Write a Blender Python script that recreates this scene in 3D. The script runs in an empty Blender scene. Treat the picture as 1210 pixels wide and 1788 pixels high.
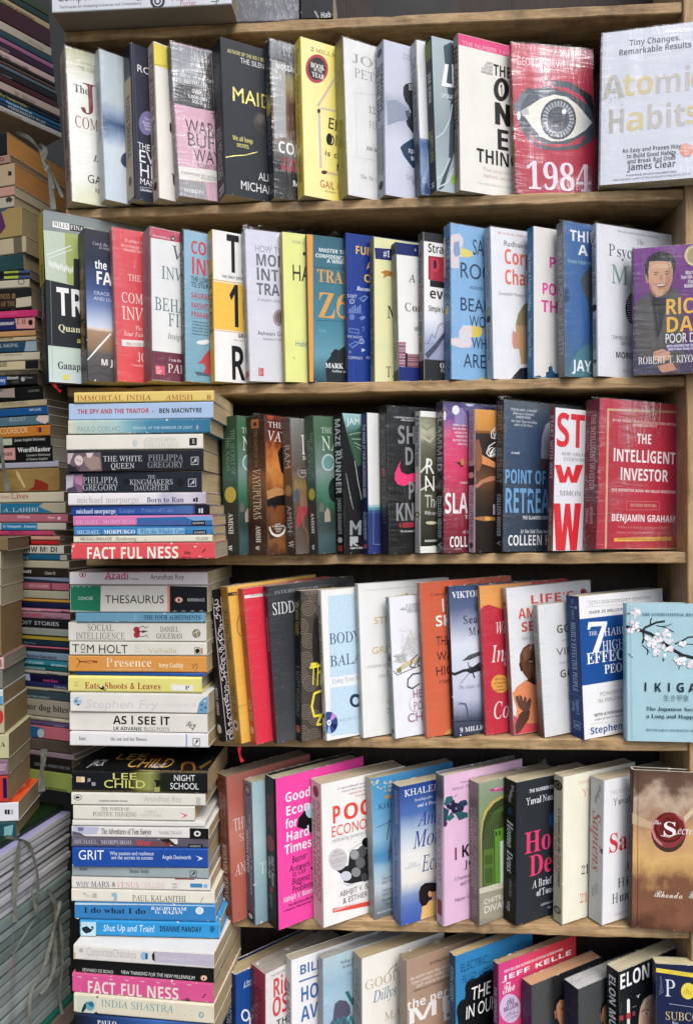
import bpy, math, random
from mathutils import Vector, Matrix, noise as mnoise
random.seed(7)
scene = bpy.context.scene
COL = scene.collection
RAD = math.radians

# ------------------------------------------------------------------ camera
CAM_D, EYE = 0.93, 1.45                 # metres from the shelf front, eye height
YAW, ROLL, FPX, PW, PH = RAD(3.4), -0.0083, 1300.0, 1210.0, 1788.0
cam_data = bpy.data.cameras.new('camera')
cam = bpy.data.objects.new('camera', cam_data)
COL.objects.link(cam)
CAM = Vector((0, -CAM_D, EYE))
FW = Vector((-math.sin(YAW), math.cos(YAW), 0))
RT = Vector((math.cos(YAW), math.sin(YAW), 0))
UP = Vector((0, 0, 1))
RT2 = RT + UP * ROLL                     # slight roll of the hand-held camera
UP2 = UP - RT * ROLL
RT2.normalize(); UP2.normalize()
cam.matrix_world = Matrix((
    (RT2.x, UP2.x, -FW.x, CAM.x), (RT2.y, UP2.y, -FW.y, CAM.y), (RT2.z, UP2.z, -FW.z, CAM.z), (0, 0, 0, 1)))
cam_data.sensor_fit = 'VERTICAL'
cam_data.sensor_height = 36.0
cam_data.lens = 36.0 * FPX / PH
cam_data.clip_start, cam_data.clip_end = 0.02, 100
scene.camera = cam

# ------------------------------------------------------------------ light
SUN_EL, SUN_AZ = RAD(53), RAD(28)        # azimuth measured from straight out of the shelf towards +x
sun_dir = Vector((math.sin(SUN_AZ) * math.cos(SUN_EL), -math.cos(SUN_AZ) * math.cos(SUN_EL), math.sin(SUN_EL)))
world = bpy.data.worlds.new('World')
scene.world = world
world.use_nodes = True
wn = world.node_tree
bg = wn.nodes['Background']
sky = wn.nodes.new('ShaderNodeTexSky')
sky.sky_type = 'NISHITA'
sky.sun_disc = False
sky.sun_elevation = SUN_EL
sky.sun_rotation = math.atan2(sun_dir.x, sun_dir.y)
sky.air_density, sky.dust_density, sky.ozone_density = 1.0, 3.0, 1.0
wn.links.new(sky.outputs[0], bg.inputs[0])
bg.inputs[1].default_value = 0.15
sl = bpy.data.lights.new('sun', 'SUN')
sl.energy, sl.angle, sl.color = 1.5, RAD(36), (1.0, 0.985, 0.965)
sun = bpy.data.objects.new('sun', sl)
COL.objects.link(sun)
sun.location = (1, -3, 4)
sun.rotation_euler = (-sun_dir).to_track_quat('-Z', 'Y').to_euler()
vs = scene.view_settings
vs.view_transform, vs.look, vs.exposure, vs.gamma, vs.use_curve_mapping = 'Standard', 'None', 0.62, 1.0, False
scene.cycles.transparent_max_bounces = 24
scene.cycles.max_bounces = 8
scene.cycles.diffuse_bounces = 2

# ------------------------------------------------------------------ pixel helpers (photo pixels -> points on real planes)
def ray(x, y):
    u, v = x - PW / 2, PH / 2 - y
    return FW * FPX + RT2 * u + UP2 * v
def at(x, y, Y):                        # point on the vertical plane at depth Y
    d = ray(x, y)
    return CAM + d * ((Y - CAM.y) / d.y)

# ------------------------------------------------------------------ colours and materials
def lin(h):
    if not isinstance(h, str): return h
    if len(h) == 3: h = ''.join(c * 2 for c in h)
    o = []
    for i in (0, 2, 4):
        c = int(h[i:i + 2], 16) / 255
        o.append(c / 12.92 if c <= .04045 else ((c + .055) / 1.055) ** 2.4)
    return tuple(o)
def pigment(h):                         # print / paper albedo
    r, g, b = lin(h); y = .3 * r + .55 * g + .15 * b
    return tuple(min(.8, max(.004, ((y + (c - y) * .92) * .9 - .008) * TONE[0])) for c in (r, g, b)) + (1,)
_m = {}
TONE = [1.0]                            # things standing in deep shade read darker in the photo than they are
def nt(name):
    m = bpy.data.materials.new(name); m.use_nodes = True
    t = m.node_tree
    return m, t, t.nodes['Principled BSDF']
def N(t, typ, **kw):
    n = t.nodes.new(typ)
    for k, v in kw.items():
        if k.startswith('_'):
            n.inputs[int(k[1:])].default_value = v
        else:
            setattr(n, k, v)
    return n
def link(t, a, ai, b, bi): t.links.new(a.outputs[ai], b.inputs[bi])
def ink(h, rough=.42):
    k = ('ink', h, rough, TONE[0])
    if k in _m: return _m[k]
    m, t, b = nt('ink ' + str(h))
    b.inputs['Base Color'].default_value = pigment(h)
    b.inputs['Roughness'].default_value = rough
    b.inputs['Specular IOR Level'].default_value = .25
    tc = N(t, 'ShaderNodeTexCoord'); nz = N(t, 'ShaderNodeTexNoise')
    nz.inputs['Scale'].default_value = 260; nz.inputs['Detail'].default_value = 3
    link(t, tc, 'Object', nz, 'Vector')
    hs = N(t, 'ShaderNodeHueSaturation'); hs.inputs['Color'].default_value = pigment(h)
    mr = N(t, 'ShaderNodeMapRange'); mr.inputs['To Min'].default_value = .86; mr.inputs['To Max'].default_value = 1.1
    link(t, nz, 0, mr, 0); link(t, mr, 0, hs, 'Value'); link(t, hs, 0, b, 'Base Color')
    _m[k] = m
    return m
def foil(h):
    k = ('foil', h)
    if k in _m: return _m[k]
    m, t, b = nt('foil')
    b.inputs['Base Color'].default_value = pigment(h); b.inputs['Metallic'].default_value = .85
    b.inputs['Roughness'].default_value = .3
    tc = N(t, 'ShaderNodeTexCoord'); nz = N(t, 'ShaderNodeTexNoise'); nz.inputs['Scale'].default_value = 60
    bp = N(t, 'ShaderNodeBump'); bp.inputs['Strength'].default_value = .5; bp.inputs['Distance'].default_value = .004
    link(t, tc, 'Object', nz, 'Vector'); link(t, nz, 0, bp, 'Height'); link(t, bp, 0, b, 'Normal')
    _m[k] = m
    return m
def ramp_nodes(t, spec, H, axis):
    """('z'|'x', stops, amp, scale, (sx,sy,sz)) -> colour socket driven by local height and noise: printed pictures"""
    _, stops = spec[0], spec[1]
    amp = spec[2] if len(spec) > 2 else .03
    sc = spec[3] if len(spec) > 3 else 30
    st = spec[4] if len(spec) > 4 else (1, 1, 1)
    tc = N(t, 'ShaderNodeTexCoord'); sx = N(t, 'ShaderNodeSeparateXYZ'); link(t, tc, 'Object', sx, 0)
    mp = N(t, 'ShaderNodeMapping'); mp.inputs['Scale'].default_value = st; link(t, tc, 'Object', mp, 0)
    nz = N(t, 'ShaderNodeTexNoise'); nz.inputs['Scale'].default_value = sc; nz.inputs['Detail'].default_value = 6
    nz.inputs['Roughness'].default_value = .6
    link(t, mp, 0, nz, 'Vector')
    a = N(t, 'ShaderNodeMath', operation='MULTIPLY', _1=1.0 / H); link(t, sx, {'x': 0, 'y': 1, 'z': 2}[axis], a, 0)
    s = N(t, 'ShaderNodeMath', operation='SUBTRACT', _1=.5); link(t, nz, 0, s, 0)
    k = N(t, 'ShaderNodeMath', operation='MULTIPLY', _1=amp * 2); link(t, s, 0, k, 0)
    f = N(t, 'ShaderNodeMath', operation='ADD'); link(t, a, 0, f, 0); link(t, k, 0, f, 1)
    cr = N(t, 'ShaderNodeValToRGB'); link(t, f, 0, cr, 0)
    el = cr.color_ramp.elements
    stops = sorted(stops)
    el[0].position, el[0].color = stops[0][0], pigment(stops[0][1])
    el[1].position, el[1].color = stops[-1][0], pigment(stops[-1][1])
    for p, c in stops[1:-1]:
        e = el.new(p); e.color = pigment(c)
    return cr
def cover_mat(name, spec, W, T, H, worn=.5, rough=.38):
    m, t, b = nt(name)
    if isinstance(spec, tuple):
        ax = spec[0]
        src = ramp_nodes(t, spec, {'z': H, 'x': W, 'y': T}[ax], ax)
    else:
        src = N(t, 'ShaderNodeRGB'); src.outputs[0].default_value = pigment(spec)
    tc = N(t, 'ShaderNodeTexCoord'); sx = N(t, 'ShaderNodeSeparateXYZ'); link(t, tc, 'Object', sx, 0)
    # soft mottling and grime of handled paper
    nz = N(t, 'ShaderNodeTexNoise'); nz.inputs['Scale'].default_value = 34; nz.inputs['Detail'].default_value = 5
    link(t, tc, 'Object', nz, 'Vector')
    mr = N(t, 'ShaderNodeMapRange'); mr.inputs['To Min'].default_value = .87; mr.inputs['To Max'].default_value = 1.1
    link(t, nz, 0, mr, 0)
    hs = N(t, 'ShaderNodeHueSaturation'); link(t, src, 0, hs, 'Color'); link(t, mr, 0, hs, 'Value')
    # rubbed edges: along head and tail and the spine corners
    hz = N(t, 'ShaderNodeMath', operation='SUBTRACT', _0=H); link(t, sx, 2, hz, 1)
    dz = N(t, 'ShaderNodeMath', operation='MINIMUM'); link(t, sx, 2, dz, 0); link(t, hz, 0, dz, 1)
    ty = N(t, 'ShaderNodeMath', operation='SUBTRACT', _0=T); link(t, sx, 1, ty, 1)
    dy = N(t, 'ShaderNodeMath', operation='MINIMUM'); link(t, sx, 1, dy, 0); link(t, ty, 0, dy, 1)
    ed = N(t, 'ShaderNodeMath', operation='MAXIMUM'); link(t, sx, 0, ed, 0); link(t, dy, 0, ed, 1)
    dd = N(t, 'ShaderNodeMath', operation='MINIMUM'); link(t, dz, 0, dd, 0); link(t, ed, 0, dd, 1)
    nw = N(t, 'ShaderNodeTexNoise'); nw.inputs['Scale'].default_value = 170; nw.inputs['Detail'].default_value = 4
    link(t, tc, 'Object', nw, 'Vector')
    th = N(t, 'ShaderNodeMapRange'); th.inputs['From Min'].default_value = .66 - .1 * worn; th.inputs['From Max'].default_value = .75
    th.inputs['To Min'].default_value = 0; th.inputs['To Max'].default_value = .0028 * (worn + .05)
    link(t, nw, 0, th, 0)
    lt = N(t, 'ShaderNodeMath', operation='LESS_THAN'); link(t, dd, 0, lt, 0); link(t, th, 0, lt, 1)
    mx = N(t, 'ShaderNodeMixRGB'); mx.inputs[2].default_value = (.66, .62, .54, 1)
    link(t, lt, 0, mx, 0); link(t, hs, 0, mx, 1)
    link(t, mx, 0, b, 'Base Color')
    rr = N(t, 'ShaderNodeMapRange'); rr.inputs['To Min'].default_value = rough - .1; rr.inputs['To Max'].default_value = rough + .16
    link(t, nz, 0, rr, 0); link(t, rr, 0, b, 'Roughness')
    b.inputs['Specular IOR Level'].default_value = .28
    bp = N(t, 'ShaderNodeBump'); bp.inputs['Strength'].default_value = .18; bp.inputs['Distance'].default_value = .003
    n3 = N(t, 'ShaderNodeTexNoise'); n3.inputs['Scale'].default_value = 16; n3.inputs['Detail'].default_value = 2
    link(t, tc, 'Object', n3, 'Vector'); link(t, n3, 0, bp, 'Height'); link(t, bp, 0, b, 'Normal')
    return m
def pages_mat(h, axis='y'):
    k = ('pages', h, axis, TONE[0])
    if k in _m: return _m[k]
    m, t, b = nt('page edges')
    tc = N(t, 'ShaderNodeTexCoord')
    mp = N(t, 'ShaderNodeMapping'); mp.inputs['Scale'].default_value = (4, 2600, 4); link(t, tc, 'Object', mp, 0)
    nz = N(t, 'ShaderNodeTexNoise'); nz.inputs['Scale'].default_value = 1; nz.inputs['Detail'].default_value = 4
    link(t, mp, 0, nz, 'Vector')
    n2 = N(t, 'ShaderNodeTexNoise'); n2.inputs['Scale'].default_value = 45; n2.inputs['Detail'].default_value = 5
    link(t, tc, 'Object', n2, 'Vector')
    cr = N(t, 'ShaderNodeValToRGB'); c = pigment(h)
    cr.color_ramp.elements[0].position = .34; cr.color_ramp.elements[0].color = tuple(x * .5 for x in c[:3]) + (1,)
    cr.color_ramp.elements[1].position = .56; cr.color_ramp.elements[1].color = c
    link(t, nz, 0, cr, 0)
    mr = N(t, 'ShaderNodeMapRange'); mr.inputs['To Min'].default_value = .68; mr.inputs['To Max'].default_value = 1.15; link(t, n2, 0, mr, 0)
    hs = N(t, 'ShaderNodeHueSaturation'); link(t, cr, 0, hs, 'Color'); link(t, mr, 0, hs, 'Value')
    link(t, hs, 0, b, 'Base Color'); b.inputs['Roughness'].default_value = .85
    bp = N(t, 'ShaderNodeBump'); bp.inputs['Strength'].default_value = .5; bp.inputs['Distance'].default_value = .001
    link(t, nz, 0, bp, 'Height'); link(t, bp, 0, b, 'Normal')
    _m[k] = m
    return m
def wrap_mat(seed, W, H):
    """clear shrink film: a faint sheen everywhere, bright creases fanning out from the edges"""
    strong = seed > 10
    m, t, b = nt('clear plastic film')
    t.nodes.remove(b)
    out = t.nodes['Material Output']
    tr = N(t, 'ShaderNodeBsdfTransparent'); tr.inputs[0].default_value = (.965, .968, .972, 1)
    gl = N(t, 'ShaderNodeBsdfGlossy'); gl.inputs['Roughness'].default_value = .3; gl.inputs[0].default_value = (1, 1, 1, 1)
    tc = N(t, 'ShaderNodeTexCoord'); sx = N(t, 'ShaderNodeSeparateXYZ'); link(t, tc, 'Object', sx, 0)
    def math2(op, a, b_, c=None):
        n = N(t, 'ShaderNodeMath', operation=op)
        for k, v in enumerate((a, b_, c)):
            if v is None: continue
            if isinstance(v, (int, float)): n.inputs[k].default_value = v
            else: link(t, v, 0 if not isinstance(v, tuple) else v[1], n, k)
        return n
    def creases(rot, sc, loc, wid):
        mp = N(t, 'ShaderNodeMapping'); mp.inputs['Rotation'].default_value = (0, RAD(rot), 0)
        mp.inputs['Scale'].default_value = sc; mp.inputs['Location'].default_value = (loc, loc * 1.3, loc * .7); link(t, tc, 'Object', mp, 0)
        n1 = N(t, 'ShaderNodeTexNoise'); n1.inputs['Scale'].default_value = 1; n1.inputs['Detail'].default_value = 3; n1.inputs['Distortion'].default_value = .9
        link(t, mp, 0, n1, 'Vector')
        ab = math2('ABSOLUTE', math2('SUBTRACT', n1, .5), 0)
        cr = N(t, 'ShaderNodeMapRange'); cr.inputs['From Min'].default_value = 0; cr.inputs['From Max'].default_value = wid
        cr.inputs['To Min'].default_value = 1; cr.inputs['To Max'].default_value = 0; link(t, ab, 0, cr, 0)
        return n1, cr
    # distance to spine edge and to head and tail
    zz = N(t, 'ShaderNodeMath', operation='MINIMUM'); link(t, sx, 2, zz, 0)
    hz = N(t, 'ShaderNodeMath', operation='SUBTRACT', _0=H); link(t, sx, 2, hz, 1); link(t, hz, 0, zz, 1)
    ex = N(t, 'ShaderNodeMapRange'); ex.inputs['From Max'].default_value = .022; ex.inputs['To Min'].default_value = 1; ex.inputs['To Max'].default_value = 0; link(t, sx, 0, ex, 0)
    ez = N(t, 'ShaderNodeMapRange'); ez.inputs['From Max'].default_value = .024; ez.inputs['To Min'].default_value = 1; ez.inputs['To Max'].default_value = 0; link(t, zz, 0, ez, 0)
    na, ca = creases(-24 - seed % 4 * 5, (18, 40, 115), seed * 3.1, .03)        # short ones across the spine edge
    nb, cb = creases(10 + seed % 3 * 8, (150, 40, 24), seed * 1.7, .03)         # short ones across head and tail
    nc, cc = creases(24 + seed * 23 % 40, (42, 42, 7), seed * 2.3, .02)         # long diagonal ones
    nm = N(t, 'ShaderNodeTexNoise'); nm.inputs['Scale'].default_value = 17
    link(t, tc, 'Object', nm, 'Vector')
    mk = N(t, 'ShaderNodeMapRange'); mk.inputs['From Min'].default_value = .5; mk.inputs['From Max'].default_value = .62; link(t, nm, 0, mk, 0)
    f = math2('MULTIPLY', math2('MULTIPLY', ca, ex), .17 if strong else .09)
    f = math2('ADD', f, math2('MULTIPLY', math2('MULTIPLY', cb, ez), .1 if strong else .06))
    f = math2('ADD', f, math2('MULTIPLY', math2('MULTIPLY', cc, mk), .22 if strong else .04))
    # broad soft reflections on bellied film
    nd = N(t, 'ShaderNodeTexNoise'); nd.inputs['Scale'].default_value = 15; nd.inputs['Detail'].default_value = 1.5; link(t, tc, 'Object', nd, 'Vector')
    sh = N(t, 'ShaderNodeMapRange'); sh.inputs['From Min'].default_value = .52; sh.inputs['From Max'].default_value = .75
    sh.inputs['To Max'].default_value = .26 if strong else .05; link(t, nd, 0, sh, 0)
    f = math2('ADD', math2('ADD', f, sh), .022)
    f.use_clamp = True
    hgt = math2('MULTIPLY_ADD', nd, 1.5, math2('ADD', na, nb))
    bp = N(t, 'ShaderNodeBump'); bp.inputs['Strength'].default_value = .35; bp.inputs['Distance'].default_value = .004
    link(t, hgt, 0, bp, 'Height'); link(t, bp, 0, gl, 'Normal')
    mx = N(t, 'ShaderNodeMixShader'); link(t, f, 0, mx, 0); link(t, tr, 0, mx, 1); link(t, gl, 0, mx, 2)
    link(t, mx, 0, out, 0)
    return m
def wood(name, c1, c2, c3, sc=(3, 26, 26), stain=.5):
    m, t, b = nt(name)
    tc = N(t, 'ShaderNodeTexCoord')
    mp = N(t, 'ShaderNodeMapping'); mp.inputs['Scale'].default_value = sc; link(t, tc, 'Object', mp, 0)
    n1 = N(t, 'ShaderNodeTexNoise'); n1.inputs['Scale'].default_value = 5; n1.inputs['Detail'].default_value = 10; n1.inputs['Roughness'].default_value = .65; n1.inputs['Distortion'].default_value = 1.1
    link(t, mp, 0, n1, 'Vector')
    cr = N(t, 'ShaderNodeValToRGB'); e = cr.color_ramp.elements
    e[0].position, e[0].color = .3, pigment(c1); e[1].position, e[1].color = .7, pigment(c2)
    link(t, n1, 0, cr, 0)
    n2 = N(t, 'ShaderNodeTexNoise'); n2.inputs['Scale'].default_value = 13; n2.inputs['Detail'].default_value = 9; n2.inputs['Roughness'].default_value = .7
    link(t, tc, 'Object', n2, 'Vector')
    mr = N(t, 'ShaderNodeMapRange'); mr.inputs['From Min'].default_value = .48; mr.inputs['From Max'].default_value = .72
    mr.inputs['To Max'].default_value = stain; link(t, n2, 0, mr, 0)
    mx = N(t, 'ShaderNodeMixRGB'); mx.inputs[2].default_value = pigment(c3); link(t, mr, 0, mx, 0); link(t, cr, 0, mx, 1)
    link(t, mx, 0, b, 'Base Color'); b.inputs['Roughness'].default_value = .75
    bp = N(t, 'ShaderNodeBump'); bp.inputs['Strength'].default_value = .5; bp.inputs['Distance'].default_value = .002
    link(t, n1, 0, bp, 'Height'); link(t, bp, 0, b, 'Normal')
    return m

# ------------------------------------------------------------------ mesh builder
class MB:
    def __init__(s): s.v, s.f, s.mi, s.m = [], [], [], []
    def mat(s, m):
        if m not in s.m: s.m.append(m)
        return s.m.index(m)
    def face(s, pts, m):
        b = len(s.v); s.v += [tuple(p) for p in pts]
        s.f.append(tuple(range(b, b + len(pts)))); s.mi.append(s.mat(m))
    def add(s, pts, faces, m):
        b = len(s.v); s.v += [tuple(p) for p in pts]; k = s.mat(m)
        for f in faces: s.f.append(tuple(i + b for i in f)); s.mi.append(k)
    def box(s, a, b, m):
        x0, y0, z0 = a; x1, y1, z1 = b
        s.add([(x0, y0, z0), (x1, y0, z0), (x1, y1, z0), (x0, y1, z0), (x0, y0, z1), (x1, y0, z1), (x1, y1, z1), (x0, y1, z1)],
              [(3, 2, 1, 0), (4, 5, 6, 7), (0, 1, 5, 4), (1, 2, 6, 5), (2, 3, 7, 6), (3, 0, 4, 7)], m)
    def obj(s, name, parent=None, smooth=False):
        me = bpy.data.meshes.new(name); me.from_pydata(s.v, [], s.f)
        for m in s.m: me.materials.append(m)
        me.polygons.foreach_set('material_index', s.mi)
        if smooth: me.polygons.foreach_set('use_smooth', [True] * len(s.f))
        me.update()
        o = bpy.data.objects.new(name, me); COL.objects.link(o)
        if parent is not None: o.parent = parent
        return o
def tag(o, label, cat, group=None):
    o['label'] = label; o['category'] = cat
    if group: o['group'] = group
    return o
def empty(name, M):
    o = bpy.data.objects.new(name, None); COL.objects.link(o)
    o.empty_display_size = .02; o.matrix_world = M
    return o

# ------------------------------------------------------------------ lettering: every glyph is turned into a mesh once
def fontmap(f, c):
    """font code + character -> (unicode char in the built-in font stack, curve offset, shear)"""
    U, L, D = 'A' <= c <= 'Z', 'a' <= c <= 'z', '0' <= c <= '9'
    ix = ord(c) - 65 if U else ord(c) - 97 if L else ord(c) - 48 if D else 0
    if f in 'nh': return c, 0.0, (.0 if f == 'n' else .12)
    if f == 'b' and c == 'I': return chr(0x1d5ee + 11), 0.0, 0
    if f == 'b': return (chr(0x1d5d4 + ix) if U else chr(0x1d5ee + ix) if L else chr(0x1d7ec + ix) if D else c), 0.0, 0
    if f == 's': return (chr(0x1d400 + ix) if U else chr(0x1d41a + ix) if L else chr(0x1d7ce + ix) if D else c), 0.0, 0
    if f == 't':
        if U: return chr(0x1d434 + ix), 0.0, -.27
        return (chr(0x1d41a + ix) if L else chr(0x1d7ce + ix) if D else c), -.004, 0
    if f == 'i':
        if L and c == 'h': return '\u210e', 0.0, 0
        return (chr(0x1d434 + ix) if U else chr(0x1d44e + ix) if L else chr(0x1d7ce + ix) if D else c), 0.0, (.2 if D else 0)
    if f == 'I': return (chr(0x1d468 + ix) if U else chr(0x1d482 + ix) if L else chr(0x1d7ce + ix) if D else c), 0.0, (.2 if D else 0)
    if f == 'c': return (chr(0x1d4d0 + ix) if U else chr(0x1d4ea + ix) if L else c), 0.0, 0
    return c, 0.0, 0
GLYPH = {}
def bake_glyphs(pairs):
    """one text object per font and pass: every glyph on a line of its own, single, then doubled (which gives its advance)"""
    runs = {}
    for f, c in sorted(pairs):
        u, off, sh = fontmap(f, c)
        runs.setdefault((f, off), []).append((c, u, sh))
    todo = []
    for (f, off), lst in runs.items():
        for k in (1, 2):
            cu = bpy.data.curves.new('glyph', 'FONT'); cu.body = '\n'.join(u * k for _, u, _ in lst)
            cu.size = 1; cu.offset = off; cu.resolution_u = 3; cu.space_line = 4
            o = bpy.data.objects.new('glyph', cu); COL.objects.link(o); todo.append((f, k, lst, o))
    bpy.context.view_layer.update()
    dg = bpy.context.evaluated_depsgraph_get()
    first = {}
    for f, k, lst, o in todo:
        me = o.evaluated_get(dg).to_mesh()
        co = [(v.co.x, v.co.y) for v in me.vertices]
        rows = [([], []) for _ in lst]; where = {}
        for p in me.polygons:
            r = int(round((-sum(co[v][1] for v in p.vertices) / len(p.vertices) + .3) / 4.0))
            vs_, fs = rows[max(0, min(len(lst) - 1, r))]
            ids = []
            for v in p.vertices:
                key = (r, v)
                if key not in where: where[key] = len(vs_); vs_.append((co[v][0], co[v][1] + 4.0 * r))
                ids.append(where[key])
            fs.append(tuple(ids))
        for (c, u, sh), (vs_, fs) in zip(lst, rows):
            if k == 1: first[f, c] = (vs_, fs)
            else:
                v1, f1 = first[f, c]
                if v1 and vs_: GLYPH[f, c] = ([(x + y * sh, y) for x, y in v1], f1, max(v[0] for v in vs_) - max(v[0] for v in v1))
    for f, c in pairs:
        GLYPH.setdefault((f, c), ([], [], .26))
    for f, k, lst, o in todo:
        cu = o.data; bpy.data.objects.remove(o); bpy.data.curves.remove(cu)
CAPH = {}
def cap_height(f):
    if f not in CAPH:
        g = GLYPH.get((f, 'H')) or GLYPH.get(('n', 'H'))
        CAPH[f] = max(v[1] for v in g[0]) if g and g[0] else .7
    return CAPH[f]

class Face:
    """a flat face of a thing: o origin, r right, u up, n outward, all in the thing's own space; M its matrix; w, h its size"""
    def __init__(s, M, o, r, u, w, h):
        s.M, s.Mi = M, M.inverted()
        s.o, s.r, s.u = Vector(o), Vector(r), Vector(u)
        s.n = s.r.cross(s.u); s.w, s.h, s.k = w, h, 0
    def uv(s, x, y):
        a = s.Mi @ CAM; d = s.Mi.to_3x3() @ ray(x, y)
        k = (s.o - a).dot(s.n) / d.dot(s.n)
        p = a + d * k - s.o
        return p.dot(s.r), p.dot(s.u)
    def pt(s, p, q, lift): return s.o + s.r * p + s.u * q + s.n * lift
    def lift(s):
        s.k += 1
        return .0001 + .000006 * s.k
    def poly(s, mb, pts, m, e=.0004):
        l = s.lift()
        pts = [(min(s.w - e, max(e, p)), min(s.h - e, max(e, q))) for p, q in pts]
        out = []
        for p in pts:
            if not out or abs(p[0] - out[-1][0]) + abs(p[1] - out[-1][1]) > 1e-6: out.append(p)
        if len(out) > 2:
            a = sum(out[i - 1][0] * out[i][1] - out[i][0] * out[i - 1][1] for i in range(len(out)))
            if a < 0: out.reverse()
            if abs(a) > 1e-9: mb.face([s.pt(p, q, l) for p, q in out], m)
    def text(s, mb, txt, p, q, cap, f, m, width=None, track=0.0, jit=0):
        l = s.lift()
        cap = min(cap, s.h - .0012); q = max(q, .0006)
        if q + cap > s.h - .0006 > cap: q = s.h - .0006 - cap
        vis = txt.index('|') if '|' in txt else len(txt)
        t2 = txt.replace('|', '')
        sc = cap / cap_height(f)
        x, run, w_vis = 0.0, [], 0
        for i, c in enumerate(t2):
            g = GLYPH.get((f, c)) or GLYPH.get(('n', c)) or ([], [], .3)
            run.append((x, g)); x += g[2] + track
            if i + 1 == vis: w_vis = x - track
        kx = sc if not width or w_vis <= 0 else width / w_vis
        for x0, (vs_, fs, adv) in run:
            if not vs_: continue
            dy = random.uniform(-jit, jit) * cap; rs = 1 + random.uniform(-jit, jit)
            pts = [(p + (x0 + vx) * kx, q + vy * sc * rs + dy) for vx, vy in vs_]
            if max(a for a, _ in pts) > s.w - .0008 or min(a for a, _ in pts) < .0004: continue
            pts = [(a, min(s.h - .0003, max(.0003, b))) for a, b in pts]
            mb.add([s.pt(a, b, l) for a, b in pts], fs, m)

# ------------------------------------------------------------------ books
SHELF_Z = {1: .391, 2: .1625, 3: -.0525, 4: -.2815, 5: -.5105, 6: -.7395}   # shelf tops relative to eye level
class Crop:
    def __init__(s, x, y, k): s.x, s.y, s.k = x, y, k
    def __call__(s, a, b): return s.x + a / s.k, s.y + b / s.k
def mat_of(c):
    if not isinstance(c, str): return c
    return foil(c[1:]) if c[0] == '*' else ink(c)
def draw(face, spine, cr, cmds, mbs, W, T, H):
    """mbs: dict name -> MB; lettering and pictures go to separate parts"""
    for c in cmds:
        op = c[0]
        if op == 'T':                                   # text, x, y, cap, font, colour, x1
            _, s, x, y, h, f, col = c[:7]
            x1 = c[7] if len(c) > 7 else None
            p, q = face.uv(*cr(x, y)); q2 = face.uv(*cr(x, y - h))[1]
            w = face.uv(*cr(x1, y))[0] - p if x1 else None
            face.text(mbs['t'], s, p, q, abs(q2 - q), f, mat_of(col), w, jit=.06 if f == 'h' else 0)
        elif op == 'C':                                 # centred text: text, xc, y, cap, font, colour, width
            _, s, xc, y, h, f, col, wd = c
            p, q = face.uv(*cr(xc - wd / 2, y)); q2 = face.uv(*cr(xc, y - h))[1]; q1 = face.uv(*cr(xc, y))[1]
            p1 = face.uv(*cr(xc + wd / 2, y))[0]
            face.text(mbs['t'], s, p, q1, abs(q2 - q1), f, mat_of(col), p1 - p)
        elif op == 'P':
            face.poly(mbs['p'], [face.uv(*cr(*p)) for p in c[1]], mat_of(c[2]))
        elif op == 'E':
            _, x, y, rx, ry, col = c
            face.poly(mbs['p'], [face.uv(*cr(x + rx * math.cos(a * .2618), y + ry * math.sin(a * .2618))) for a in range(24)], mat_of(col))
        elif op == 'Z':                                 # serrated seal
            _, x, y, r, n, col = c
            face.poly(mbs['p'], [face.uv(*cr(x + r * (1 - .07 * (a % 2)) * math.cos(a * math.pi / n), y + r * (1 - .07 * (a % 2)) * math.sin(a * math.pi / n))) for a in range(2 * n)], mat_of(col))
        elif op == 'B':                                 # band across the face between two pixel heights read at x
            _, x, y0, y1, col = c[:5]
            q0, q1 = face.uv(*cr(x, y0))[1], face.uv(*cr(x, y1))[1]
            p0 = face.uv(*cr(c[5], y0))[0] if len(c) > 5 and c[5] is not None else 0
            p1 = face.uv(*cr(c[6], y0))[0] if len(c) > 6 and c[6] is not None else 9
            face.poly(mbs['p'], [(p0, q1), (p1, q1), (p1, q0), (p0, q0)], mat_of(col))
        elif op == 'L':                                 # stroke
            _, pts, w, col = c
            pts = [face.uv(*cr(*p)) for p in pts]
            w = w / cr.k * .00072 / 2
            for (a, b), (c2, d) in zip(pts, pts[1:]):
                dx, dy = c2 - a, d - b; l = math.hypot(dx, dy) or 1; nx, ny = -dy / l * w, dx / l * w
                ex, ey = dx / l * w * .5, dy / l * w * .5
                face.poly(mbs['p'], [(a + nx - ex, b + ny - ey), (a - nx - ex, b - ny - ey), (c2 - nx + ex, d - ny + ey), (c2 + nx + ex, d + ny + ey)], mat_of(col))
        elif op == 'S':                                 # spine text: text, f0, f1 (along the spine), cap (of thickness), base, font, colour
            _, s, f0, f1, cap, base, f, col = c
            spine.text(mbs['s'], s, f0 * H, base * T, cap * T, f, mat_of(col), (f1 - f0) * H)
        elif op == 'SB':
            _, f0, f1, col = c[:4]
            b0, b1 = (c[4], c[5]) if len(c) > 4 else (-1, 2)
            spine.poly(mbs['sp'], [(f0 * H, b0 * T), (f1 * H, b0 * T), (f1 * H, b1 * T), (f0 * H, b1 * T)], mat_of(col))
        elif op == 'SE':
            _, f, b, rx, ry, col = c
            spine.poly(mbs['sp'], [(f * H + rx * T * math.cos(a * .3927), b * T + ry * T * math.sin(a * .3927)) for a in range(16)], mat_of(col))
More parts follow.
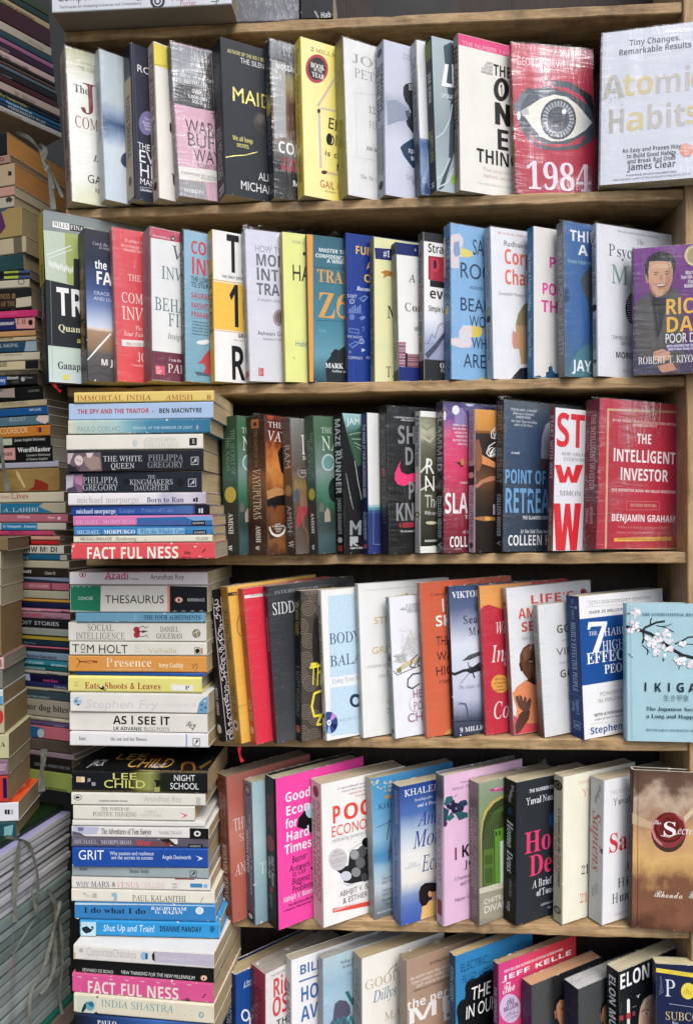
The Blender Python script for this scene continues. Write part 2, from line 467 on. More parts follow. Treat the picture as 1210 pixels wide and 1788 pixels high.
def shell(W, T, H, c, ma_front, ma_spine, ma_back, rnd):
    mb = MB()
    r = min(rnd, T * .45)
    out = [(W, 0), (r, 0)] + [(r - r * math.sin(a), r - r * math.cos(a)) for a in (RAD(22), RAD(45), RAD(68))] + [(0, r), (0, T - r)] + \
          [(r - r * math.cos(a), T - r + r * math.sin(a)) for a in (RAD(22), RAD(45), RAD(68))] + [(r, T), (W, T)]
    inn = [(W, T - c), (c, T - c), (c, c), (W, c)]
    n = len(out)
    for i in range(n - 1):
        (a, b), (d, e) = out[i], out[i + 1]
        m = ma_front if i < 2 else ma_back if i >= n - 3 else ma_spine
        mb.face([(a, b, 0), (a, b, H), (d, e, H), (d, e, 0)], m)
    for i in range(3):
        (a, b), (d, e) = inn[i], inn[i + 1]
        mb.face([(a, b, 0), (a, b, H), (d, e, H), (d, e, 0)], ma_back)
    for (a, b), (d, e) in ((out[-1], inn[0]), (inn[3], out[0])):
        mb.face([(a, b, 0), (a, b, H), (d, e, H), (d, e, 0)], ma_back)
    for z in (0, H):
        mb.face([(a, b, z) for a, b in out + inn], ma_spine)
    return mb
def wrap_mesh(W, T, H, seed, flap):
    mb = MB(); m = wrap_mat(seed, W, H)
    g = .0011
    def bump(x, y, z):
        v = Vector((x * 55 + seed, y * 55, z * 22 + seed * .7))
        return mnoise.noise(v) * .0007 + mnoise.noise(v * 3.1) * .0003
    def grid(fn, nu, nv):
        b = len(mb.v); k = mb.mat(m)
        for i in range(nu + 1):
            for j in range(nv + 1): mb.v.append(fn(i / nu, j / nv))
        for i in range(nu):
            for j in range(nv):
                a = b + i * (nv + 1) + j
                mb.f.append((a, a + nv + 1, a + nv + 2, a + 1)); mb.mi.append(k)
    g2 = g
    grid(lambda u, v: (-g + u * (W + 2 * g), -g + bump(u * W, 0, v * H), -.0004 + v * (H + .0012)), 26, 40)       # front film
    grid(lambda u, v: (-g + bump(0, u * T, v * H), -g + u * (T + 2 * g), -.0004 + v * (H + .0012)), 6, 40)        # spine film
    grid(lambda u, v: (-g + u * (W + 2 * g), -g + v * (T + 2 * g), H + .0008 + abs(bump(u * W, v * T, H)) * 2), 24, 6)   # head film
    if flap:                                             # the welded seam standing up along the head
        grid(lambda u, v: (u * W, T * .5 + v * .004 * math.sin(u * 17 + seed) + mnoise.noise(Vector((u * 14, v * 2, seed))) * .004 * v,
                           H + .001 + v * flap * (.55 + .6 * mnoise.noise(Vector((u * 9, seed, 3))))), 60, 5)
    return mb
COVER_ID = [0]
def book_at(M, W, T, H, label, front, spine, cmds, cr, cat_name='paperback_book', pages='cdbf9c', wrap=0, hard=0, worn=.5, back=None,
            group=None, flap=.006, rnd=None, rough=None, extra=None):
    rough = rough or random.uniform(.26, .5)
    if hard and cat_name == 'paperback_book': cat_name = 'hardback_book'
    root = empty(cat_name, M)
    tag(root, label, 'book', group)
    COVER_ID[0] += 1; k = COVER_ID[0]
    mf = cover_mat('cover print %d' % k, front, W, T, H, worn, rough)
    ms = mf if spine == front else cover_mat('spine print %d' % k, spine, W, T, H, worn, rough)
    mbk = ms if back is None else cover_mat('back print %d' % k, back, W, T, H, worn, rough)
    c = .0022 if hard else .0004
    shell(W, T, H, c, mf, ms, mbk, rnd if rnd is not None else (.003 if hard else .0017)).obj('cover', root)
    ins = .003 if hard else .0005
    pg = MB(); pm = pages_mat(pages)
    wob = random.uniform(-.0004, .0004)
    pg.add([(c, c, ins), (W - ins - .0004, c, ins + wob), (W - ins - .0004, T - c, ins), (c, T - c, ins),
            (c, c, H - ins), (W - ins - .0004, c, H - ins - abs(wob)), (W - ins - .0004, T - c, H - ins), (c, T - c, H - ins)],
           [(3, 2, 1, 0), (4, 5, 6, 7), (0, 1, 5, 4), (1, 2, 6, 5), (2, 3, 7, 6), (3, 0, 4, 7)], pm)
    pg.obj('page_block', root)
    ff = Face(M, (0, 0, 0), (1, 0, 0), (0, 0, 1), W, H)
    fs = Face(M, (0, T, H), (0, 0, -1), (0, -1, 0), H, T)
    mbs = {n: MB() for n in ('t', 'p', 's', 'sp')}
    if cmds: draw(ff, fs, cr, cmds, mbs, W, T, H)
    if extra: extra(root, M, W, T, H)
    for n, nm in (('p', 'cover_picture'), ('t', 'cover_lettering'), ('sp', 'spine_picture'), ('s', 'spine_lettering')):
        if mbs[n].f: mbs[n].obj(nm, root)
    if wrap: wrap_mesh(W, T, H, wrap, flap).obj('plastic_wrap', root, smooth=True)
    return root
GEO = {}          # filled below: photo edge (x,y top / x,y bottom), yaw, depth, thickness
def upright(key, row, cr, label, front, spine, cmds, W=.130, **kw):
    xt, yt, xb, yb, th, Y, T = GEO[key]
    th = RAD(th); Y = Y / 1000; T = T / 1000
    a, b = at(xt, yt, Y), at(xb, yb, Y)
    z0 = EYE + SHELF_Z[row]
    f = (z0 - b.z) / (a.z - b.z)
    base = b + (a - b) * f
    lean = math.atan2(a.x - b.x, a.z - b.z)
    H = (a - base).length
    R = Matrix.Rotation(lean, 4, 'Y') @ Matrix.Rotation(th, 4, 'Z')
    low = min((R @ Vector((x, y, 0))).z for x in (0, W) for y in (0, T))
    M = Matrix.Translation(base + Vector((0, 0, -low + .0004))) @ R
    return book_at(M, W, T, H, label, front, spine, cmds, cr, group='books standing on the shelves', **kw)
class Plane:
    """vertical plane of a lying book's spine: through anchor point, running along yaw"""
    def __init__(s, p, yaw): s.p, s.yaw = p, yaw; s.d = Vector((math.cos(yaw), math.sin(yaw), 0)); s.n = Vector((-math.sin(yaw), math.cos(yaw), 0))
    def hit(s, x, y):
        d = ray(x, y); return CAM + d * ((s.p - CAM).dot(s.n) / d.dot(s.n))
def lying(pl, xl, xr, z1, z0, label, front, spine, cmds, cr, depth=.115, y=None, push=0, length=None, **kw):
    y = y if y is not None else 900
    r = pl.hit(xr, y)
    if length is None:
        l = pl.hit(xl, y); length = (r - l).dot(pl.d)
    o = Vector((r.x, r.y, z1)) + pl.n * push
    M = Matrix(((pl.n.x, 0, -pl.d.x, o.x), (pl.n.y, 0, -pl.d.y, o.y), (0, -1, 0, o.z), (0, 0, 0, 1)))
    return book_at(M, depth, z1 - z0, length, label, front, spine, cmds, cr, **kw)
_draw = draw
def draw(face, spine, cr, cmds, mbs, W, T, H):
    """a lying book carries its pixel-read lettering on the spine: commands after ('SPINE',) go there"""
    if cmds and cmds[0] == ('SPINE',):
        _draw(spine, spine, cr, cmds[1:], {'t': mbs['s'], 'p': mbs['sp'], 's': mbs['s'], 'sp': mbs['sp']}, W, T, H)
    else:
        _draw(face, spine, cr, cmds, mbs, W, T, H)
def pile(pl, cr, items, z_bottom=None, z_top=None, group=None, depth=.115, gap=.0004):
    """items: top to bottom (label, front, spine, cmds, (xl, xr, yTL, yTR), opts); last entry carries yBL, yBR"""
    zs = []
    for it in items:
        g = it[4]
        a, b = pl.hit(*cr(g[0], g[2])), pl.hit(*cr(g[1], g[3]))
        zs.append((a.z + b.z) / 2)
    g = items[-1][4]
    zs.append((pl.hit(*cr(g[0], g[4])).z + pl.hit(*cr(g[1], g[5])).z) / 2)
    if z_bottom is not None:
        d = z_bottom - zs[-1]; zs = [z + d for z in zs]
    if z_top is not None:
        zs = [z - zs[0] + z_top for z in zs]
    for i, it in enumerate(items):
        g, opt = it[4], dict(it[5]) if len(it) > 5 else {}
        xm = cr(g[0], g[2]); xn = cr(g[1], g[3])
        ym = (xm[1] + xn[1]) / 2
        d = opt.pop('depth', depth)
        pj = Plane(pl.p + pl.n * random.uniform(-.0015, .0015), pl.yaw + RAD(random.uniform(-.8, .8)))
        (lying(pj, xm[0], xn[0], zs[i] - gap, zs[i + 1], it[0], it[1], it[2], [('SPINE',)] + it[3], cr, depth=d, y=ym,
                         group=group, **opt))
    return zs

# ------------------------------------------------------------------ setting: the shelf unit
E0 = EYE
wl = MB(); wl.box((-1.6, .62, 0), (1.6, .66, 3.0), wood('plaster darkened as shade', '161814', '20221e', '0c0d0b', sc=(4, 4, 4)))  # wall colour darkened to stand in for the deep shade behind
tag(wl.obj('wall'), 'dark wall behind the bookcase and the piles, shade put into its colour', 'wall')
sw = MB(); sw.box((-.86, -.75, 0), (-.83, .6, E0 + .72), wood('unseen blocker boards', '3a3a34', '4a4a42', '22231f', sc=(4, 4, 4)))  # added out of view to keep side sky light off the piles
tag(sw.obj('light_blocker'), 'unseen board added beside the old piles to block side light', 'light_blocker')
gr = MB(); gr.box((-4, -5, -.05), (4, .7, 0), wood('worn paving', '6e6a64', '8a857c', '4a4742', sc=(3, 3, 3)))
gr.obj('ground')['kind'] = 'structure'
def plank(name, a, b, m, seed=0):
    """a board with slightly uneven edges"""
    mb = MB(); x0, y0, z0 = a; x1, y1, z1 = b
    L = max(x1 - x0, z1 - z0); n = 48
    along_x = (x1 - x0) > (z1 - z0)
    pts, fc = [], []
    for i in range(n + 1):
        t = i / n
        j = lambda s: mnoise.noise(Vector((t * 14 + seed, s, seed))) * .0011 + min(0, mnoise.noise(Vector((t * 60 + seed, s * 3, seed))) + .25) * (.004 if s in (1, 4) else -.003)
        if along_x:
            x = x0 + t * (x1 - x0)
            ring = [(x, y0 + j(1), z0 + j(2) + .0012), (x, y0 + .0012 + j(1), z0 + j(2)), (x, y1, z0), (x, y1, z1), (x, y0 + .0012 + j(3), z1 + j(4)), (x, y0 + j(3), z1 + j(4) - .0012)]
        else:
            z = z0 + t * (z1 - z0)
            ring = [(x0 + j(1), y0 + .001 + j(2), z), (x0 + j(1) + .001, y0 + j(2), z), (x1 + j(3) - .001, y0 + j(4), z), (x1 + j(3), y0 + j(4) + .001, z), (x1, y1, z), (x0, y1, z)]
        pts += ring
    for i in range(n):
        for k in range(6):
            a_, b_ = i * 6 + k, i * 6 + (k + 1) % 6
            fc.append((a_, b_, b_ + 6, a_ + 6))
    fc.append(tuple(range(5, -1, -1))); fc.append(tuple(n * 6 + k for k in range(6)))
    mb.add(pts, fc, m)
    return mb
WOOD = wood('weathered shelf board', '86683f', 'c4a374', '3a2a1c', stain=.9)
WOODP = wood('weathered post', '8e7046', 'c4a476', '46341f', sc=(26, 26, 3))
DARK = wood('dark back panel', '281e16', '3a2d21', '120d09', sc=(26, 26, 3), stain=.6)
GREY = wood('grimy grey post', '4e5048', '6c6e62', '2b2c27', sc=(26, 26, 3))
BACK = .098
unit = empty('bookcase', Matrix.Translation((0, 0, E0 - .98)))
tag(unit, 'open wooden bookcase of weathered boards with a dark back panel', 'bookcase')
Mi = unit.matrix_world.inverted()
def sub(name, a, b, m, seed):
    o = plank(name, a, b, m, seed).obj(name, unit)
    o.matrix_parent_inverse = Mi
    return o
XL, XR = -.411, .3585
for k, z in enumerate([.6185, .391, .1625, -.0525, -.2815, -.5105, -.7395]):
    sub('shelf', (XL if k < 3 else -.388, 0, E0 + z - .0135), (XR, BACK - .001, E0 + z), WOOD, k * 3.7)
sub('back_panel', (XL - .012, BACK, E0 - .98), (XR, BACK + .006, E0 + 1.0), DARK, 2)
sub('side_post', (XR + .0005, -.004, E0 - .98), (XR + .03, BACK + .01, E0 + 1.0), WOODP, 5)
sub('side_post', (XL - .012, .026, E0 + .1), (XL - .0005, BACK - .001, E0 + 1.0), GREY, 9)

GEO.update({
    'joys': (113.8, 81.5, 125.9, 349, 35.7, -20.1, 30.2),
    'cloud': (173.3, 86, 184.3, 351, 41.5, -23.1, 17.6),
    'hero': (227, 74, 235.5, 350, 41.5, -22.2, 23),
    'lynch': (268, 72.5, 278, 347, 40.7, -22.1, 18.6),
    'warren': (297.5, 73, 314, 344.6, 32.1, -25.2, 17.2),
    'maidens': (384.3, 65, 394.6, 340, 32, -25.8, 31.1),
    'commando': (470, 68, 480, 343.6, 30.9, -13.2, 19.2),
    'eleanor': (524, 64, 531, 341, 31, -15.7, 20),
    'rules': (598, 65, 607, 338.5, 31.4, -12.6, 22.5),
    'diamonds': (669, 69, 672.4, 340, 27.1, -9.9, 21.5),
    'fourhour': (726, 70, 735, 340, 26.1, -6.8, 15),
    'limitless': (752, 63, 761.6, 335.7, 26, -16.1, 15.1),
    'onething': (799, 58, 802.5, 333, 24.6, -15.8, 11.9),
    'orwell': (892.3, 74.5, 900.5, 338, 14.2, -0.6, 8.5),
    'pairs': (74.6, 366.7, 83.6, 658.7, 35.5, -37.8, 29.6),
    'fastlane': (147, 398.7, 153.5, 664, 36.9, -41.5, 29.9),
    'little': (195.8, 397, 206, 664, 36.9, -34.4, 13.1),
    'value': (262.4, 396, 265.7, 664, 36.9, -38.7, 30),
    'coffee': (320, 401, 323.4, 665, 35.7, -27.4, 12.1),
    'tenx': (370, 400.7, 375, 667, 33.2, -22.4, 15.1),
    'intraday': (427, 400, 436, 666, 26, -17.2, 16.9),
    'habit': (491.7, 405, 498, 667, 25, -9.1, 10.8),
    'zone': (535, 409, 540, 667, 24.3, -4.1, 7),
    'fundamental': (603, 406.6, 607, 668, 24.4, 7, 8.1),
    'millmind': (652, 414, 653.6, 667.5, 25.4, 5, 13),
    'common': (690.7, 422.6, 696.5, 665.6, 25.8, 0.9, 13.9),
    'strategies': (738.6, 405.5, 740, 664, 26.1, -0.7, 13.9),
    'sally': (785.7, 390, 787.4, 664, 26, -4.9, 17.1),
    'chanakya': (855, 396, 860.6, 662, 25, -1.9, 14.7),
    'peale': (930, 396, 930.6, 660.6, 25, -2.2, 12.8),
    'monk': (982.7, 386, 986.4, 657.6, 25, -10, 13.8),
    'psych': (1040, 390, 1042.6, 657, 24.3, -8.2, 8.9),
    'nagas': (413.6, 726, 419, 968, 56.8, -29.2, 27.7),
    'vayu': (462, 725, 468, 968, 56.7, -34.6, 31.2),
    'ram': (506, 731, 516.7, 964, 46.2, -21.7, 17.7),
    'nagas2': (546.7, 727, 556.5, 964, 43.6, -20.2, 18.1),
    'maze': (596.5, 722, 602, 963, 36.6, -17.5, 20.1),
    'subcon': (639.7, 721, 643, 962, 34.3, -13.6, 13.3),
    'shoe': (676, 709, 679.5, 962, 34.2, -21.2, 19.6),
    'guide': (733, 719, 733, 961, 30.1, -11.9, 12.3),
    'slammed': (773.7, 703, 774, 961, 30.1, -15.6, 16.1),
    'pigs': (828.6, 716, 828, 961, 30, -12, 12.7),
    'retreat': (879.7, 701, 877, 962, 30, -12, 14.9),
    'why': (968.7, 716, 964, 961, 30, -12, 9.2),
    'investor': (1047, 702.5, 1040, 963, 22, -12, 27.5),
    'prophet': (369, 1032, 391, 1312, 40, -29.1, 14),
    'asaman': (396.6, 1027, 422, 1307, 39.9, -36.8, 19.1),
    'war': (424, 1030, 448, 1305.5, 39.3, -39.8, 13.5),
    'sid': (466.5, 1025, 484, 1299.5, 39.2, -33.2, 10.3),
    'gatsby': (525, 1033, 526.5, 1297, 39, -25.7, 14.6),
    'bodymind': (559.5, 1032, 570, 1294, 29.1, -19, 10.6),
    'stepinto': (624, 1021, 633.7, 1289.6, 26.1, -6.5, 9.6),
    'poirot': (678, 1044, 689.5, 1291, 26, -8, 9.4),
    'orange': (731.7, 1018.6, 744.6, 1289.6, 22.5, -2.4, 8.7),
    'viktor': (782, 1025, 792.4, 1289, 22.5, 2.4, 7.6),
    'redingco': (836, 1024, 848, 1286, 22.5, 9.4, 7.5),
    'lifes': (882.4, 1028, 896.6, 1285, 23.8, 10.1, 8.8),
    'gvgl': (937, 1058, 949.7, 1289, 26, 2.5, 10.3),
    'seven': (1009, 1042.6, 1019, 1293, 26, -5.2, 23.6),
    'love': (394.7, 1358, 407, 1630, 40, -16.7, 25.4),
    'daily': (439, 1368, 445.5, 1622, 39.6, -19.4, 20.3),
    'goodecon': (479.5, 1361.6, 485, 1625.6, 39, -29.2, 25.5),
    'poorecon': (560, 1371, 564.6, 1618.7, 33.6, -20.5, 26.9),
    'kite': (647, 1361, 654, 1607, 31, 0.4, 14.3),
    'echoed': (697.4, 1375, 700, 1618, 31, -12.2, 19.8),
    'journey': (773, 1356, 774.6, 1621, 32.5, -11.6, 16.9),
    'palace': (835, 1369.5, 836, 1618, 32.4, -7.3, 18.6),
    'deus': (901.5, 1369.5, 899.8, 1620, 31, -8.6, 24),
    'lessons': (982.4, 1359.6, 980.7, 1617.5, 31, -2.9, 16.2),
    'sapiens': (1053.8, 1367.5, 1050, 1620, 31, -3.9, 22.1),
    'obstacle': (410.5, 1703.8, 412, 1980, 44, -17.1, 28.2),
    'osman': (462.7, 1702.5, 464, 1980, 44.1, -24.7, 31.1),
    'gates': (508, 1678, 510, 1960, 33.3, -15.7, 14.2),
    'wonder': (562.7, 1675.6, 565, 1950, 32, -12, 12.6),
    'goodies': (630.8, 1675.6, 632, 1950, 32, -12, 20.8),
    'mba': (708.7, 1679, 711, 1950, 32, -12, 16.9),
    'stars': (794, 1670.7, 796, 1950, 32, -12, 12.6),
    'keller': (869, 1685, 871, 1955, 32, -12, 9.9),
    'rich1': (927, 1721.5, 929, 1985, 32, -12, 16.4),
    'rich2': (1009, 1729, 1010, 1985, 32, -12, 23.8),
    'elon': (1080, 1699, 1081, 1960, 32, -12, 20.2),
})

# ------------------------------------------------------------------ bake the glyphs that are used
ALNUM = 'ABCDEFGHIJKLMNOPQRSTUVWXYZabcdefghijklmnopqrstuvwxyz0123456789'
bake_glyphs([(f, c) for f in 'nbsti' for c in ALNUM] + [('n', c) for c in ".,&!?-/#:*@'$\u2019\u751f\u304d\u7532\u6590"] + [('I', c) for c in ALNUM if not c.isdigit()] + [('c', c) for c in 'ThdaonRhBryeCTSJ'] + [('h', c) for c in ALNUM])
r1a, r1b, r1c, r1d = Crop(90, 0, 3.903), Crop(360, 40, 3.903), Crop(640, 40, 4.481), Crop(880, 20, 3.667)
r2a, r2b, r2c, r2d = Crop(60, 350, 3.903), Crop(350, 370, 3.903), Crop(630, 370, 4.033), Crop(910, 370, 4.033)
r3a, r3b, r3c = Crop(370, 690, 4.172), Crop(640, 690, 4.172), Crop(920, 690, 4.172)
r4a, r4b, r4c = Crop(350, 1000, 4.033), Crop(630, 1000, 4.033), Crop(910, 1000, 4.033)
r5a, r5b, r5c = Crop(360, 1310, 4.033), Crop(630, 1310, 4.033), Crop(910, 1310, 4.033)
r6a, r6b, r6c = Crop(370, 1600, 3.903), Crop(650, 1600, 4.172), Crop(910, 1600, 4.033)

# ---- top shelf
upright('joys', 1, r1a, 'pale cream paperback in crinkled film, first in the top shelf row, dark red capitals', ('z', [(0, 'dfe2bd'), (.2, 'eeeee6'), (.8, 'ecece4'), (1, 'c4c690')], .12, 22), '9a8a80', [
    ('T', 'The effect of compounding', 205, 432, 14, 'i', '77774a', 400), ('T', 'might as well be called', 175, 455, 14, 'i', '77774a', 400), ('T', 'the eighth wonder', 205, 478, 14, 'i', '77774a', 380),
    ('T', 'The', 155, 622, 52, 's', '2b2a26', 258), ('T', 'JOYS', 236, 772, 205, 't', '7a2620'), ('T', 'COM|POUNDING', 168, 862, 76, 't', '8d3a30', 330),
    ('T', 'The Passionate Pursuit', 312, 1000, 34, 'I', '222'), ('T', 'Lifelong', 290, 1098, 40, 'I', '555533'), ('T', 'GA|UTAM', 248, 1243, 56, 'n', '26261f', 345), ('T', 'REV|ISED', 300, 1312, 28, 'n', '333', 352),
    ('S', 'The Joys of Compounding', .08, .62, .42, .3, 's', '5a4038'), ('S', 'BAID', .7, .84, .42, .3, 'n', '3c302c')], wrap=1)
upright('cloud', 1, r1a, 'powder blue paperback with a dark blue cloud band, beside the cream one', ('z', [(0, 'c9d6e0'), (.36, 'ccd7e1'), (.43, '8ba3c0'), (.52, '2f4c78'), (.6, '93a9c2'), (.66, 'b9c7cd'), (1, 'b7c3c8')], .05, 36, (1, 1, 1.5)), 'a9b0ae', [
    ('E', 545, 1090, 72, 62, '1d3a5c'), ('S', 'DIAMONDS IN THE DUST', .2, .6, .45, .3, 'b', '6d7478')], wrap=2)
upright('hero', 1, r1a, 'charcoal hardback with a violet seal and thin white capitals', '2f3140', '23262c', [
    ('L', [(562, 305), (600, 1362)], 4, '4d5160'), ('T', 'ROBIN', 582, 482, 46, 'n', 'dcdde0', 790), ('E', 655, 840, 58, 82, '77719f'),
    ('T', 'Over', 636, 812, 15, 'n', 'cfcde6', 672), ('T', '20 Million', 620, 836, 15, 'b', 'cfcde6', 700), ('T', 'Books', 634, 858, 15, 'b', 'cfcde6', 680), ('T', 'Sold', 640, 882, 15, 'b', 'cfcde6', 676),
    ('T', 'THE|', 590, 1008, 42, 'n', 'e6e6e8', 675), ('T', 'EV|ERYDAY', 594, 1098, 82, 'n', 'e6e6e8', 710), ('T', 'HERO', 600, 1200, 92, 'n', 'e6e6e8', 860), ('T', 'MANIFESTO', 604, 1252, 42, 'n', 'e6e6e8', 860),
    ('P', [(606, 1272), (690, 1283), (692, 1308), (607, 1300)], 'c9c9d0'), ('P', [(609, 1275), (690, 1286), (690, 1305), (610, 1297)], '33343f'), ('T', 'ACHIEVE YOUR', 616, 1296, 14, 'b', 'd8d8dc', 735),
    ('SB', .215, .985, 'a8977c'), ('S', 'ROBIN SHARMA', .32, .72, .5, .25, 'b', '3a3129'), ('SE', .87, .5, .25, .22, '4a3d30')], hard=1, W=.125)
upright('lynch', 1, r1a, 'white paperback with a yellow head band and dark red spine lettering', 'e9e6dd', 'b3a596', [
    ('B', 700, 288, 440, 'e9d84a'), ('L', [(705, 438), (790, 452)], 3, '8b7b30'), ('T', 'USING', 800, 905, 70, 'b', '222'), ('T', 'U', 818, 1262, 80, 's', '1a1a1a'),
    ('S', 'PETER LYNCH', .07, .47, .62, .2, 't', '5d1f1c'), ('S', 'Beating the Street', .49, .86, .5, .28, 's', '4a2b26'), ('SE', .91, .5, .3, .3, '43302a')])
upright('warren', 1, r1a, 'pink and grey paperback in badly creased film with thin black capitals', 'd9a9bb', ('z', [(0, '8f8a88'), (.6, 'a98f92'), (.68, '55524f'), (1, '3b3b3b')], .03), [
    ('P', [(812, 288), (1090, 360), (1110, 760), (838, 702)], '8f959a'), ('P', [(1010, 430), (1090, 360), (1110, 760), (960, 728), (985, 560)], '2c2d2f'), ('P', [(838, 560), (990, 580), (1000, 740), (838, 702)], '45474a'),
    ('T', 'NEW YORK TIMES', 880, 522, 26, 'n', 'e4e4e4', 1130), ('T', 'BESTSELLER', 905, 562, 26, 'n', 'e4e4e4', 1066), ('L', [(880, 572), (1090, 606)], 2.5, 'cfcfcf'),
    ('T', 'OVER', 958, 630, 24, 'b', 'eee', 1026), ('T', '1,000,000', 930, 664, 24, 'b', 'eee', 1060), ('T', 'SOLD', 960, 700, 24, 'b', 'eee', 1030),
    ('T', 'THE', 1090, 808, 40, 'n', '333'), ('T', 'WAR|REN', 915, 895, 88, 'n', '3b3235', 1112), ('T', 'BUF|FETT', 925, 990, 92, 'n', '3b3235', 1112), ('T', 'WA|Y', 972, 1098, 88, 'n', '3b3235', 1108),
    ('T', 'ROBERT G', 996, 1140, 30, 'n', '4a3a40', 1126), ('P', [(866, 1130), (1130, 1165), (1136, 1248), (872, 1222)], 'e7e3da'), ('T', 'FOREWORD BY HOWARD MARKS', 885, 1182, 17, 'n', '5c5450', 1240), ('T', 'INTRODUCTION BY', 1020, 1222, 15, 'n', '5c5450', 1180),
    ('P', [(874, 1224), (1050, 1246), (1066, 1362), (882, 1338)], '9a9a9c'), ('T', 'WEBSITE', 905, 1305, 24, 'b', 'd9d9d9', 1040),
    ('S', 'THE WARREN BUFFETT WAY', .34, .86, .55, .22, 'b', '7d3a44')], wrap=13)
upright('maidens', 1, r1b, 'matt black thriller with gold title strokes, tallest on the top shelf', '2b3036', '22252a', [
    ('T', 'AUTHOR OF THE NO.1 BESTSELLER', 146, 200, 26, 'b', 'c9bf7a', 480), ('T', 'THE SILEN|T PATIENT', 234, 272, 36, 'n', 'dedede', 395), ('T', 'MA|IDENS', 176, 528, 96, 'n', '*e3cf6a', 340),
    ('E', 365, 672, 40, 62, '4b4744'), ('E', 372, 652, 26, 30, '615b56'), ('P', [(330, 690), (400, 700), (400, 770), (352, 740)], '3f3c3b'),
    ('T', 'We all keep', 182, 795, 32, 'b', 'd2c86e', 318), ('T', 'secrets.', 210, 842, 32, 'b', 'd2c86e', 296), ('L', [(135, 916), (200, 905), (262, 902), (310, 890), (350, 880)], 6, '*e0cf72'),
    ('T', 'ALEX', 358, 1070, 52, 'n', 'e2e2e2', 476), ('T', 'MICHA|ELIDES', 236, 1132, 58, 'n', 'e2e2e2', 420),
    ('S', 'THE MAIDENS', .08, .46, .5, .24, 'n', '4a4f55'), ('S', 'ALEX MICHAELIDES', .54, .87, .5, .24, 'n', 'a5a7aa'), ('S', 'WN', .92, .98, .6, .2, 's', 'c9c9c9')], pages='d2b98a')
upright('commando', 1, r1b, 'smoky photo paperback with big white and red capitals in creased film', ('z', [(0, '101213'), (.22, '17191a'), (.3, '6e6c66'), (.45, '7a5a3e'), (.62, '6e4a2c'), (.72, '9c8c4a'), (.78, '8f8a55'), (.82, '45484a'), (1, '8f959a')], .05, 40), '2c3136', [
    ('P', [(445, 250), (540, 270), (545, 780), (470, 790)], 'a8a9a8'), ('P', [(552, 560), (610, 540), (615, 800), (548, 800), (560, 680)], '5b3a25'),
    ('T', 'AUTHOR', 512, 212, 22, 'b', '26282a', 582), ('T', 'OF THE', 520, 242, 20, 'b', '26282a', 576), ('T', 'BESTSELL', 486, 268, 22, 'b', '26282a', 590), ('T', 'MOSSA|D', 474, 308, 36, 'b', 'e9e9e9', 595),
    ('T', 'CO|MMANDO', 490, 880, 78, 'b', 'f2f2f2', 606), ('T', 'THE DEA|DLIEST', 512, 948, 34, 'b', 'b8202c', 610), ('T', 'ISRA|ELI', 510, 1000, 42, 'b', 'c02531', 606), ('T', 'MICHAEL', 590, 1112, 40, 'b', 'e9e9e9'),
    ('S', 'COMMANDO', .2, .72, .62, .2, 'b', '6b7278'), ('SE', .42, .5, .5, .35, 'b59a3c')], wrap=14)
upright('eleanor', 1, r1b, 'bright yellow paperback with a red ringed seal and matchsticks', ('x', [(0, 'f0e89c'), (.22, 'f1e898'), (.42, 'f0dc3c'), (1, 'f0d51c')], .03), 'd8bd3c', [
    ('T', '2 MILLI|ON', 712, 188, 26, 't', '6b5a20', 872), ('E', 754, 312, 77, 98, 'b43a4e'), ('E', 754, 312, 60, 78, '3c3532'), ('T', 'BOOK', 712, 300, 34, 's', 'f0ede6', 806), ('T', 'OF THE', 732, 326, 18, 's', 'f0ede6', 792), ('T', 'YEAR', 722, 364, 32, 's', 'f0ede6', 804),
    ('L', [(762, 565), (872, 385)], 14, 'cbb9a5'), ('L', [(785, 580), (905, 604)], 14, 'd6c3b0'), ('L', [(768, 600), (782, 985)], 15, 'cdb7c2'), ('E', 768, 600, 11, 16, '4d3535'), ('L', [(790, 1012), (905, 1036)], 15, 'd3bb92'), ('E', 805, 1018, 20, 13, '5d2f35'),
    ('T', 'El|eanor', 826, 720, 78, 'h', '1d1a12', 890), ('T', 'Ol|iphant', 818, 828, 72, 'h', '1d1a12', 890), ('E', 838, 792, 20, 40, '1d1a12'), ('T', 'is c|ompletely', 806, 902, 42, 'h', '1d1a12', 895), ('T', 'fine', 884, 1010, 60, 'h', '1d1a12'),
    ('T', 'GAIL| HONEYMAN', 776, 1118, 50, 'n', 'b8501e', 876), ('T', 'Available Exclusively in', 806, 1150, 15, 'i', '7b641c', 1010),
    ('S', 'Eleanor Oliphant', .05, .4, .55, .22, 'h', '5a4a14'), ('S', 'is Completely Fine', .42, .68, .5, .25, 'h', '6a5818'), ('S', 'HONEYMAN', .72, .9, .5, .25, 'n', '6a5818')], rough=.3)
upright('rules', 1, r1b, 'white film wrapped paperback with thin grey capitals and an olive spine', 'e4e4e1', ('z', [(0, '8f8a4e'), (.5, 'a09a52'), (1, '8a8450')], .1, 40), [
    ('T', 'JO|RDAN B', 1010, 272, 62, 't', '9b9b98', 1150), ('T', 'PETE|RSON', 1014, 368, 62, 't', '9b9b98', 1200), ('L', [(1015, 475), (1150, 492)], 2, 'b9b9b6'), ('L', [(1015, 475), (1030, 918)], 2, 'b9b9b6'), ('L', [(1030, 918), (1170, 940)], 2, 'b9b9b6'),
    ('T', '12| RULES', 1105, 612, 48, 't', '9b9b98', 1155), ('T', 'FO|R LIFE', 1112, 716, 48, 't', '9b9b98', 1165), ('T', 'AN A|NTIDOTE', 1092, 866, 28, 'b', '7c7c7a', 1160), ('T', 'The No 1| Bestseller', 1050, 1058, 27, 'I', '9b9b98', 1166),
    ('S', 'AN ANTIDOTE TO CHAOS', .5, .84, .4, .3, 'n', '6a6430')], wrap=5)
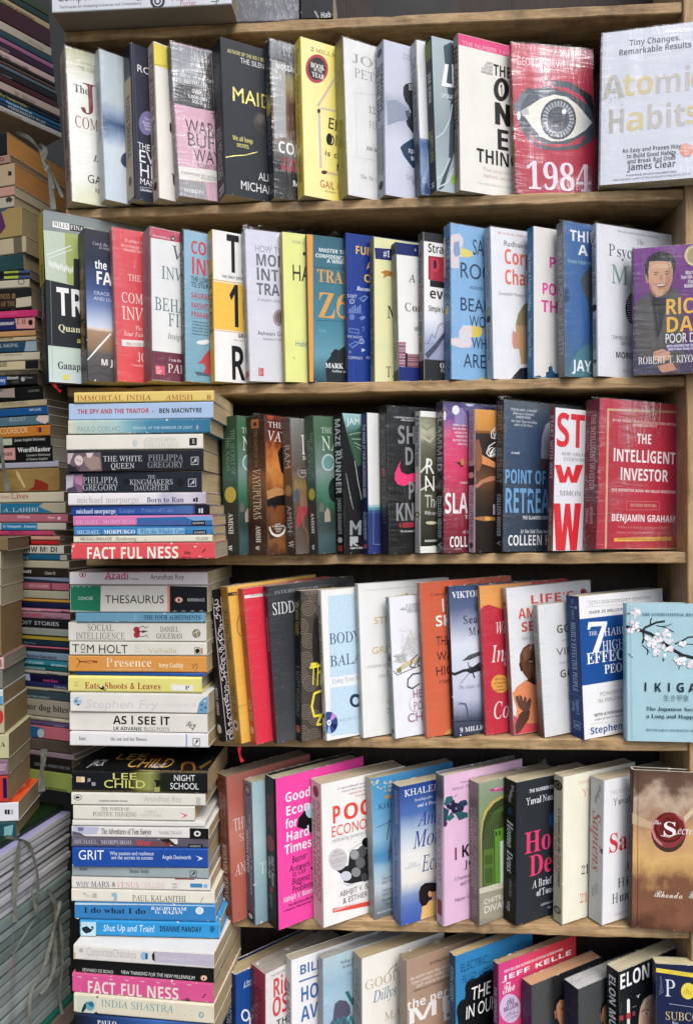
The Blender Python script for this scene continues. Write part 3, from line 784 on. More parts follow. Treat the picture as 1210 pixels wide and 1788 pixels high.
upright('diamonds', 1, r1c, 'lavender grey paperback with a dark profile head in smoke', ('z', [(0, 'c6cbdc'), (.34, 'c9cedd'), (.5, 'b4bacb'), (.6, '9fa7bb'), (.68, 'c3c8d6'), (1, 'c3c9da')], .06, 24), 'a3a8ad', [
    ('P', [(340, 470), (305, 478), (288, 500), (286, 560), (300, 610), (330, 650), (348, 700), (300, 735), (318, 800), (358, 860), (480, 860), (480, 470)], '2b2e35'), ('P', [(160, 610), (230, 600), (310, 660), (320, 760), (250, 770), (165, 800)], '8f99ad'), ('P', [(300, 690), (330, 680), (345, 730), (310, 740)], '5b6270'),
    ('P', [(355, 905), (285, 950), (262, 975), (290, 1040), (360, 1135), (470, 1140), (470, 880)], '2a4560'), ('T', 'D|I', 330, 525, 48, 'b', 'dfe2ea', 348), ('T', 'FO|R', 326, 1018, 34, 'b', 'e2e6ee', 362), ('T', 'W|', 346, 1075, 34, 'b', 'e2e6ee', 372),
    ('T', 'The art of', 285, 252, 16, 'i', '8288a0', 350), ('T', 'investing', 280, 278, 16, 'i', '8288a0', 350), ('T', 'SAU|RABH', 312, 1222, 34, 't', '6e748a', 374), ('T', 'RAKSHIT', 358, 1268, 34, 't', '6e748a'),
    ('SE', .06, .5, .22, .3, '2a2c30'), ('S', 'DIAMONDS', .14, .45, .34, .56, 'b', '1f2226'), ('S', 'IN THE DUST', .14, .5, .34, .14, 'b', '1f2226'), ('S', 'SAURABH MUKHERJEA', .54, .86, .24, .6, 'n', '50545a'), ('S', 'RAKSHIT RANJAN', .54, .84, .24, .2, 'n', '50545a'), ('SE', .92, .5, .24, .3, '2a2c30')])
upright('fourhour', 1, r1c, 'glossy white and blue paperback with a grey fading spine, between two grey covers', ('z', [(0, '5d7fae'), (.2, '7c97c0'), (.33, '4d69a4'), (.36, '6683b4'), (.37, 'e9ecec'), (1, 'dfe2e2')], .01, 30), ('z', [(0, '46506a'), (.3, '4a5468'), (.42, '8c9092'), (.7, 'aaa9a4'), (1, 'c0c1be')], .05), [
    ('P', [(430, 1240), (470, 1120), (478, 980), (486, 1130), (462, 1280)], '9ab0d2'), ('P', [(420, 1330), (462, 1250), (492, 1300), (490, 1342)], '3d5684'),
    ('S', 'THE 4-HOUR WORK WEEK', .1, .62, .62, .2, 'n', '4b5054'), ('S', 'TIMOTHY FERRISS', .66, .9, .5, .25, 'n', '2c3440')], wrap=1, flap=.001)
upright('limitless', 1, r1c, 'slate blue paperback with a dark spine lettered in lime and white drapery', ('z', [(0, 'a9b9be'), (.4, '8b9ca2'), (.7, '9fb0b5'), (1, 'a7b6bd')], .1, 26), '34393d', [
    ('P', [(600, 180), (660, 150), (690, 200), (690, 620), (640, 600), (612, 320)], '43555a'), ('P', [(585, 490), (612, 320), (640, 326), (622, 470), (668, 480), (668, 506), (590, 494)], 'f0f2f2'), ('T', 'I', 655, 500, 170, 'b', 'f0f2f2'),
    ('T', 'UPGRA|DE', 586, 582, 34, 'n', 'e6eaea', 668), ('T', 'A|', 655, 640, 32, 'b', 'e6eaea', 676), ('P', [(655, 620), (690, 560), (690, 1000), (600, 1290), (560, 1310), (640, 1080)], '3c4f55'), ('L', [(545, 900), (600, 860), (650, 760), (668, 640)], 9, 'c5d2d5'), ('L', [(550, 1220), (600, 1180), (650, 1060)], 12, 'bccacd'), ('L', [(555, 1290), (630, 1250), (680, 1140)], 10, 'c5d2d5'),
    ('E', 680, 1225, 18, 40, '8fbf3a'), ('SB', .02, .14, '6f7a3a'), ('S', 'JIM KWIK', .22, .42, .5, .26, 'b', 'b8bcb8'), ('S', 'LIMITLESS', .6, .8, .55, .24, 'b', 'a5b23c'), ('S', 'H', .93, .97, .5, .26, 'b', 'd8d8d8')])
upright('onething', 1, r1c, 'cream paperback with heavy black stacked capitals and a magenta head band', 'e3e1d8', '9c8f7e', [
    ('P', [(700, 60), (1120, 150), (1120, 262), (1090, 262), (718, 168)], 'e0447c'), ('T', 'THE NUMBER 1| NATIONAL', 748, 172, 34, 'n', 'f2a9c2', 1052), ('T', 'GARY', 932, 322, 22, 'n', '2b2a28', 985), ('T', 'KELLER', 922, 346, 22, 'n', '2b2a28', 985), ('T', 'WITH JAY', 900, 368, 22, 'n', '2b2a28', 985), ('T', 'PAPASAN', 896, 392, 22, 'n', '2b2a28', 985),
    ('T', 'TH|E', 990, 408, 88, 'b', '2b2a28', 1090), ('E', 1052, 522, 60, 92, '2b2a28'), ('E', 1052, 522, 24, 56, 'e3e1d8'), ('T', '1', 1040, 566, 90, 'b', '2b2a28', 1066),
    ('P', [(1000, 618), (1040, 626), (1085, 720), (1085, 636), (1122, 644), (1122, 815), (1090, 810), (1042, 705), (1044, 800), (1004, 792)], '2b2a28'), ('T', 'E', 1006, 985, 160, 'b', '2b2a28', 1120), ('T', 'THIN|G', 858, 1085, 108, 'b', '2b2a28', 1120),
    ('T', 'The surprisingly simple', 905, 1155, 30, 'n', 'd9b9b6', 1290), ('T', 'behind extraordinary', 915, 1205, 30, 'n', 'd9b9b6', 1270), ('T', 'The only book of its kind that', 862, 1255, 16, 'i', 'b0aca2', 1180),
    ('S', 'THE ONE THING', .06, .6, .7, .15, 'b', '27221d'), ('S', 'GARY KELLER WITH JAY PAPASAN', .63, .92, .45, .28, 'n', '4a4138')])
EYE_ART = [('T', 'INTERNATIONAL BESTSELLER', 106, 240, 15, 'n', 'e59aa4', 400), ('T', 'GEORGE ORWELL', 78, 340, 50, 'n', 'f1c8cd', 437),
    ('P', [(62, 600), (110, 520), (200, 450), (300, 436), (420, 452), (520, 520), (600, 610), (600, 790), (560, 830), (470, 880), (330, 892), (240, 880), (150, 820), (100, 740)], '4b5560'),
    ('P', [(140, 470), (250, 444), (330, 446), (300, 470), (180, 500)], 'c8364c'), ('P', [(265, 475), (400, 490), (500, 545), (560, 610), (520, 590), (410, 520)], 'c8364c'), ('P', [(62, 600), (110, 520), (150, 530), (110, 600), (90, 720)], '6d7884'), ('P', [(130, 760), (250, 850), (400, 850), (520, 790), (480, 850), (330, 872), (220, 850)], 'c8364c'), ('P', [(450, 470), (560, 540), (604, 620), (604, 700), (560, 640)], '23282e'),
    ('P', [(118, 632), (170, 600), (230, 560), (320, 532), (400, 548), (470, 600), (562, 712), (520, 760), (450, 805), (370, 830), (300, 832), (230, 800), (170, 730), (128, 670)], 'e8e6d8'), ('P', [(100, 640), (150, 610), (160, 660), (120, 670)], 'b9bdb8'),
    ('E', 345, 690, 114, 132, '3a4149'), ('E', 345, 690, 102, 118, '59626c')] + \
    [('L', [(345 + 66 * math.cos(a * .2244), 690 + 76 * math.sin(a * .2244)), (345 + 96 * math.cos(a * .2244), 690 + 112 * math.sin(a * .2244))], 11, 'a9b0b5') for a in range(28)] + \
    [('E', 345, 690, 70, 80, '454d57'), ('E', 382, 642, 15, 17, 'e9ecec'), ('L', [(262, 712), (280, 760), (330, 780)], 7, 'dfe3e4'), ('E', 92, 668, 12, 30, 'd8dcdc'),
     ('T', '1984', 138, 1135, 170, 's', 'eed9e4', 560)]
upright('orwell', 1, r1d, 'red paperback with a large staring grey eye and white numerals', ('z', [(0, 'b52a44'), (.5, 'c4223e'), (1, 'c64a5c')], .03), ('z', [(0, '8c4a3c'), (.5, 'a85a48'), (1, 'b8344c')], .08), EYE_ART, wrap=12, W=.1085)
GEO['atomic'] = (1050.4, 63.6, 1045.8, 333.6, -10, -8, 20)
upright('atomic', 1, r1d, 'large white paperback turned outwards with speckled gold title, beside the post', 'dadde6', 'd2d4da', [
    ('L', [(645, 160), (632, 1145)], 1.6, 'c4c8d2'), ('T', 'Tiny Changes,', 800, 222, 38, 'b', '5b6270', 1125), ('T', 'Remarkable Results', 732, 284, 38, 'b', '5b6270', 1196),
    ('T', 'A', 622, 566, 150, 'b', 'bdb9ac', 770), ('T', 'to', 752, 545, 150, 'b', 'dccb92', 958), ('T', 'mi', 954, 528, 150, 'b', 'c6c2ba', 1200), ('T', 'c', 1188, 500, 150, 'b', 'd6c89c', 1262), ('T', 'H', 655, 784, 150, 'b', 'bdb9ac', 778), ('T', 'a', 772, 768, 150, 'b', 'dccb92', 905), ('T', 'bit', 900, 755, 150, 'b', 'c6c2ba', 1162), ('T', 's', 1158, 722, 150, 'b', 'd6c89c', 1240), ('T', 'An Easy and Proven Way', 754, 908, 27, 'b', '4c525e', 1130), ('T', 'to Build Good Habits', 782, 942, 27, 'b', '4c525e', 1098), ('T', 'and Break Bad Ones', 785, 976, 27, 'b', '4c525e', 1095),
    ('T', 'James Clear', 790, 1020, 42, 'b', '444b5c', 1095), ('T', 'A supremely practical and useful book.', 778, 1057, 14, 'b', '777d88', 1104), ('T', 'Mark Manson, author of The Subtle Art of Not Giving A F*ck', 696, 1087, 14, 'b', '9aa0aa', 1190),
    ('E', 1165, 888, 43, 43, 'ef8f72'), ('T', 'OVER', 1145, 866, 13, 'b', 'f7d9cc', 1186), ('T', '1 MILLION', 1132, 884, 13, 'b', 'f7d9cc', 1200), ('T', 'COPIES', 1142, 902, 13, 'b', 'f7d9cc', 1190), ('T', 'SOLD', 1150, 919, 13, 'b', 'f7d9cc', 1182), ('P', [(1060, 905), (1085, 915), (1098, 935), (1075, 928)], '585c64')] +
    [('E', 640 + random.random() * 120, 420 + random.random() * 360, 2.2, 2.2, 'a99a64') for _ in range(70)], wrap=2, W=.128, flap=.002)

# ---- second shelf
upright('pairs', 2, r2a, 'tall grey and black hardback leaning out at the end of its row, lime spine top', ('z', [(0, 'c4d2d6'), (.12, 'bccfc4'), (.6, 'c8d4c4'), (.75, 'a9b59a'), (.83, '8b948f'), (1, '7d8788')], .05, 14), '1f2224', [
    ('P', [(57, 70), (540, 180), (540, 210), (320, 185), (62, 200)], '848d8d'), ('P', [(64, 200), (300, 235), (300, 610), (80, 538)], 'b9c6b2'), ('P', [(210, 220), (300, 235), (300, 600), (225, 560)], '9fae62'), ('L', [(90, 370), (250, 310)], 7, 'd9e3df'), ('L', [(95, 395), (260, 335)], 5, 'd9e3df')] +
    [('E', 105 + i * 13, 425 + i * 4 + (i % 3) * 6, 5, 22, 'dde5de') for i in range(13)] +
    [('P', [(128, 140), (241, 158), (241, 203), (128, 180)], 'eeeeea'), ('P', [(243, 160), (345, 178), (345, 220), (243, 203)], '26292b'), ('T', 'WILEY', 135, 175, 30, 's', '2a2c2e', 236), ('T', 'FIN|ANCE', 248, 196, 30, 's', 'dcdcda', 312),
     ('P', [(80, 538), (270, 580), (270, 395), (540, 440), (540, 1035), (88, 985)], '23272b'), ('T', 'P', 295, 560, 130, 'b', 'e9e9e9'), ('T', 'TR|ADING', 155, 780, 190, 'b', 'ececec', 345), ('T', 'Quan|titative', 165, 888, 44, 's', 'ddd9b0', 318), ('T', 'and', 292, 970, 38, 's', 'c3c46a'),
     ('T', 'Ganap|athy', 162, 1146, 48, 's', '2e3436', 318), ('P', [(200, 1185), (238, 1190), (235, 1225), (196, 1220)], 'd9d24a'), ('L', [(112, 545), (128, 1215)], 2, '8d999b'),
     ('SB', .0, .42, 'b8a628'), ('S', 'PAIRS', .3, .415, .5, .25, 'b', '22241c'), ('S', 'TRADING', .43, .62, .5, .25, 'b', '8f918c')], hard=1, W=.15)
upright('fastlane', 2, r2a, 'navy paperback with a desert road fading to a white horizon', ('z', [(0, '4a4a4e'), (.18, '5c5a5a'), (.22, '8a6f56'), (.33, 'a3866a'), (.345, 'd8c9b4'), (.36, 'c6d0e2'), (.5, '6d83b4'), (.62, '3c4f80'), (.8, '2b3046'), (1, '34373f')], .015, 20), '2f3134', [
    ('L', [(362, 1085), (440, 1000), (522, 910)], 12, 'eceae6'), ('T', 'Crack the code', 400, 300, 22, 'i', 'b9bcc6', 560), ('T', 'to wealth', 445, 330, 22, 'i', 'b9bcc6', 540), ('T', 'the', 414, 462, 56, 'b', 'f0f0f0', 498), ('T', 'FA|STLANE', 420, 568, 88, 'b', 'f0f0f0', 530), ('T', 'CRACK| THE', 408, 638, 22, 'n', 'c9d2e6', 516), ('T', 'AND LI|VE', 408, 676, 22, 'n', 'c9d2e6', 516),
    ('L', [(375, 1140), (430, 1120), (480, 1150), (520, 1130)], 3, '38383c'), ('L', [(380, 1190), (450, 1170), (520, 1200)], 3, '3a3a3e'), ('T', 'M J| DEMARCO', 456, 1122, 42, 'b', 'e6e6e6', 540),
    ('S', 'MILLIONAIRE', .08, .24, .3, .35, 'n', '777a7c'), ('S', 'the millionaire fastlane', .25, .78, .55, .22, 'b', 'b48a4a'), ('SB', .8, .81, 'a63a2e')], worn=.7)
upright('little', 2, r2a, 'coral red paperback with white serif capitals, in tight film', 'e0454c', 'b86a66', [
    ('T', 'Rather than', 622, 282, 24, 't', 'f3b8b8', 790), ('T', 'investment m', 592, 312, 24, 't', 'f3b8b8', 750), ('T', 'should inst', 610, 342, 24, 't', 'f3b8b8', 745), ('T', 'THE', 645, 545, 44, 't', 'f6dcd8', 735), ('T', 'COM|MON', 602, 692, 68, 't', 'f6e2de', 750), ('T', 'INV|ESTING', 606, 808, 88, 't', 'f6e2de', 752),
    ('T', 'The| only', 690, 884, 30, 'I', 'f3c2bf', 740), ('T', 'Your Fair| Share', 612, 920, 32, 'I', 'f3c2bf', 752), ('P', [(597, 948), (790, 958), (790, 1000), (600, 992)], 'ece6e4'), ('T', '10th ANNIVE|RSARY', 622, 984, 20, 't', '8a5a5a', 755), ('T', 'J|OHN', 712, 1100, 62, 't', 'f6e2de', 735), ('T', 'Founder', 668, 1128, 16, 't', 'f3c2bf', 745),
    ('S', 'THE LITTLE BOOK', .1, .5, .4, .3, 't', '8c4a48')], wrap=4)
upright('value', 2, r2a, 'white film wrapped paperback with teal serif title and maroon base', 'e4e5e2', ('z', [(0, '6a4a52'), (.3, '8b7176'), (1, '9a8488')], .06), [
    ('P', [(770, 170), (1000, 200), (1010, 290), (792, 252)], 'c8405c'), ('T', 'Also available as', 808, 244, 18, 'I', 'eab9c2', 925), ('E', 947, 260, 17, 17, '2f2f2d'), ('E', 947, 260, 7, 7, 'd8d8c8'), ('T', 'VALUE', 955, 400, 92, 't', '2f4a4c'), ('T', 'IN|VESTING', 874, 532, 86, 't', '47747a', 968), ('T', 'BEH|AVIORAL', 828, 744, 88, 't', '47747a', 992), ('T', 'F|INANCE', 920, 856, 88, 't', '47747a', 970),
    ('T', 'Insig|hts', 912, 942, 40, 'i', '4a4a48', 995), ('P', [(802, 1022), (1040, 1050), (1040, 1260), (806, 1232)], '6e2a3e'), ('P', [(826, 1122), (892, 1130), (892, 1190), (828, 1182)], 'd8506c'), ('T', 'Mc', 834, 1146, 15, 'b', 'f0c0c8', 858), ('T', 'Graw', 834, 1165, 15, 'b', 'f0c0c8', 872), ('T', 'Hill', 834, 1182, 15, 'b', 'f0c0c8', 862), ('T', 'From th|e', 920, 1096, 24, 't', 'e3cdd2', 994), ('T', 'PA|RAG', 916, 1172, 58, 't', 'efe4e4', 998),
    ('S', 'VALUE INVESTING AND BEHAVIORAL FINANCE', .12, .8, .3, .4, 't', '5b4a4e')], wrap=6, flap=.009)
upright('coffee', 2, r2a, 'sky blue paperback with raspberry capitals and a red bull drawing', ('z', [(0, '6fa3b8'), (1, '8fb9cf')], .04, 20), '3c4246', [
    ('T', 'CO|FFEE', 1066, 358, 88, 'b', 'cf3a50', 1176), ('T', 'IN|VESTING', 1070, 500, 112, 'b', 'cf3a50', 1178), ('T', 'THE LOW| RISK', 1070, 548, 34, 'b', '23384a', 1186), ('T', 'TO STUP|ENDOUS', 1070, 588, 34, 'b', '23384a', 1188), ('T', 'SAURA|BH', 1070, 660, 36, 'b', 'b63a56', 1182), ('T', 'RAKSHIT|', 1070, 728, 36, 'b', 'b63a56', 1186), ('T', 'PRANAB|', 1070, 790, 36, 'b', 'b63a56', 1190)] +
    [('L', [(1070, y), (1190, y + 8)], 2, '5a8296') for y in (672, 740, 800)] + [('T', s, 1075, 828 + i * 21, 13, 's', '2f4a5c', 1190) for i, s in enumerate(('A must read for the', 'of Indias most intr', 'upper middle class', 'Avinash K. Dixit', 'Princeton Univer'))] +
    [('E', 1148, 968, 42, 15, 'e6ecee'), ('E', 1170, 962, 22, 14, 'e6ecee'), ('P', [(1165, 1050), (1190, 1020), (1250, 1010), (1250, 1150), (1190, 1190), (1150, 1180), (1170, 1140), (1155, 1110), (1110, 1112), (1140, 1090)], 'c23a4a'), ('P', [(1095, 1165), (1150, 1172), (1210, 1200), (1110, 1192)], '3f5f70'),
     ('S', 'COFFEE CAN INVESTING', .1, .7, .5, .25, 'b', '7f898c')], wrap=5)
upright('tenx', 2, r2b, 'white paperback with one huge black numeral on a yellow band', 'e7e6e3', 'c9a23c', [
    ('T', 'THE', 180, 408, 258, 'b', '1c1b19', 470), ('T', 'THE ONLY DIF|FERENCE', 148, 446, 19, 'b', '4a4845', 272), ('B', 92, 457, 464, 'd9b64c'), ('B', 95, 472, 795, 'ecbc3a'), ('B', 98, 802, 807, 'd9b64c'), ('T', '1|0X', 192, 780, 290, 'b', '1c1b19', 288), ('T', 'G|RANT', 258, 856, 27, 'b', '2c2a28', 278), ('T', 'NEW YORK TIMES', 228, 878, 10, 'n', '8a8884', 330), ('T', 'R|ULE', 204, 1142, 232, 'b', '1c1b19', 308), ('S', 'THE 10X RULE', .28, .68, .6, .2, 'b', '32281a'), ('SB', .06, .19, 'b9b3a6'), ('S', 'CARDONE', .075, .18, .5, .25, 'n', '55504a')])
upright('intraday', 2, r2b, 'pale lilac paperback in a baggy wrapper with a torn plume on top', ('z', [(0, 'd5d5d9'), (1, 'cfcfe0')], .05, 12), 'b7b7bb', [
    ('T', 'HOW T|O', 372, 268, 44, 'n', '8b8b9c', 528), ('T', 'MO|NEY', 376, 362, 80, 'b', '5c5c66', 522), ('T', 'INT|RADAY', 380, 462, 80, 'b', '5c5c66', 535), ('T', 'TRA|DING', 384, 562, 80, 'b', '5c5c66', 540), ('T', 'A master class by', 388, 606, 24, 'i', '6a6a76', 580), ('E', 535, 722, 40, 56, '9a8a90'), ('E', 535, 722, 24, 36, '7a5f60'),
    ('T', 'Ashwani G|ujral', 390, 838, 30, 'n', '3d3d46', 548), ('T', 'Rachana A Vaidya', 430, 872, 17, 'n', '5a5a64', 575), ('P', [(395, 1060), (432, 1066), (432, 1120), (397, 1116)], 'c04a52'), ('T', 'Mc', 399, 1080, 11, 'b', 'e8c0c2', 414), ('T', 'Graw', 399, 1095, 11, 'b', 'e8c0c2', 426), ('T', 'Hill', 399, 1110, 11, 'b', 'e8c0c2', 418),
    ('S', 'HOW TO MAKE MONEY IN INTRADAY TRADING', .15, .86, .42, .3, 'b', '77777d'), ('SB', .93, .97, 'b04a4e')], wrap=7, flap=.014)
upright('habit', 2, r2b, 'lemon yellow paperback with one bold black capital', 'dfe283', ('z', [(0, 'b0aa52'), (1, 'a6a35a')], .05), [
    ('T', 'OVER 2| MILLION', 622, 212, 20, 'n', '8a9a7c', 706), ('T', 'H|ABIT', 624, 466, 108, 'n', '2a2a20', 690), ('E', 706, 285, 8, 12, '2a2a20'), ('T', 'Habi|ts', 648, 914, 36, 'n', '4f8a96', 722), ('E', 638, 995, 4, 4, '5c5c3c'), ('S', 'SMALL HABITS', .28, .56, .45, .28, 'n', '6f6c34')])
upright('zone', 2, r2b, 'teal paperback with an orange strip and gold serif capitals', ('z', [(0, '274c58'), (.2, '5d98a8'), (.4, '3f7f92'), (1, '2f6272')], .08, 16), '34565f', [
    ('P', [(722, 148), (766, 155), (770, 1170), (740, 1165)], 'dc9a36'), ('T', 'MASTER T|HE', 806, 270, 26, 'b', 'dde6e4', 966), ('T', 'CONFIDENC|E', 784, 308, 26, 'b', 'dde6e4', 968), ('T', 'A WIN|NING', 862, 346, 26, 'b', 'dde6e4', 962), ('L', [(775, 378), (980, 385)], 3, '274a54'), ('T', 'TRA|DING', 796, 474, 84, 's', 'd59a45', 968), ('T', 'Z|ONE', 800, 718, 172, 's', 'd59a45', 922), ('E', 966, 670, 38, 56, 'd59a45'), ('E', 966, 670, 22, 42, '3f7f92'), ('L', [(790, 738), (1000, 746)], 3, '2a5966'),
    ('T', 'TMA', 806, 822, 24, 'b', '6fa4b4', 860), ('P', [(860, 1170), (850, 1030), (890, 980), (960, 930), (1010, 900), (1010, 1175)], '1f2a30'), ('P', [(885, 970), (915, 935), (940, 940), (920, 1000)], '16202a'), ('T', 'MARK| DOUGLAS', 850, 1062, 34, 's', 'e9ecea', 972), ('T', 'Author of', 896, 1092, 18, 's', 'cfd8d8', 990)], W=.13)
upright('fundamental', 2, r2b, 'royal blue paperback covered in small white finance doodles', '14388c', '0f2a66', [
    ('T', 'FUN|DAMENTAL', 1054, 286, 56, 'b', 'e3b93c', 1180), ('T', 'ANALYSIS', 1132, 388, 46, 'b', 'e3b93c'), ('T', 'OF', 1112, 478, 54, 'b', 'e3b93c'), ('T', 'Becom|e', 1066, 534, 28, 'I', 'dfe4ee', 1160), ('T', 'DEBT', 1000, 582, 22, 'n', 'b9c8e6', 1068), ('E', 1032, 610, 17, 17, 'b9c8e6'), ('E', 1032, 610, 13, 13, '14388c'), ('T', '$', 1026, 618, 14, 'b', 'b9c8e6'),
    ('P', [(1080, 590), (1120, 568), (1144, 580), (1110, 616)], '7d95c8'), ('P', [(1088, 590), (1118, 576), (1134, 582), (1108, 606)], '24489a')] + [('P', [(1012 + i * 12, 690), (1012 + i * 12, 660 - (i * 37) % 28), (1020 + i * 12, 660 - (i * 37) % 28), (1020 + i * 12, 690)], '6f8ac4') for i in range(7)] +
    [('L', [(1005, 688), (1110, 692)], 2, '6f8ac4'), ('E', 1032, 716, 18, 22, '5f7cbc'), ('P', [(1080, 722), (1110, 706), (1128, 720), (1100, 740)], '6f8ac4'), ('P', [(1010, 790), (1078, 800), (1082, 832), (1014, 822)], '6f8ac4'), ('P', [(1014, 795), (1074, 804), (1078, 827), (1018, 818)], '1c4094'), ('L', [(1100, 790), (1115, 785), (1118, 800), (1105, 812)], 3, '7d95c8'), ('T', 'P/E RATIO', 1003, 858, 18, 'n', 'b9c8e6', 1104), ('E', 1098, 884, 17, 17, 'b9c8e6'), ('E', 1098, 884, 13, 13, '14388c'), ('T', '$', 1093, 892, 14, 'b', 'b9c8e6'), ('P', [(1010, 905), (1060, 880), (1082, 895), (1036, 930)], '6f8ac4'), ('P', [(1018, 906), (1058, 887), (1072, 895), (1034, 922)], '1c4094'), ('E', 1018, 955, 9, 9, '5f7cbc'), ('P', [(1098, 930), (1126, 942), (1098, 956)], 'b9c8e6'), ('T', 'COMPANY', 1006, 1002, 20, 'n', 'b9c8e6', 1104), ('T', 'AS|SETS', 1128, 1002, 20, 'n', 'b9c8e6', 1150), ('L', [(1022, 165), (1040, 1160)], 2, '3a5aa4'),
     ('S', 'FUNDAMENTAL ANALYSIS OF SHARES', .12, .9, .55, .22, 'b', '9a8a4a')], rough=.28)
upright('millmind', 2, r2c, 'cream yellow paperback with a small navy flash and a grey olive spine', 'dedda6', '8e8c72', [
    ('P', [(96, 252), (290, 268), (290, 352), (102, 330)], '1d2c66'), ('T', '#1', 158, 314, 44, 's', 'e9e9ea', 206), ('P', [(140, 425), (175, 410), (230, 425), (230, 455), (190, 450), (155, 468), (165, 440)], 'b9772a'), ('T', 'MILL', 190, 748, 86, 't', '26262a'), ('T', 'T|. HARV', 182, 1160, 72, 't', '26262a', 220), ('S', 'Secrets of the Millionaire Mind - T. Harv Eker', .1, .88, .6, .22, 's', '2f2e28')])
upright('common', 2, r2c, 'white paperback with navy head and foot bands and a row of copper coins', 'e3e3df', '8d8f84', [
    ('B', 250, 205, 298, '1c2b64'), ('T', 'A', 375, 275, 18, 's', 'dfe2ee'), ('T', 'A', 342, 494, 56, 't', '2c2c30', 390), ('T', 'Co|mmon', 314, 698, 60, 't', '2c2c30', 396), ('T', 's|tocks', 374, 836, 40, 't', '2c2c30', 392), ('B', 266, 1090, 1200, '1f2d74')] +
    [('P', [(266, 915 + i * 22), (316, 917 + i * 22), (316, 936 + i * 22), (266, 934 + i * 22)], ('a5728a', '8a5a74')[i % 2]) for i in range(8)] + [('P', [(326, 1000 + i * 16), (420, 1004 + i * 16), (420, 1018 + i * 16), (326, 1014 + i * 16)], ('a06c7c', '7d505e')[i % 2]) for i in range(6)] + [('P', [(312, 995), (328, 995), (328, 1092), (312, 1092)], '241d22'),
     ('SB', .0, .08, '2a3040'), ('S', 'COMMON STOCKS AND UNCOMMON PROFITS', .13, .56, .3, .5, 't', '4a4a44'), ('S', 'Pratap', .72, .84, .4, .3, 't', '4a4a44'), ('SB', .92, 1, '3a3c42')], worn=.7)
upright('strategies', 2, r2c, 'white trading paperback with red and black block letters over a blue chart', ('z', [(0, '2b2e30'), (.14, '2b2e30'), (.145, '8f98b4'), (.25, '9aa4c0'), (.42, 'dfe2ea'), (.5, 'e6e6e4'), (.935, 'e6e6e4'), (.94, '2c2d2f'), (1, '2c2d2f')], .004), '8f8f8c', [
    ('T', 'Stra|tegies', 470, 282, 62, 'b', '3a3a3a', 582), ('P', [(474, 308), (580, 320), (580, 495), (530, 486), (474, 476)], 'a32a3c'), ('P', [(486, 480), (590, 495), (590, 540), (486, 525)], '232325'), ('T', 'P|ro', 478, 470, 150, 'b', 'c0344a', 560), ('P', [(512, 340), (530, 343), (530, 400), (512, 398)], '232325'), ('T', 'ev|ery', 482, 606, 72, 'b', '2a2a2a', 578), ('T', 'Simple L|essons', 476, 698, 40, 'b', '3a3a3a', 582),
    ('L', [(470, 930), (500, 860), (520, 890), (548, 800), (580, 780)], 5, '5b6a94'), ('P', [(450, 1000), (520, 930), (590, 840), (590, 880), (530, 970), (470, 1036)], '4c5264'), ('L', [(450, 925), (590, 935)], 2, '6b76a0'), ('T', 'O|liver', 555, 1100, 38, 's', 'e6e6e6', 586), ('T', 'Co|', 562, 1128, 20, 's', 'e6e6e6', 588),
    ('SB', 0, .05, '4a4a4a'), ('S', 'Strategies for', .13, .34, .6, .2, 'b', '2c2c2c'), ('S', 'Profiting', .35, .53, .68, .18, 'b', '8f2c3c'), ('S', 'on', .55, .58, .5, .25, 'n', '2c2c2c'), ('S', 'every trade', .595, .8, .6, .2, 'b', '2c2c2c'), ('SB', .865, 1, '2e3032')])
HAND = [('P', [(640, 160), (690, 150), (720, 190), (718, 240), (700, 260), (780, 280), (788, 305), (760, 322), (690, 316), (690, 395), (660, 400), (625, 390), (620, 180)], 'd9cfd2'), ('P', [(655, 215), (690, 205), (700, 300), (670, 320), (650, 290)], '7f9cc4'), ('P', [(700, 250), (780, 278), (788, 305), (760, 322), (700, 312)], 'e2cf5a'),
        ('P', [(690, 840), (720, 800), (800, 800), (850, 815), (855, 850), (835, 880), (770, 885), (785, 930), (770, 955), (700, 958), (634, 935), (632, 890), (690, 885)], 'e0d2d4'), ('P', [(780, 802), (850, 815), (855, 850), (835, 882), (780, 882)], 'e6cb4a'), ('P', [(715, 860), (760, 850), (750, 930), (715, 930)], 'cfd6de')]
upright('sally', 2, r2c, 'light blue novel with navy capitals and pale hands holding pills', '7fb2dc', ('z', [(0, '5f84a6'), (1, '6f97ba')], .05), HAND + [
    ('T', 'SA|LLY', 784, 300, 108, 'n', '22385c', 864), ('T', 'RO|ONEY', 692, 460, 108, 'n', '22385c', 850), ('T', 'AUTHOR| OF', 765, 542, 22, 'n', '22385c', 856), ('T', 'BEA|UTIFUL', 694, 692, 92, 'n', '22385c', 862), ('T', 'WO|RLD', 764, 808, 80, 'n', '22385c', 880), ('T', 'WH|ERE', 780, 958, 74, 'n', '22385c', 886), ('T', 'ARE| YOU', 722, 1092, 96, 'n', '22385c', 880), ('E', 860, 1182, 30, 14, 'e6cb4a'),
    ('SB', .07, .33, 'c9c3ae', .0, .35), ('S', 'SALLY ROONEY', .08, .53, .55, .3, 'n', '1f2f4a'), ('SE', .555, .5, .3, .2, 'd8b84a'), ('S', 'BEAUTIFUL WORLD', .62, .95, .3, .52, 'n', '1f2f4a'), ('S', 'WHERE ARE YOU', .62, .9, .3, .12, 'n', '1f2f4a')], wrap=1)
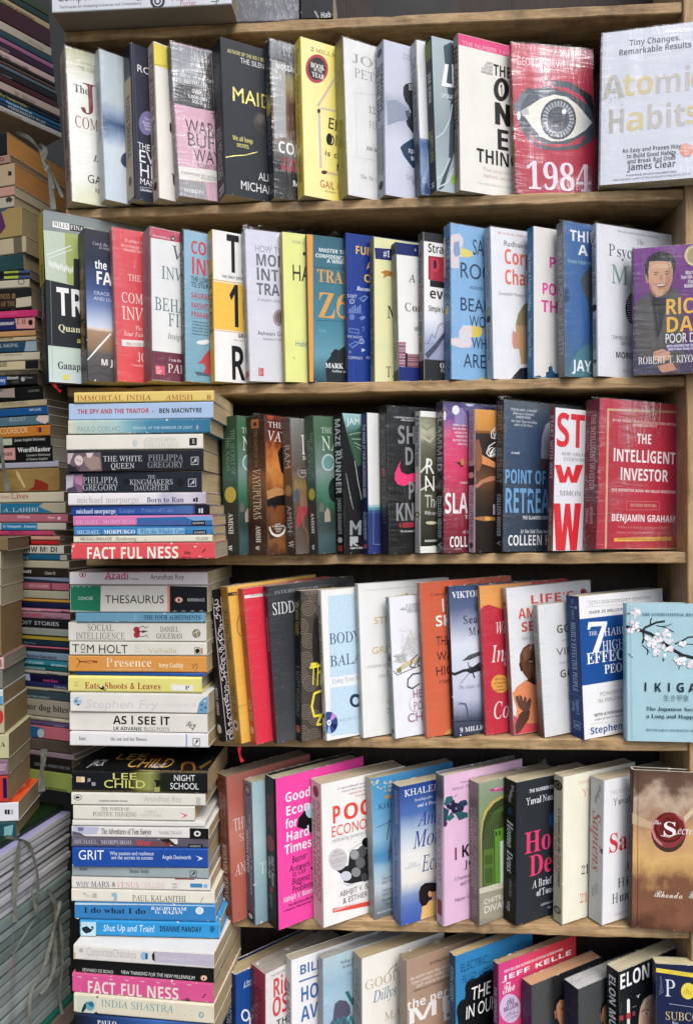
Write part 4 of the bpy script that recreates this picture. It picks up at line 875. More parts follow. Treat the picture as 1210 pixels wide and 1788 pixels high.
upright('chanakya', 2, r2c, 'white paperback with orange title above the back of a shaved head', 'e6e6ea', 'a9b2bd', [
    ('T', 'He is bit the bulls eye with', 960, 152, 16, 'I', 'd58a72', 1230), ('T', 'Radhakr|ishnan', 1004, 238, 38, 'n', '3c4048', 1160), ('T', 'Cor|porate', 1006, 362, 104, 'b', 'ec6a4c', 1152), ('T', 'Cha|nakya', 1010, 506, 102, 'b', 'ec6a4c', 1160), ('T', 'Successful Managem|ent', 968, 582, 24, 'n', '8a8c92', 1164),
    ('P', [(1180, 630), (1140, 660), (1105, 720), (1088, 790), (1090, 850), (1070, 835), (1062, 870), (1075, 930), (1095, 968), (1110, 960), (1125, 1040), (1125, 1075), (1260, 1075), (1260, 640)], 'c99f72'), ('P', [(1180, 630), (1140, 660), (1105, 720), (1090, 800), (1260, 800), (1260, 640)], '9c8760'), ('E', 1082, 905, 18, 60, 'd88f7c'), ('P', [(1118, 1075), (1260, 1060), (1260, 1110), (1122, 1100)], 'efefef'), ('P', [(1122, 1100), (1260, 1088), (1260, 1190), (1055, 1182), (1085, 1140)], '2a2c30'),
    ('S', 'Corporate Chanakya', .06, .46, .56, .24, 'n', '8d5a5a'), ('SE', .55, .5, .4, .3, 'b09a80'), ('SE', .6, .5, .3, .3, '3c3c40'), ('S', 'Radhakrishnan Pillai', .64, .87, .4, .3, 'n', '55606e')], wrap=2, flap=.003)
upright('peale', 2, r2d, 'white paperback with hot pink capitals and a blue spine and skyline', 'dcd8d3', '2a6f9c', [
    ('T', 'P|OWER', 190, 392, 78, 'b', 'e0369c', 246), ('T', 'PO|SITIVE', 142, 578, 82, 'b', 'e0369c', 248), ('T', 'TH|INKING', 138, 702, 84, 'b', 'e0369c', 262), ('P', [(90, 1170), (120, 1150), (150, 1165), (172, 1160), (172, 1130), (190, 1125), (190, 1090), (215, 1085), (220, 1120), (240, 1140), (300, 1120), (300, 1175)], '2a5878'), ('L', [(205, 1090), (203, 1062)], 3, '2a5878'), ('P', [(90, 1168), (96, 1150), (110, 1168)], '3a7898'),
    ('S', 'The Power of Positive Thinking', .17, .55, .5, .25, 's', 'a9cbe0'), ('S', 'Norman Vincent Peale', .6, .86, .5, .25, 's', 'a9cbe0')], rough=.3)
upright('monk', 2, r2d, 'denim blue paperback in shiny film with white sans capitals', ('z', [(0, '3c6e7c'), (.15, '39648c'), (.3, '33609a'), (1, '3a669c')], .05, 14), '74757a', [
    ('T', 'THI|NK', 340, 200, 76, 'b', 'e6ebef', 478), ('T', 'A| MONK', 398, 302, 72, 'b', 'e6ebef', 466), ('T', 'TRAIN YOUR M|IND', 322, 356, 24, 'n', '9ac4cc', 480), ('P', [(480, 390), (440, 430), (415, 480), (440, 560), (470, 640), (490, 780), (560, 780), (560, 390)], '4c4c50'), ('P', [(340, 1160), (350, 1060), (400, 980), (450, 940), (520, 930), (520, 1160)], '477a86'), ('T', 'JAY| SHETTY', 362, 1118, 78, 'b', 'e6ebef', 492), ('T', 'Author', 470, 1138, 14, 'i', 'c9d8dc'), ('E', 318, 590, 22, 52, '234a78'), ('E', 310, 600, 12, 40, '1e426c'),
    ('S', 'THINK LIKE A MONK', .08, .56, .62, .2, 'n', 'b3b4b8'), ('S', 'JAY SHETTY', .6, .86, .62, .2, 'n', 'b3b4b8')], wrap=3)
upright('psych', 2, r2d, 'white paperback with grey and green serif title and a scribbled black brain', 'dcdde2', 'b4b5b8', [
    ('T', 'For sale in the Indian Sub-continent only', 678, 142, 15, 'I', '83858c', 968), ('T', 'The', 812, 228, 34, 'i', '55585e', 862), ('T', 'Psyc|hology', 618, 308, 84, 't', '55585e', 776), ('T', 'M|oney', 640, 502, 132, 't', '6f9c8a', 772), ('E', 800, 680, 70, 120, '2c2c2e')] + [('L', [(738 + (i % 3) * 4, 600 + i * 16), (760, 590 + i * 17), (785, 606 + i * 16)], 5, 'c9cacc') for i in range(11)] +
    [('T', 'TIMELESS| LESSONS', 636, 894, 25, 'n', '6f737a', 768), ('T', 'GREED|', 694, 936, 25, 'n', '6f737a', 776), ('T', 'MORG|AN', 662, 1026, 42, 'b', '3c3e44', 784), ('T', 'New York', 712, 1128, 20, 'i', '777'),
     ('S', 'The Psychology of Money', .06, .48, .62, .2, 's', '3f4146'), ('SE', .55, .5, .5, .5, '2a2a2c'), ('S', 'MORGAN HOUSEL', .62, .83, .5, .25, 'b', '46484c'), ('SE', .9, .5, .3, .3, '46484c')], wrap=4)
GEO['richdad'] = (1104, 435, 1106, 654.6, -9, -10, 13)
upright('richdad', 2, r2d, 'purple paperback facing out with a smiling man in a dark jacket, yellow title', ('z', [(0, '3f2f52'), (.35, '5a2c6c'), (1, '7a2c86')], .04, 9), '4a2656', [
    ('P', [(870, 430), (868, 370), (890, 320), (940, 285), (1000, 275), (1060, 300), (1086, 350), (1080, 410), (1066, 460), (890, 480)], '1b1719'), ('P', [(878, 440), (868, 455), (880, 505), (896, 490)], 'b98262'), ('P', [(892, 420), (900, 350), (960, 345), (1050, 350), (1066, 420), (1060, 490), (1030, 560), (990, 590), (950, 600), (915, 560), (895, 500)], 'd3a07c'), ('P', [(900, 480), (930, 560), (960, 596), (925, 580), (900, 530)], 'b57f5e'),
    ('P', [(1030, 350), (1066, 420), (1060, 490), (1030, 560), (990, 590), (1010, 500), (1020, 420)], 'c08a66'), ('P', [(900, 400), (930, 370), (1000, 362), (1040, 380), (1030, 400), (960, 398)], 'ddb08c'), ('P', [(922, 430), (945, 422), (968, 424), (968, 428), (944, 428)], '3a2820'), ('P', [(1000, 422), (1022, 416), (1046, 424), (1046, 428), (1022, 422)], '3a2820'), ('E', 945, 440, 13, 4, '4a3228'), ('E', 1022, 437, 13, 4, '4a3228'), ('P', [(972, 440), (986, 440), (998, 476), (984, 486), (968, 482)], 'c08c6a'), ('P', [(932, 506), (985, 503), (1026, 498), (1006, 530), (968, 536)], '8a4a40'), ('P', [(942, 510), (985, 507), (1018, 503), (1000, 520), (964, 524)], 'd9c9be'), ('P', [(955, 541), (1000, 536), (985, 550)], 'b07a5c'), ('L', [(918, 480), (928, 515)], 4, 'b58262'), ('L', [(1040, 470), (1032, 510)], 4, 'a87454'),
    ('P', [(905, 560), (800, 640), (796, 800), (810, 1000), (880, 1040), (960, 1120), (1100, 1130), (1150, 1000), (1130, 600), (1060, 520), (990, 596), (950, 605)], '55504e'), ('P', [(918, 590), (960, 610), (1020, 600), (1010, 720), (985, 830), (950, 900), (930, 720)], '1d1b1e'), ('L', [(905, 570), (930, 720), (950, 900)], 9, '3c3836'), ('L', [(1062, 530), (1020, 640), (990, 800)], 8, '3c3836'), ('P', [(930, 985), (990, 965), (1045, 985), (1040, 1040), (970, 1060), (925, 1030)], 'cf9a7a'), ('L', [(940, 1000), (1000, 985)], 4, 'a06a50'), ('P', [(960, 1085), (1060, 1060), (1090, 1110), (980, 1140)], 'c8906e'), ('P', [(800, 1020), (920, 1080), (1000, 1145), (795, 1148)], '3c3a55'),
    ('Z', 1222, 308, 78, 22, '*c6b27a'), ('E', 1222, 308, 58, 58, 'a99a66'),
    ('T', 'What t|he Rich', 1152, 442, 27, 'b', 'f0e9ec', 1208), ('T', 'Their Kids -|', 1120, 474, 24, 'b', 'f0e9ec', 1212), ('T', '-Tha|t', 1162, 504, 24, 'b', 'f0e9ec', 1212), ('T', 'Middle| Class', 1144, 536, 27, 'b', 'f0e9ec', 1212), ('T', 'RIC|H', 1008, 724, 108, 'b', 'f0b52c', 1214), ('T', 'DAD', 1010, 850, 108, 'b', 'f0b52c', 1310), ('T', 'POOR D|AD', 1010, 926, 66, 'n', 'f4f2ee', 1222), ('P', [(1015, 938), (1330, 912), (1330, 964), (1015, 982)], '5b3a86'), ('T', 'WITH UPDATES FOR TO|DAY', 1020, 956, 17, 'b', 'eee', 1208), ('T', '- AND 9 New Study Se|ssions', 1020, 978, 17, 'b', 'eee', 1208), ('T', 'ROBERT T. KIYO|SAKI', 824, 1074, 50, 't', 'f2ece6', 1212)], wrap=5, W=.105, flap=.002)

# ---- third shelf
def nagas_art(x0, dx):
    return [('T', 'TH|E', x0 + 40, 275, 40, 't', 'cfe0d8', x0 + 95), ('T', 'N|AGAS', x0 + 48, 400, 100, 't', 'd5e4dc', x0 + 118), ('E', x0 + 88, 490, 48, 62, 'b9cfd0'), ('E', x0 + 88, 490, 38, 50, '6e9a94'),
            ('P', [(x0 + 20, 850), (x0 + 28, 800), (x0 + 40, 775), (x0 + 52, 800), (x0 + 58, 850)], '6b6a60'), ('P', [(x0 + 60, 860), (x0 + 75, 830), (x0 + 85, 820), (x0 + 100, 850), (x0 + 105, 930), (x0 + 62, 935)], 'a9988c'), ('P', [(x0, 930), (x0 + 120, 920), (x0 + 120, 945), (x0, 950)], '33484a')]
NAG = ('z', [(0, '3a5256'), (.12, '445c60'), (.2, '364642'), (.3, '384e42'), (.36, '30664c'), (.48, '54826c'), (.6, '7c928c'), (.72, '627c6c'), (.85, '466a48'), (1, '4e7254')], .16, 20)
NAGS = ('z', [(0, '343a36'), (.2, '383c34'), (.36, '3a4038'), (.42, '2e5240'), (.55, '4e6e62'), (.8, '3a5c44'), (1, '324e3a')], .16, 30)
upright('nagas', 3, r3a, 'misty green paperback with a gold disc on a broad spine, next to the stacked books', NAG, NAGS, nagas_art(182, 0) + [
    ('S', 'THE SECRET OF', .1, .43, .24, .6, 't', '93b09a'), ('S', 'THE NAGAS', .15, .4, .24, .28, 't', '93b09a'), ('SE', .565, .5, .36, .36, 'c9b548'), ('S', 'AMISH', .7, .85, .3, .34, 's', 'e9efe9'), ('S', 'w', .93, .97, .35, .3, 's', 'e9efe9')], W=.12)
upright('vayu', 3, r3a, 'dark brown paperback with a burning flame picture and a laurel badge', ('z', [(0, '5a3626'), (.06, '7a4a2c'), (.1, '8f5c30'), (.16, '4a2a1c'), (.3, '8a5024'), (.36, '1c1210'), (.42, '2a1812'), (.5, '9c5a24'), (.62, 'd98a38'), (.72, 'c46e28'), (.8, '7c3c22'), (.9, '59291e'), (1, '6e3628')], .24, 42, (1, 1, .7)), ('z', [(0, '4c3226'), (.2, '3a241a'), (.42, '6a4630'), (.55, '8a5632'), (.62, '5c3826'), (1, '2e1f18')], .1, 26), [
    ('T', 'TH|E', 415, 232, 40, 't', 'f0ece6', 488), ('T', 'VA|YUPUTRAS', 418, 332, 74, 't', 'f0ece6', 510), ('P', [(500, 380), (480, 420), (490, 480), (505, 560), (530, 580), (560, 540), (560, 380)], '1c1412'), ('P', [(400, 770), (440, 740), (500, 720), (560, 720), (560, 800), (405, 805)], '1f1512'), ('P', [(400, 700), (470, 668), (540, 690), (560, 720), (470, 735), (405, 760)], 'c58a52')] +
    [('E', 478 + 56 * math.cos(a * .22 + .3), 962 + 62 * math.sin(a * .22 + .3), 6, 10, 'e9e4da') for a in range(-1, 11)] + [('E', 478 - 56 * math.cos(a * .22 + .3), 962 + 62 * math.sin(a * .22 + .3), 6, 10, 'e9e4da') for a in range(-1, 11)] +
    [('T', 'OVER', 462, 946, 11, 'b', 'e9e4da', 500), ('T', '1 MILLION', 440, 964, 15, 'b', 'e9e4da', 528), ('T', 'COPIES', 458, 982, 12, 'b', 'e9e4da', 510), ('T', 'SOLD', 466, 998, 11, 'b', 'e9e4da', 500),
     ('P', [(400, 145), (455, 150), (440, 180), (410, 175)], 'c04a34'), ('SB', .025, .09, 'b06a3a', .28, .68), ('SE', .06, .48, .09, .09, '4a2418'), ('S', 'THE OATH OF THE', .1, .38, .16, .42, 't', '9a7a52'), ('S', 'VAYUPUTRAS', .39, .75, .4, .3, 't', 'd9c8a6'), ('S', 'AMISH', .79, .91, .24, .4, 's', 'efe8da'), ('S', 'w', .935, .965, .3, .35, 's', 'efe8da')], W=.12, flap=.004, wrap=2)
upright('ram', 3, r3a, 'muddy brown paperback with a warrior in a red cloth, cloudy film over it', ('z', [(0, '6a5c52'), (.2, '5a4a42'), (.35, '6a4c40'), (.5, '8a7048'), (.62, '5c5044'), (.8, '6e6a62'), (1, '8a8a86')], .1, 26), ('z', [(0, '3c332e'), (.3, '4a4038'), (.6, '6a5138'), (1, '5c4e46')], .08, 26), [
    ('T', 'I', 660, 430, 140, 't', 'efece6', 690), ('T', 'S|CION', 662, 472, 30, 'b', 'efece6', 680), ('E', 660, 560, 36, 44, '9c948a'), ('E', 660, 555, 30, 38, '5c5048'), ('T', '1 MILLION', 640, 555, 12, 'b', 'd9d4c8', 690), ('T', 'COPIES', 645, 572, 11, 'b', 'd9d4c8', 688)] + [('L', [(610 + i * 16, 620 + (i % 2) * 20), (618 + i * 17, 690)], 5, 'a88a4c') for i in range(5)] + [('P', [(600, 690), (630, 680), (640, 760), (600, 800)], '4a5664'), ('P', [(640, 740), (660, 700), (690, 760), (700, 820), (640, 810)], '8a6a52'), ('P', [(630, 810), (700, 815), (690, 860), (640, 950), (612, 980), (620, 880)], 'a83a48'), ('L', [(660, 860), (670, 960), (700, 1010), (700, 1080)], 6, 'a8703c'),
    ('S', 'RAM', .19, .37, .62, .22, 'n', 'b9b2a6'), ('SE', .53, .5, .4, .34, '9c8448'), ('S', 'AMISH', .64, .84, .5, .25, 'n', 'b9b2a6'), ('S', 'W', .9, .95, .6, .2, 's', 'cfc9be')], W=.12, wrap=3, flap=.003)
upright('nagas2', 3, r3a, 'second misty green paperback with a gold disc, in shiny film between brown and black books', NAG, NAGS, nagas_art(760, 0) + [('E', 895, 690, 46, 90, '1f2f2a'),
    ('S', 'THE SECRET OF', .12, .45, .24, .58, 't', '93b09a'), ('S', 'THE NAGAS', .17, .42, .24, .26, 't', '93b09a'), ('SE', .565, .5, .4, .36, 'b9b03c'), ('S', 'AMISH', .7, .85, .32, .32, 's', 'e9efe9'), ('S', 'w', .93, .97, .35, .3, 's', 'e9efe9')], W=.12, wrap=4, flap=.003)
upright('maze', 3, r3a, 'black paperback with torn teal landscape and silver monogram letters', ('z', [(0, '1c1d1e'), (.55, '222425'), (.7, '26302c'), (.85, '2f4a42'), (.93, '6fa39c'), (1, 'a3c8c8')], .05, 30), '16181a', [
    ('P', [(950, 130), (985, 290), (1020, 430), (1060, 640), (1100, 860), (1040, 820), (960, 700)], '202223'), ('P', [(985, 290), (1080, 240), (1100, 500), (1060, 520), (1030, 440)], '3d5c46')] + [('L', [(1000 + i * 9, 290 + i * 14), (1030 + i * 10, 280 + i * 20), (1090, 270 + i * 26)], 4, ('a9c4b4', '2c4436')[i % 2]) for i in range(7)] + [('L', [(975 + i * 6, 570 + i * 34), (990 + i * 8, 640 + i * 38)], 5, '8d908e') for i in range(6)] + [('L', [(1040, 480), (1062, 620), (1090, 760)], 5, 'b9bdb9'),
    ('T', 'JAM|ES', 985, 212, 48, 'n', 'dfe8e8', 1078), ('P', [(1004, 1020), (1004, 915), (1022, 912), (1048, 960), (1075, 910), (1090, 915), (1086, 1018), (1064, 1018), (1066, 955), (1048, 985), (1024, 955), (1024, 1020)], '8c8f91'), ('P', [(1004, 1100), (1004, 1030), (1064, 1030), (1064, 1072), (1040, 1076), (1070, 1100), (1046, 1100), (1024, 1080), (1024, 1100)], 'a5a8aa'), ('T', 'NOW A MAJ|OR', 1006, 1122, 13, 'b', 'dadada', 1098),
    ('S', 'MAZE RUNNER', .03, .57, .6, .2, 'b', 'c9cbca'), ('S', 'THE', .25, .32, .2, .8, 'b', 'c9cbca'), ('S', 'JAMES DASHNER', .6, .86, .42, .3, 'b', '9da1a1'), ('SE', .9, .5, .18, .26, 'b9bcbc'), ('SB', .94, .98, 'a03034', .25, .75)], W=.12)
upright('subcon', 3, r3a, 'white paperback with teal waves running into navy at its foot', ('z', [(0, '33407c'), (.285, '33407c'), (.29, '3c5a86'), (.31, '3c5a86'), (.312, '5b96a2'), (.33, '5b96a2'), (.332, '9cc4c2'), (.345, '9cc4c2'), (.35, 'dedfdc'), (1, 'e2e3e0')], .006, 30), '26305a', [
    ('L', [(1178, 225), (1176, 1085)], 2, 'b4b6ba'), ('L', [(1178, 1085), (1260, 1090)], 2, 'a9b0cc'), ('L', [(1178, 225), (1260, 222)], 2, 'b9bab8'), ('S', 'THE POWER OF YOUR SUBCONSCIOUS MIND', .08, .6, .5, .25, 'b', 'c2c6d4'), ('S', 'DR JOSEPH MURPHY', .7, .9, .5, .25, 'b', '8fa8b4'), ('SB', .93, .96, 'a03a4a', .2, .8)], W=.12)
upright('shoe', 3, r3b, 'black paperback with grey block capitals and a hot pink tick mark', '1b1c1e', '15171a', [
    ('L', [(180, 80), (192, 1130)], 2.5, '2e2f32'), ('T', 'A refreshingly honest rem|inder', 198, 165, 16, 'I', 'd9d9d9', 345), ('T', 'really looks like|', 250, 186, 15, 'I', 'd9d9d9', 345), ('T', 'SH|OE', 224, 352, 132, 'b', '8e8f90', 362), ('T', 'D|OG', 274, 508, 130, 'b', '8e8f90', 345), ('P', [(250, 472), (240, 520), (252, 560), (290, 580), (350, 566), (470, 520), (470, 556), (330, 640), (270, 662), (225, 650), (202, 610), (208, 560)], 'ee2a72'),
    ('T', 'P|HIL', 300, 758, 128, 'b', '8e8f90', 352), ('T', 'KN|IGHT', 208, 916, 130, 'b', '8e8f90', 352), ('T', 'A MEMOIR| BY', 238, 965, 36, 'b', 'd03044', 345), ('T', 'The best book I|', 245, 1000, 17, 'I', 'd9d9d9', 345), ('S', 'SHOE DOG', .15, .4, .42, .3, 'n', '5c5e62'), ('SE', .445, .5, .3, .12, 'a83044'), ('S', 'PHIL KNIGHT', .49, .8, .42, .3, 'n', '5c5e62')], W=.125, wrap=5, flap=.001)
upright('guide', 3, r3b, 'paperback of blurred leaves with thin white initials and a pale grey spine', ('z', [(0, 'e4e4de'), (.035, 'e4e4de'), (.04, '2a2a24'), (.2, '3a3a30'), (.4, '55543f'), (.5, '2f2f28'), (.75, '6a6a54'), (.85, 'b4b49a'), (.97, '77775f'), (.975, 'e6e6e0'), (1, 'e6e6e0')], .07, 60, (1, 1, 1.6)), ('z', [(0, 'a5a69f'), (.3, 'b9bab4'), (.5, 'c4c5c0'), (1, 'b9bab3')], .02), [
    ('B', 390, 122, 156, 'e4e4de'), ('B', 390, 1102, 1132, 'e4e4de'), ('L', [(400, 300), (460, 340), (490, 300)], 16, 'b9b79a'), ('L', [(398, 220), (440, 250), (490, 215)], 14, '8d8c70'), ('L', [(395, 560), (430, 520), (450, 480)], 14, 'd9d8c6'), ('L', [(395, 690), (470, 650)], 12, 'c9c8b4'), ('T', 'R', 424, 572, 112, 'n', 'eeeeea', 492), ('T', 'N|', 418, 698, 112, 'n', 'eeeeea', 500), ('T', 'Th|e', 422, 818, 92, 'n', 'c9ccc4', 498), ('T', 'With an| Introduction', 420, 872, 30, 'n', 'e4e4de', 498), ('T', 'MODER|N', 422, 1070, 16, 'b', 'e4e4de', 500), ('E', 470, 930, 40, 12, 'c9c7a4'),
    ('S', 'R.K. Narayan The Guide', .03, .39, .6, .22, 'b', '3c3c3c'), ('SE', .73, .5, .3, .42, '6a3a24'), ('SE', .73, .5, .16, .22, 'd9cfc0'), ('S', 'MODERN CLASSICS', .78, .97, .4, .3, 'n', '8f908a')], W=.12)
upright('slammed', 3, r3b, 'crimson stage light paperback with a small butterfly and white capitals', ('z', [(0, '6e2a34'), (.15, '8a2438'), (.35, 'b02444'), (.6, 'e03a6c'), (.8, 'd8467c'), (.9, '6a4a94'), (1, '4a3c78')], .06, 14), ('z', [(0, '1c1c1e'), (.4, '222024'), (.6, '2c262c'), (.9, '4a3c40'), (1, '35304a')], .05), [
    ('P', [(640, 100), (690, 90), (770, 200), (640, 230)], '8d7fb8'), ('E', 648, 108, 26, 34, 'e9e9f2'), ('E', 752, 68, 30, 14, 'c4cdee'), ('E', 568, 150, 10, 34, 'f2d4dc')] + [('T', s, 625 + d, 222 + i * 28, 17, 'b', 'efdfe6', 735) for i, (s, d) in enumerate((('Unique, unlike a', 0), ('else out there.', 0), ('and read it alou', 14), ('TAMMARA WEB', 24), ('New York Times B', 0), ('author of Easy', 36)))] +
    [('P', [(690, 520), (665, 500), (640, 486), (680, 490)], '2a1418'), ('P', [(690, 510), (680, 470), (700, 458), (712, 480), (706, 512)], 'c8844a'), ('P', [(694, 512), (722, 476), (724, 500), (708, 518)], 'b8703c'), ('P', [(676, 518), (700, 510), (704, 516), (684, 524)], '2a1418'), ('T', 'a novel', 680, 645, 20, 'b', 'f0dde2', 735), ('T', 'SLA|MMED', 566, 862, 150, 'b', 'f2eeee', 736), ('T', 'T|HE', 714, 902, 28, 'b', 'f2eeee', 736), ('T', '#1| New York', 702, 1008, 24, 'I', 'f2eeee', 722), ('T', 'COLL|EEN', 602, 1108, 78, 'b', 'f2eeee', 735), ('T', 'HOOVER', 640, 1126, 10, 'b', 'd9b9c0', 690),
     ('S', 'SLAMMED', .06, .46, .66, .18, 'b', 'a5a3a8'), ('S', 'COLLEEN HOOVER', .62, .9, .5, .24, 'b', 'b4b2b6'), ('S', 'V', .93, .96, .5, .25, 'n', 'b4b2b6')], W=.125, wrap=11, flap=.003)
upright('pigs', 3, r3b, 'dim orange and brown paperback with a reaching hand and mauve spine', ('z', [(0, '2c2826'), (.3, '332c28'), (.42, '4a382c'), (.5, '6e4c34'), (.62, '4a3426'), (.7, '35302c'), (.83, '3a322c'), (.84, '8a5a2a'), (.86, 'c98a3c'), (1, 'd99a48')], .02, 18), 'b49aa4', [
    ('P', [(788, 260), (940, 262), (940, 276), (788, 276)], '8a5a30'), ('T', 'C', 905, 315, 70, 'c', 'f2eeea'), ('T', 'C', 872, 450, 80, 'c', 'f2eeea'), ('L', [(935, 235), (905, 270), (908, 310), (935, 318)], 7, 'f2eeea'), ('L', [(938, 340), (890, 372), (872, 420), (895, 448), (935, 430)], 7, 'f2eeea'), ('P', [(800, 420), (850, 440), (935, 490), (935, 530), (840, 500), (808, 470)], 'd98c50'), ('P', [(790, 330), (815, 320), (838, 400), (840, 500), (815, 560), (788, 540)], '8a5a3c'), ('P', [(788, 660), (830, 620), (900, 590), (935, 590), (935, 620), (850, 640), (800, 680)], 'b87a5a'), ('P', [(788, 890), (870, 880), (935, 890), (935, 912), (860, 918), (788, 906)], 'a5703c'), ('E', 880, 900, 22, 14, 'd9a050'), ('P', [(920, 795), (935, 797), (935, 870), (920, 870)], 'b9a4ac'),
    ('S', '02', .02, .05, .4, .3, 'n', '6a5560'), ('S', 'AGATHA CHRISTIE', .08, .36, .5, .25, 'n', '4a3a44'), ('SB', .395, .53, '3c3430'), ('SE', .46, .45, .3, .5, 'c9a08c'), ('S', 'FIVE LITTLE PIGS', .58, .91, .5, .25, 'n', '4a3a44'), ('SE', .95, .5, .3, .3, '3c3038')], W=.12)
upright('retreat', 3, r3b, 'dusty navy paperback with sky blue slab title and white author capitals', ('z', [(0, '3a4654'), (.4, '36465a'), (.75, '3c5270'), (.9, '44566c'), (1, '55606a')], .06, 16), ('z', [(0, '1f2226'), (.45, '26292e'), (.6, '4a4644'), (.85, '4c463c'), (1, '3a3a3c')], .06), [
    ('L', [(1008, 48), (1004, 1130)], 3, '5a6674'), ('T', 'Perfectly poetic. A beautiful', 1048, 108, 19, 'I', 'd3d8de', 1240), ('T', 'follow-up to Slammed.', 1065, 138, 19, 'I', 'd3d8de', 1220), ('T', '-DAMON FISHER,', 1082, 166, 18, 'b', 'd3d8de', 1196), ('T', 'New York Times bestselling', 1052, 194, 18, 'I', 'd3d8de', 1240), ('T', 'author of The Waves', 1075, 222, 18, 'I', 'd3d8de', 1206), ('T', 'a novel', 1052, 428, 20, 'b', 'dfe3e7', 1112),
    ('T', 'POINT OF', 1003, 640, 100, 'b', '6fa8d8', 1306), ('T', 'RETREAT|', 1000, 855, 180, 'b', '6fa8d8', 1378), ('P', [(1150, 780), (1185, 720), (1210, 710), (1210, 770), (1180, 760)], '38506c'), ('T', 'THE SLAMMED SERI|ES', 1134, 905, 26, 'b', 'e9ecee', 1316), ('T', '#1 New York Times bes|t', 1120, 1006, 28, 'I', 'e9ecee', 1312), ('T', 'COLLEEN| HOOVER', 1026, 1096, 76, 'b', 'eceeef', 1278),
    ('P', [(1330, 190), (1300, 220), (1275, 300), (1268, 420), (1270, 460), (1330, 465), (1345, 240)], 'a9abb8'), ('P', [(1270, 460), (1310, 465), (1305, 540), (1275, 540)], '6a4a3c'), ('P', [(1330, 60), (1400, 50), (1400, 200), (1340, 200)], '6a5a54'),
    ('S', 'POINT OF RETREAT', .03, .55, .64, .18, 'b', '77797c'), ('S', 'COLLEEN HOOVER', .62, .9, .5, .24, 'b', 'b4b7ba'), ('S', 'V', .93, .96, .5, .25, 'n', 'b4b7ba')], W=.125, wrap=2, flap=.007)
upright('why', 3, r3c, 'white paperback filled with giant scarlet capitals, beside the thick red one', 'e4e4e8', ('z', [(0, '8c6a4c'), (.2, '7a3c30'), (.6, '7a2c3a'), (1, '8a3440')], .05), [
    ('T', 'ST|ART', 205, 372, 248, 'b', 'e0202e', 420), ('T', 'HOW GREA|T LEADERS', 252, 438, 24, 't', '5a5a60', 412), ('T', 'EVERYON|E TO TAKE', 266, 476, 24, 't', '5a5a60', 410), ('P', [(200, 508), (245, 508), (268, 590), (290, 520), (310, 520), (332, 590), (352, 508), (408, 508), (362, 638), (318, 638), (300, 586), (282, 638), (236, 638)], 'e0202e'), ('T', 'SIMON| SINEK', 238, 730, 34, 't', '5a5a60', 396),
    ('P', [(188, 788), (240, 788), (255, 1000), (275, 790), (312, 790), (330, 1000), (345, 788), (392, 788), (360, 1132), (312, 1132), (294, 950), (276, 1132), (208, 1132)], 'e0202e'), ('S', 'START WITH WHY', .05, .5, .6, .2, 'b', 'c9a4a8'), ('S', 'SIMON SINEK', .7, .9, .4, .3, 'n', 'c9a890')], W=.12, wrap=3, flap=.001)
upright('investor', 3, r3c, 'thick red paperback in wildly creased film with a tan frame and white capitals', ('z', [(0, 'b8283c'), (1, 'bd2a40')], .03), ('z', [(0, '6e2a34'), (1, '7c3640')], .06), [
    ('P', [(582, 97), (1125, 118), (1125, 1128), (563, 1132)], 'c9a878'), ('P', [(596, 112), (1112, 132), (1110, 1112), (578, 1118)], 'b92a3e'), ('T', 'BY FAR THE BEST BOOK ON INVESTING EVER WRITTEN.', 620, 190, 19, 'b', 'e6c2b4', 1086), ('T', '-WARREN BUFFETT', 760, 224, 20, 'b', 'e6c2b4', 944), ('C', 'THE', 850, 355, 72, 'b', 'f0e6e6', 108), ('C', 'INTELLIGENT', 850, 492, 88, 'b', 'f0e6e6', 456), ('C', 'INVESTOR', 848, 624, 86, 'b', 'f0e6e6', 350), ('C', 'THE DEFINITIVE BOOK ON VALUE INVESTING', 846, 708, 20, 'b', 'ecd0cc', 470),
    ('L', [(722, 772), (962, 776), (962, 834), (722, 836), (722, 772)], 2.5, 'd88a80'), ('C', 'REVISED EDITION', 844, 814, 21, 'b', 'd9a08c', 190), ('C', 'BENJAMIN GRAHAM', 844, 922, 50, 'b', 'f0e6e6', 468), ('C', 'Preface and Appendix by Warren E. Buffett', 844, 972, 18, 'n', 'd88a84', 366), ('C', 'Updated with New Commentary by Jason Zweig', 844, 1010, 18, 'n', 'd88a84', 400), ('P', [(632, 1040), (1050, 1032), (1050, 1060), (632, 1066)], 'e8b43a'), ('C', 'Available Exclusively in the Indian Subcontinent', 842, 1056, 15, 'b', 'b85a2c', 380),
    ('SB', .05, .95, '9c4a4a', .14, .2), ('S', 'THE INTELLIGENT INVESTOR', .1, .61, .34, .42, 'b', 'c9a8a6'), ('S', 'BENJAMIN', .72, .84, .22, .5, 'b', 'c9a8a6'), ('S', 'GRAHAM', .73, .83, .22, .2, 'b', 'c9a8a6')], W=.156, wrap=14, flap=.005)

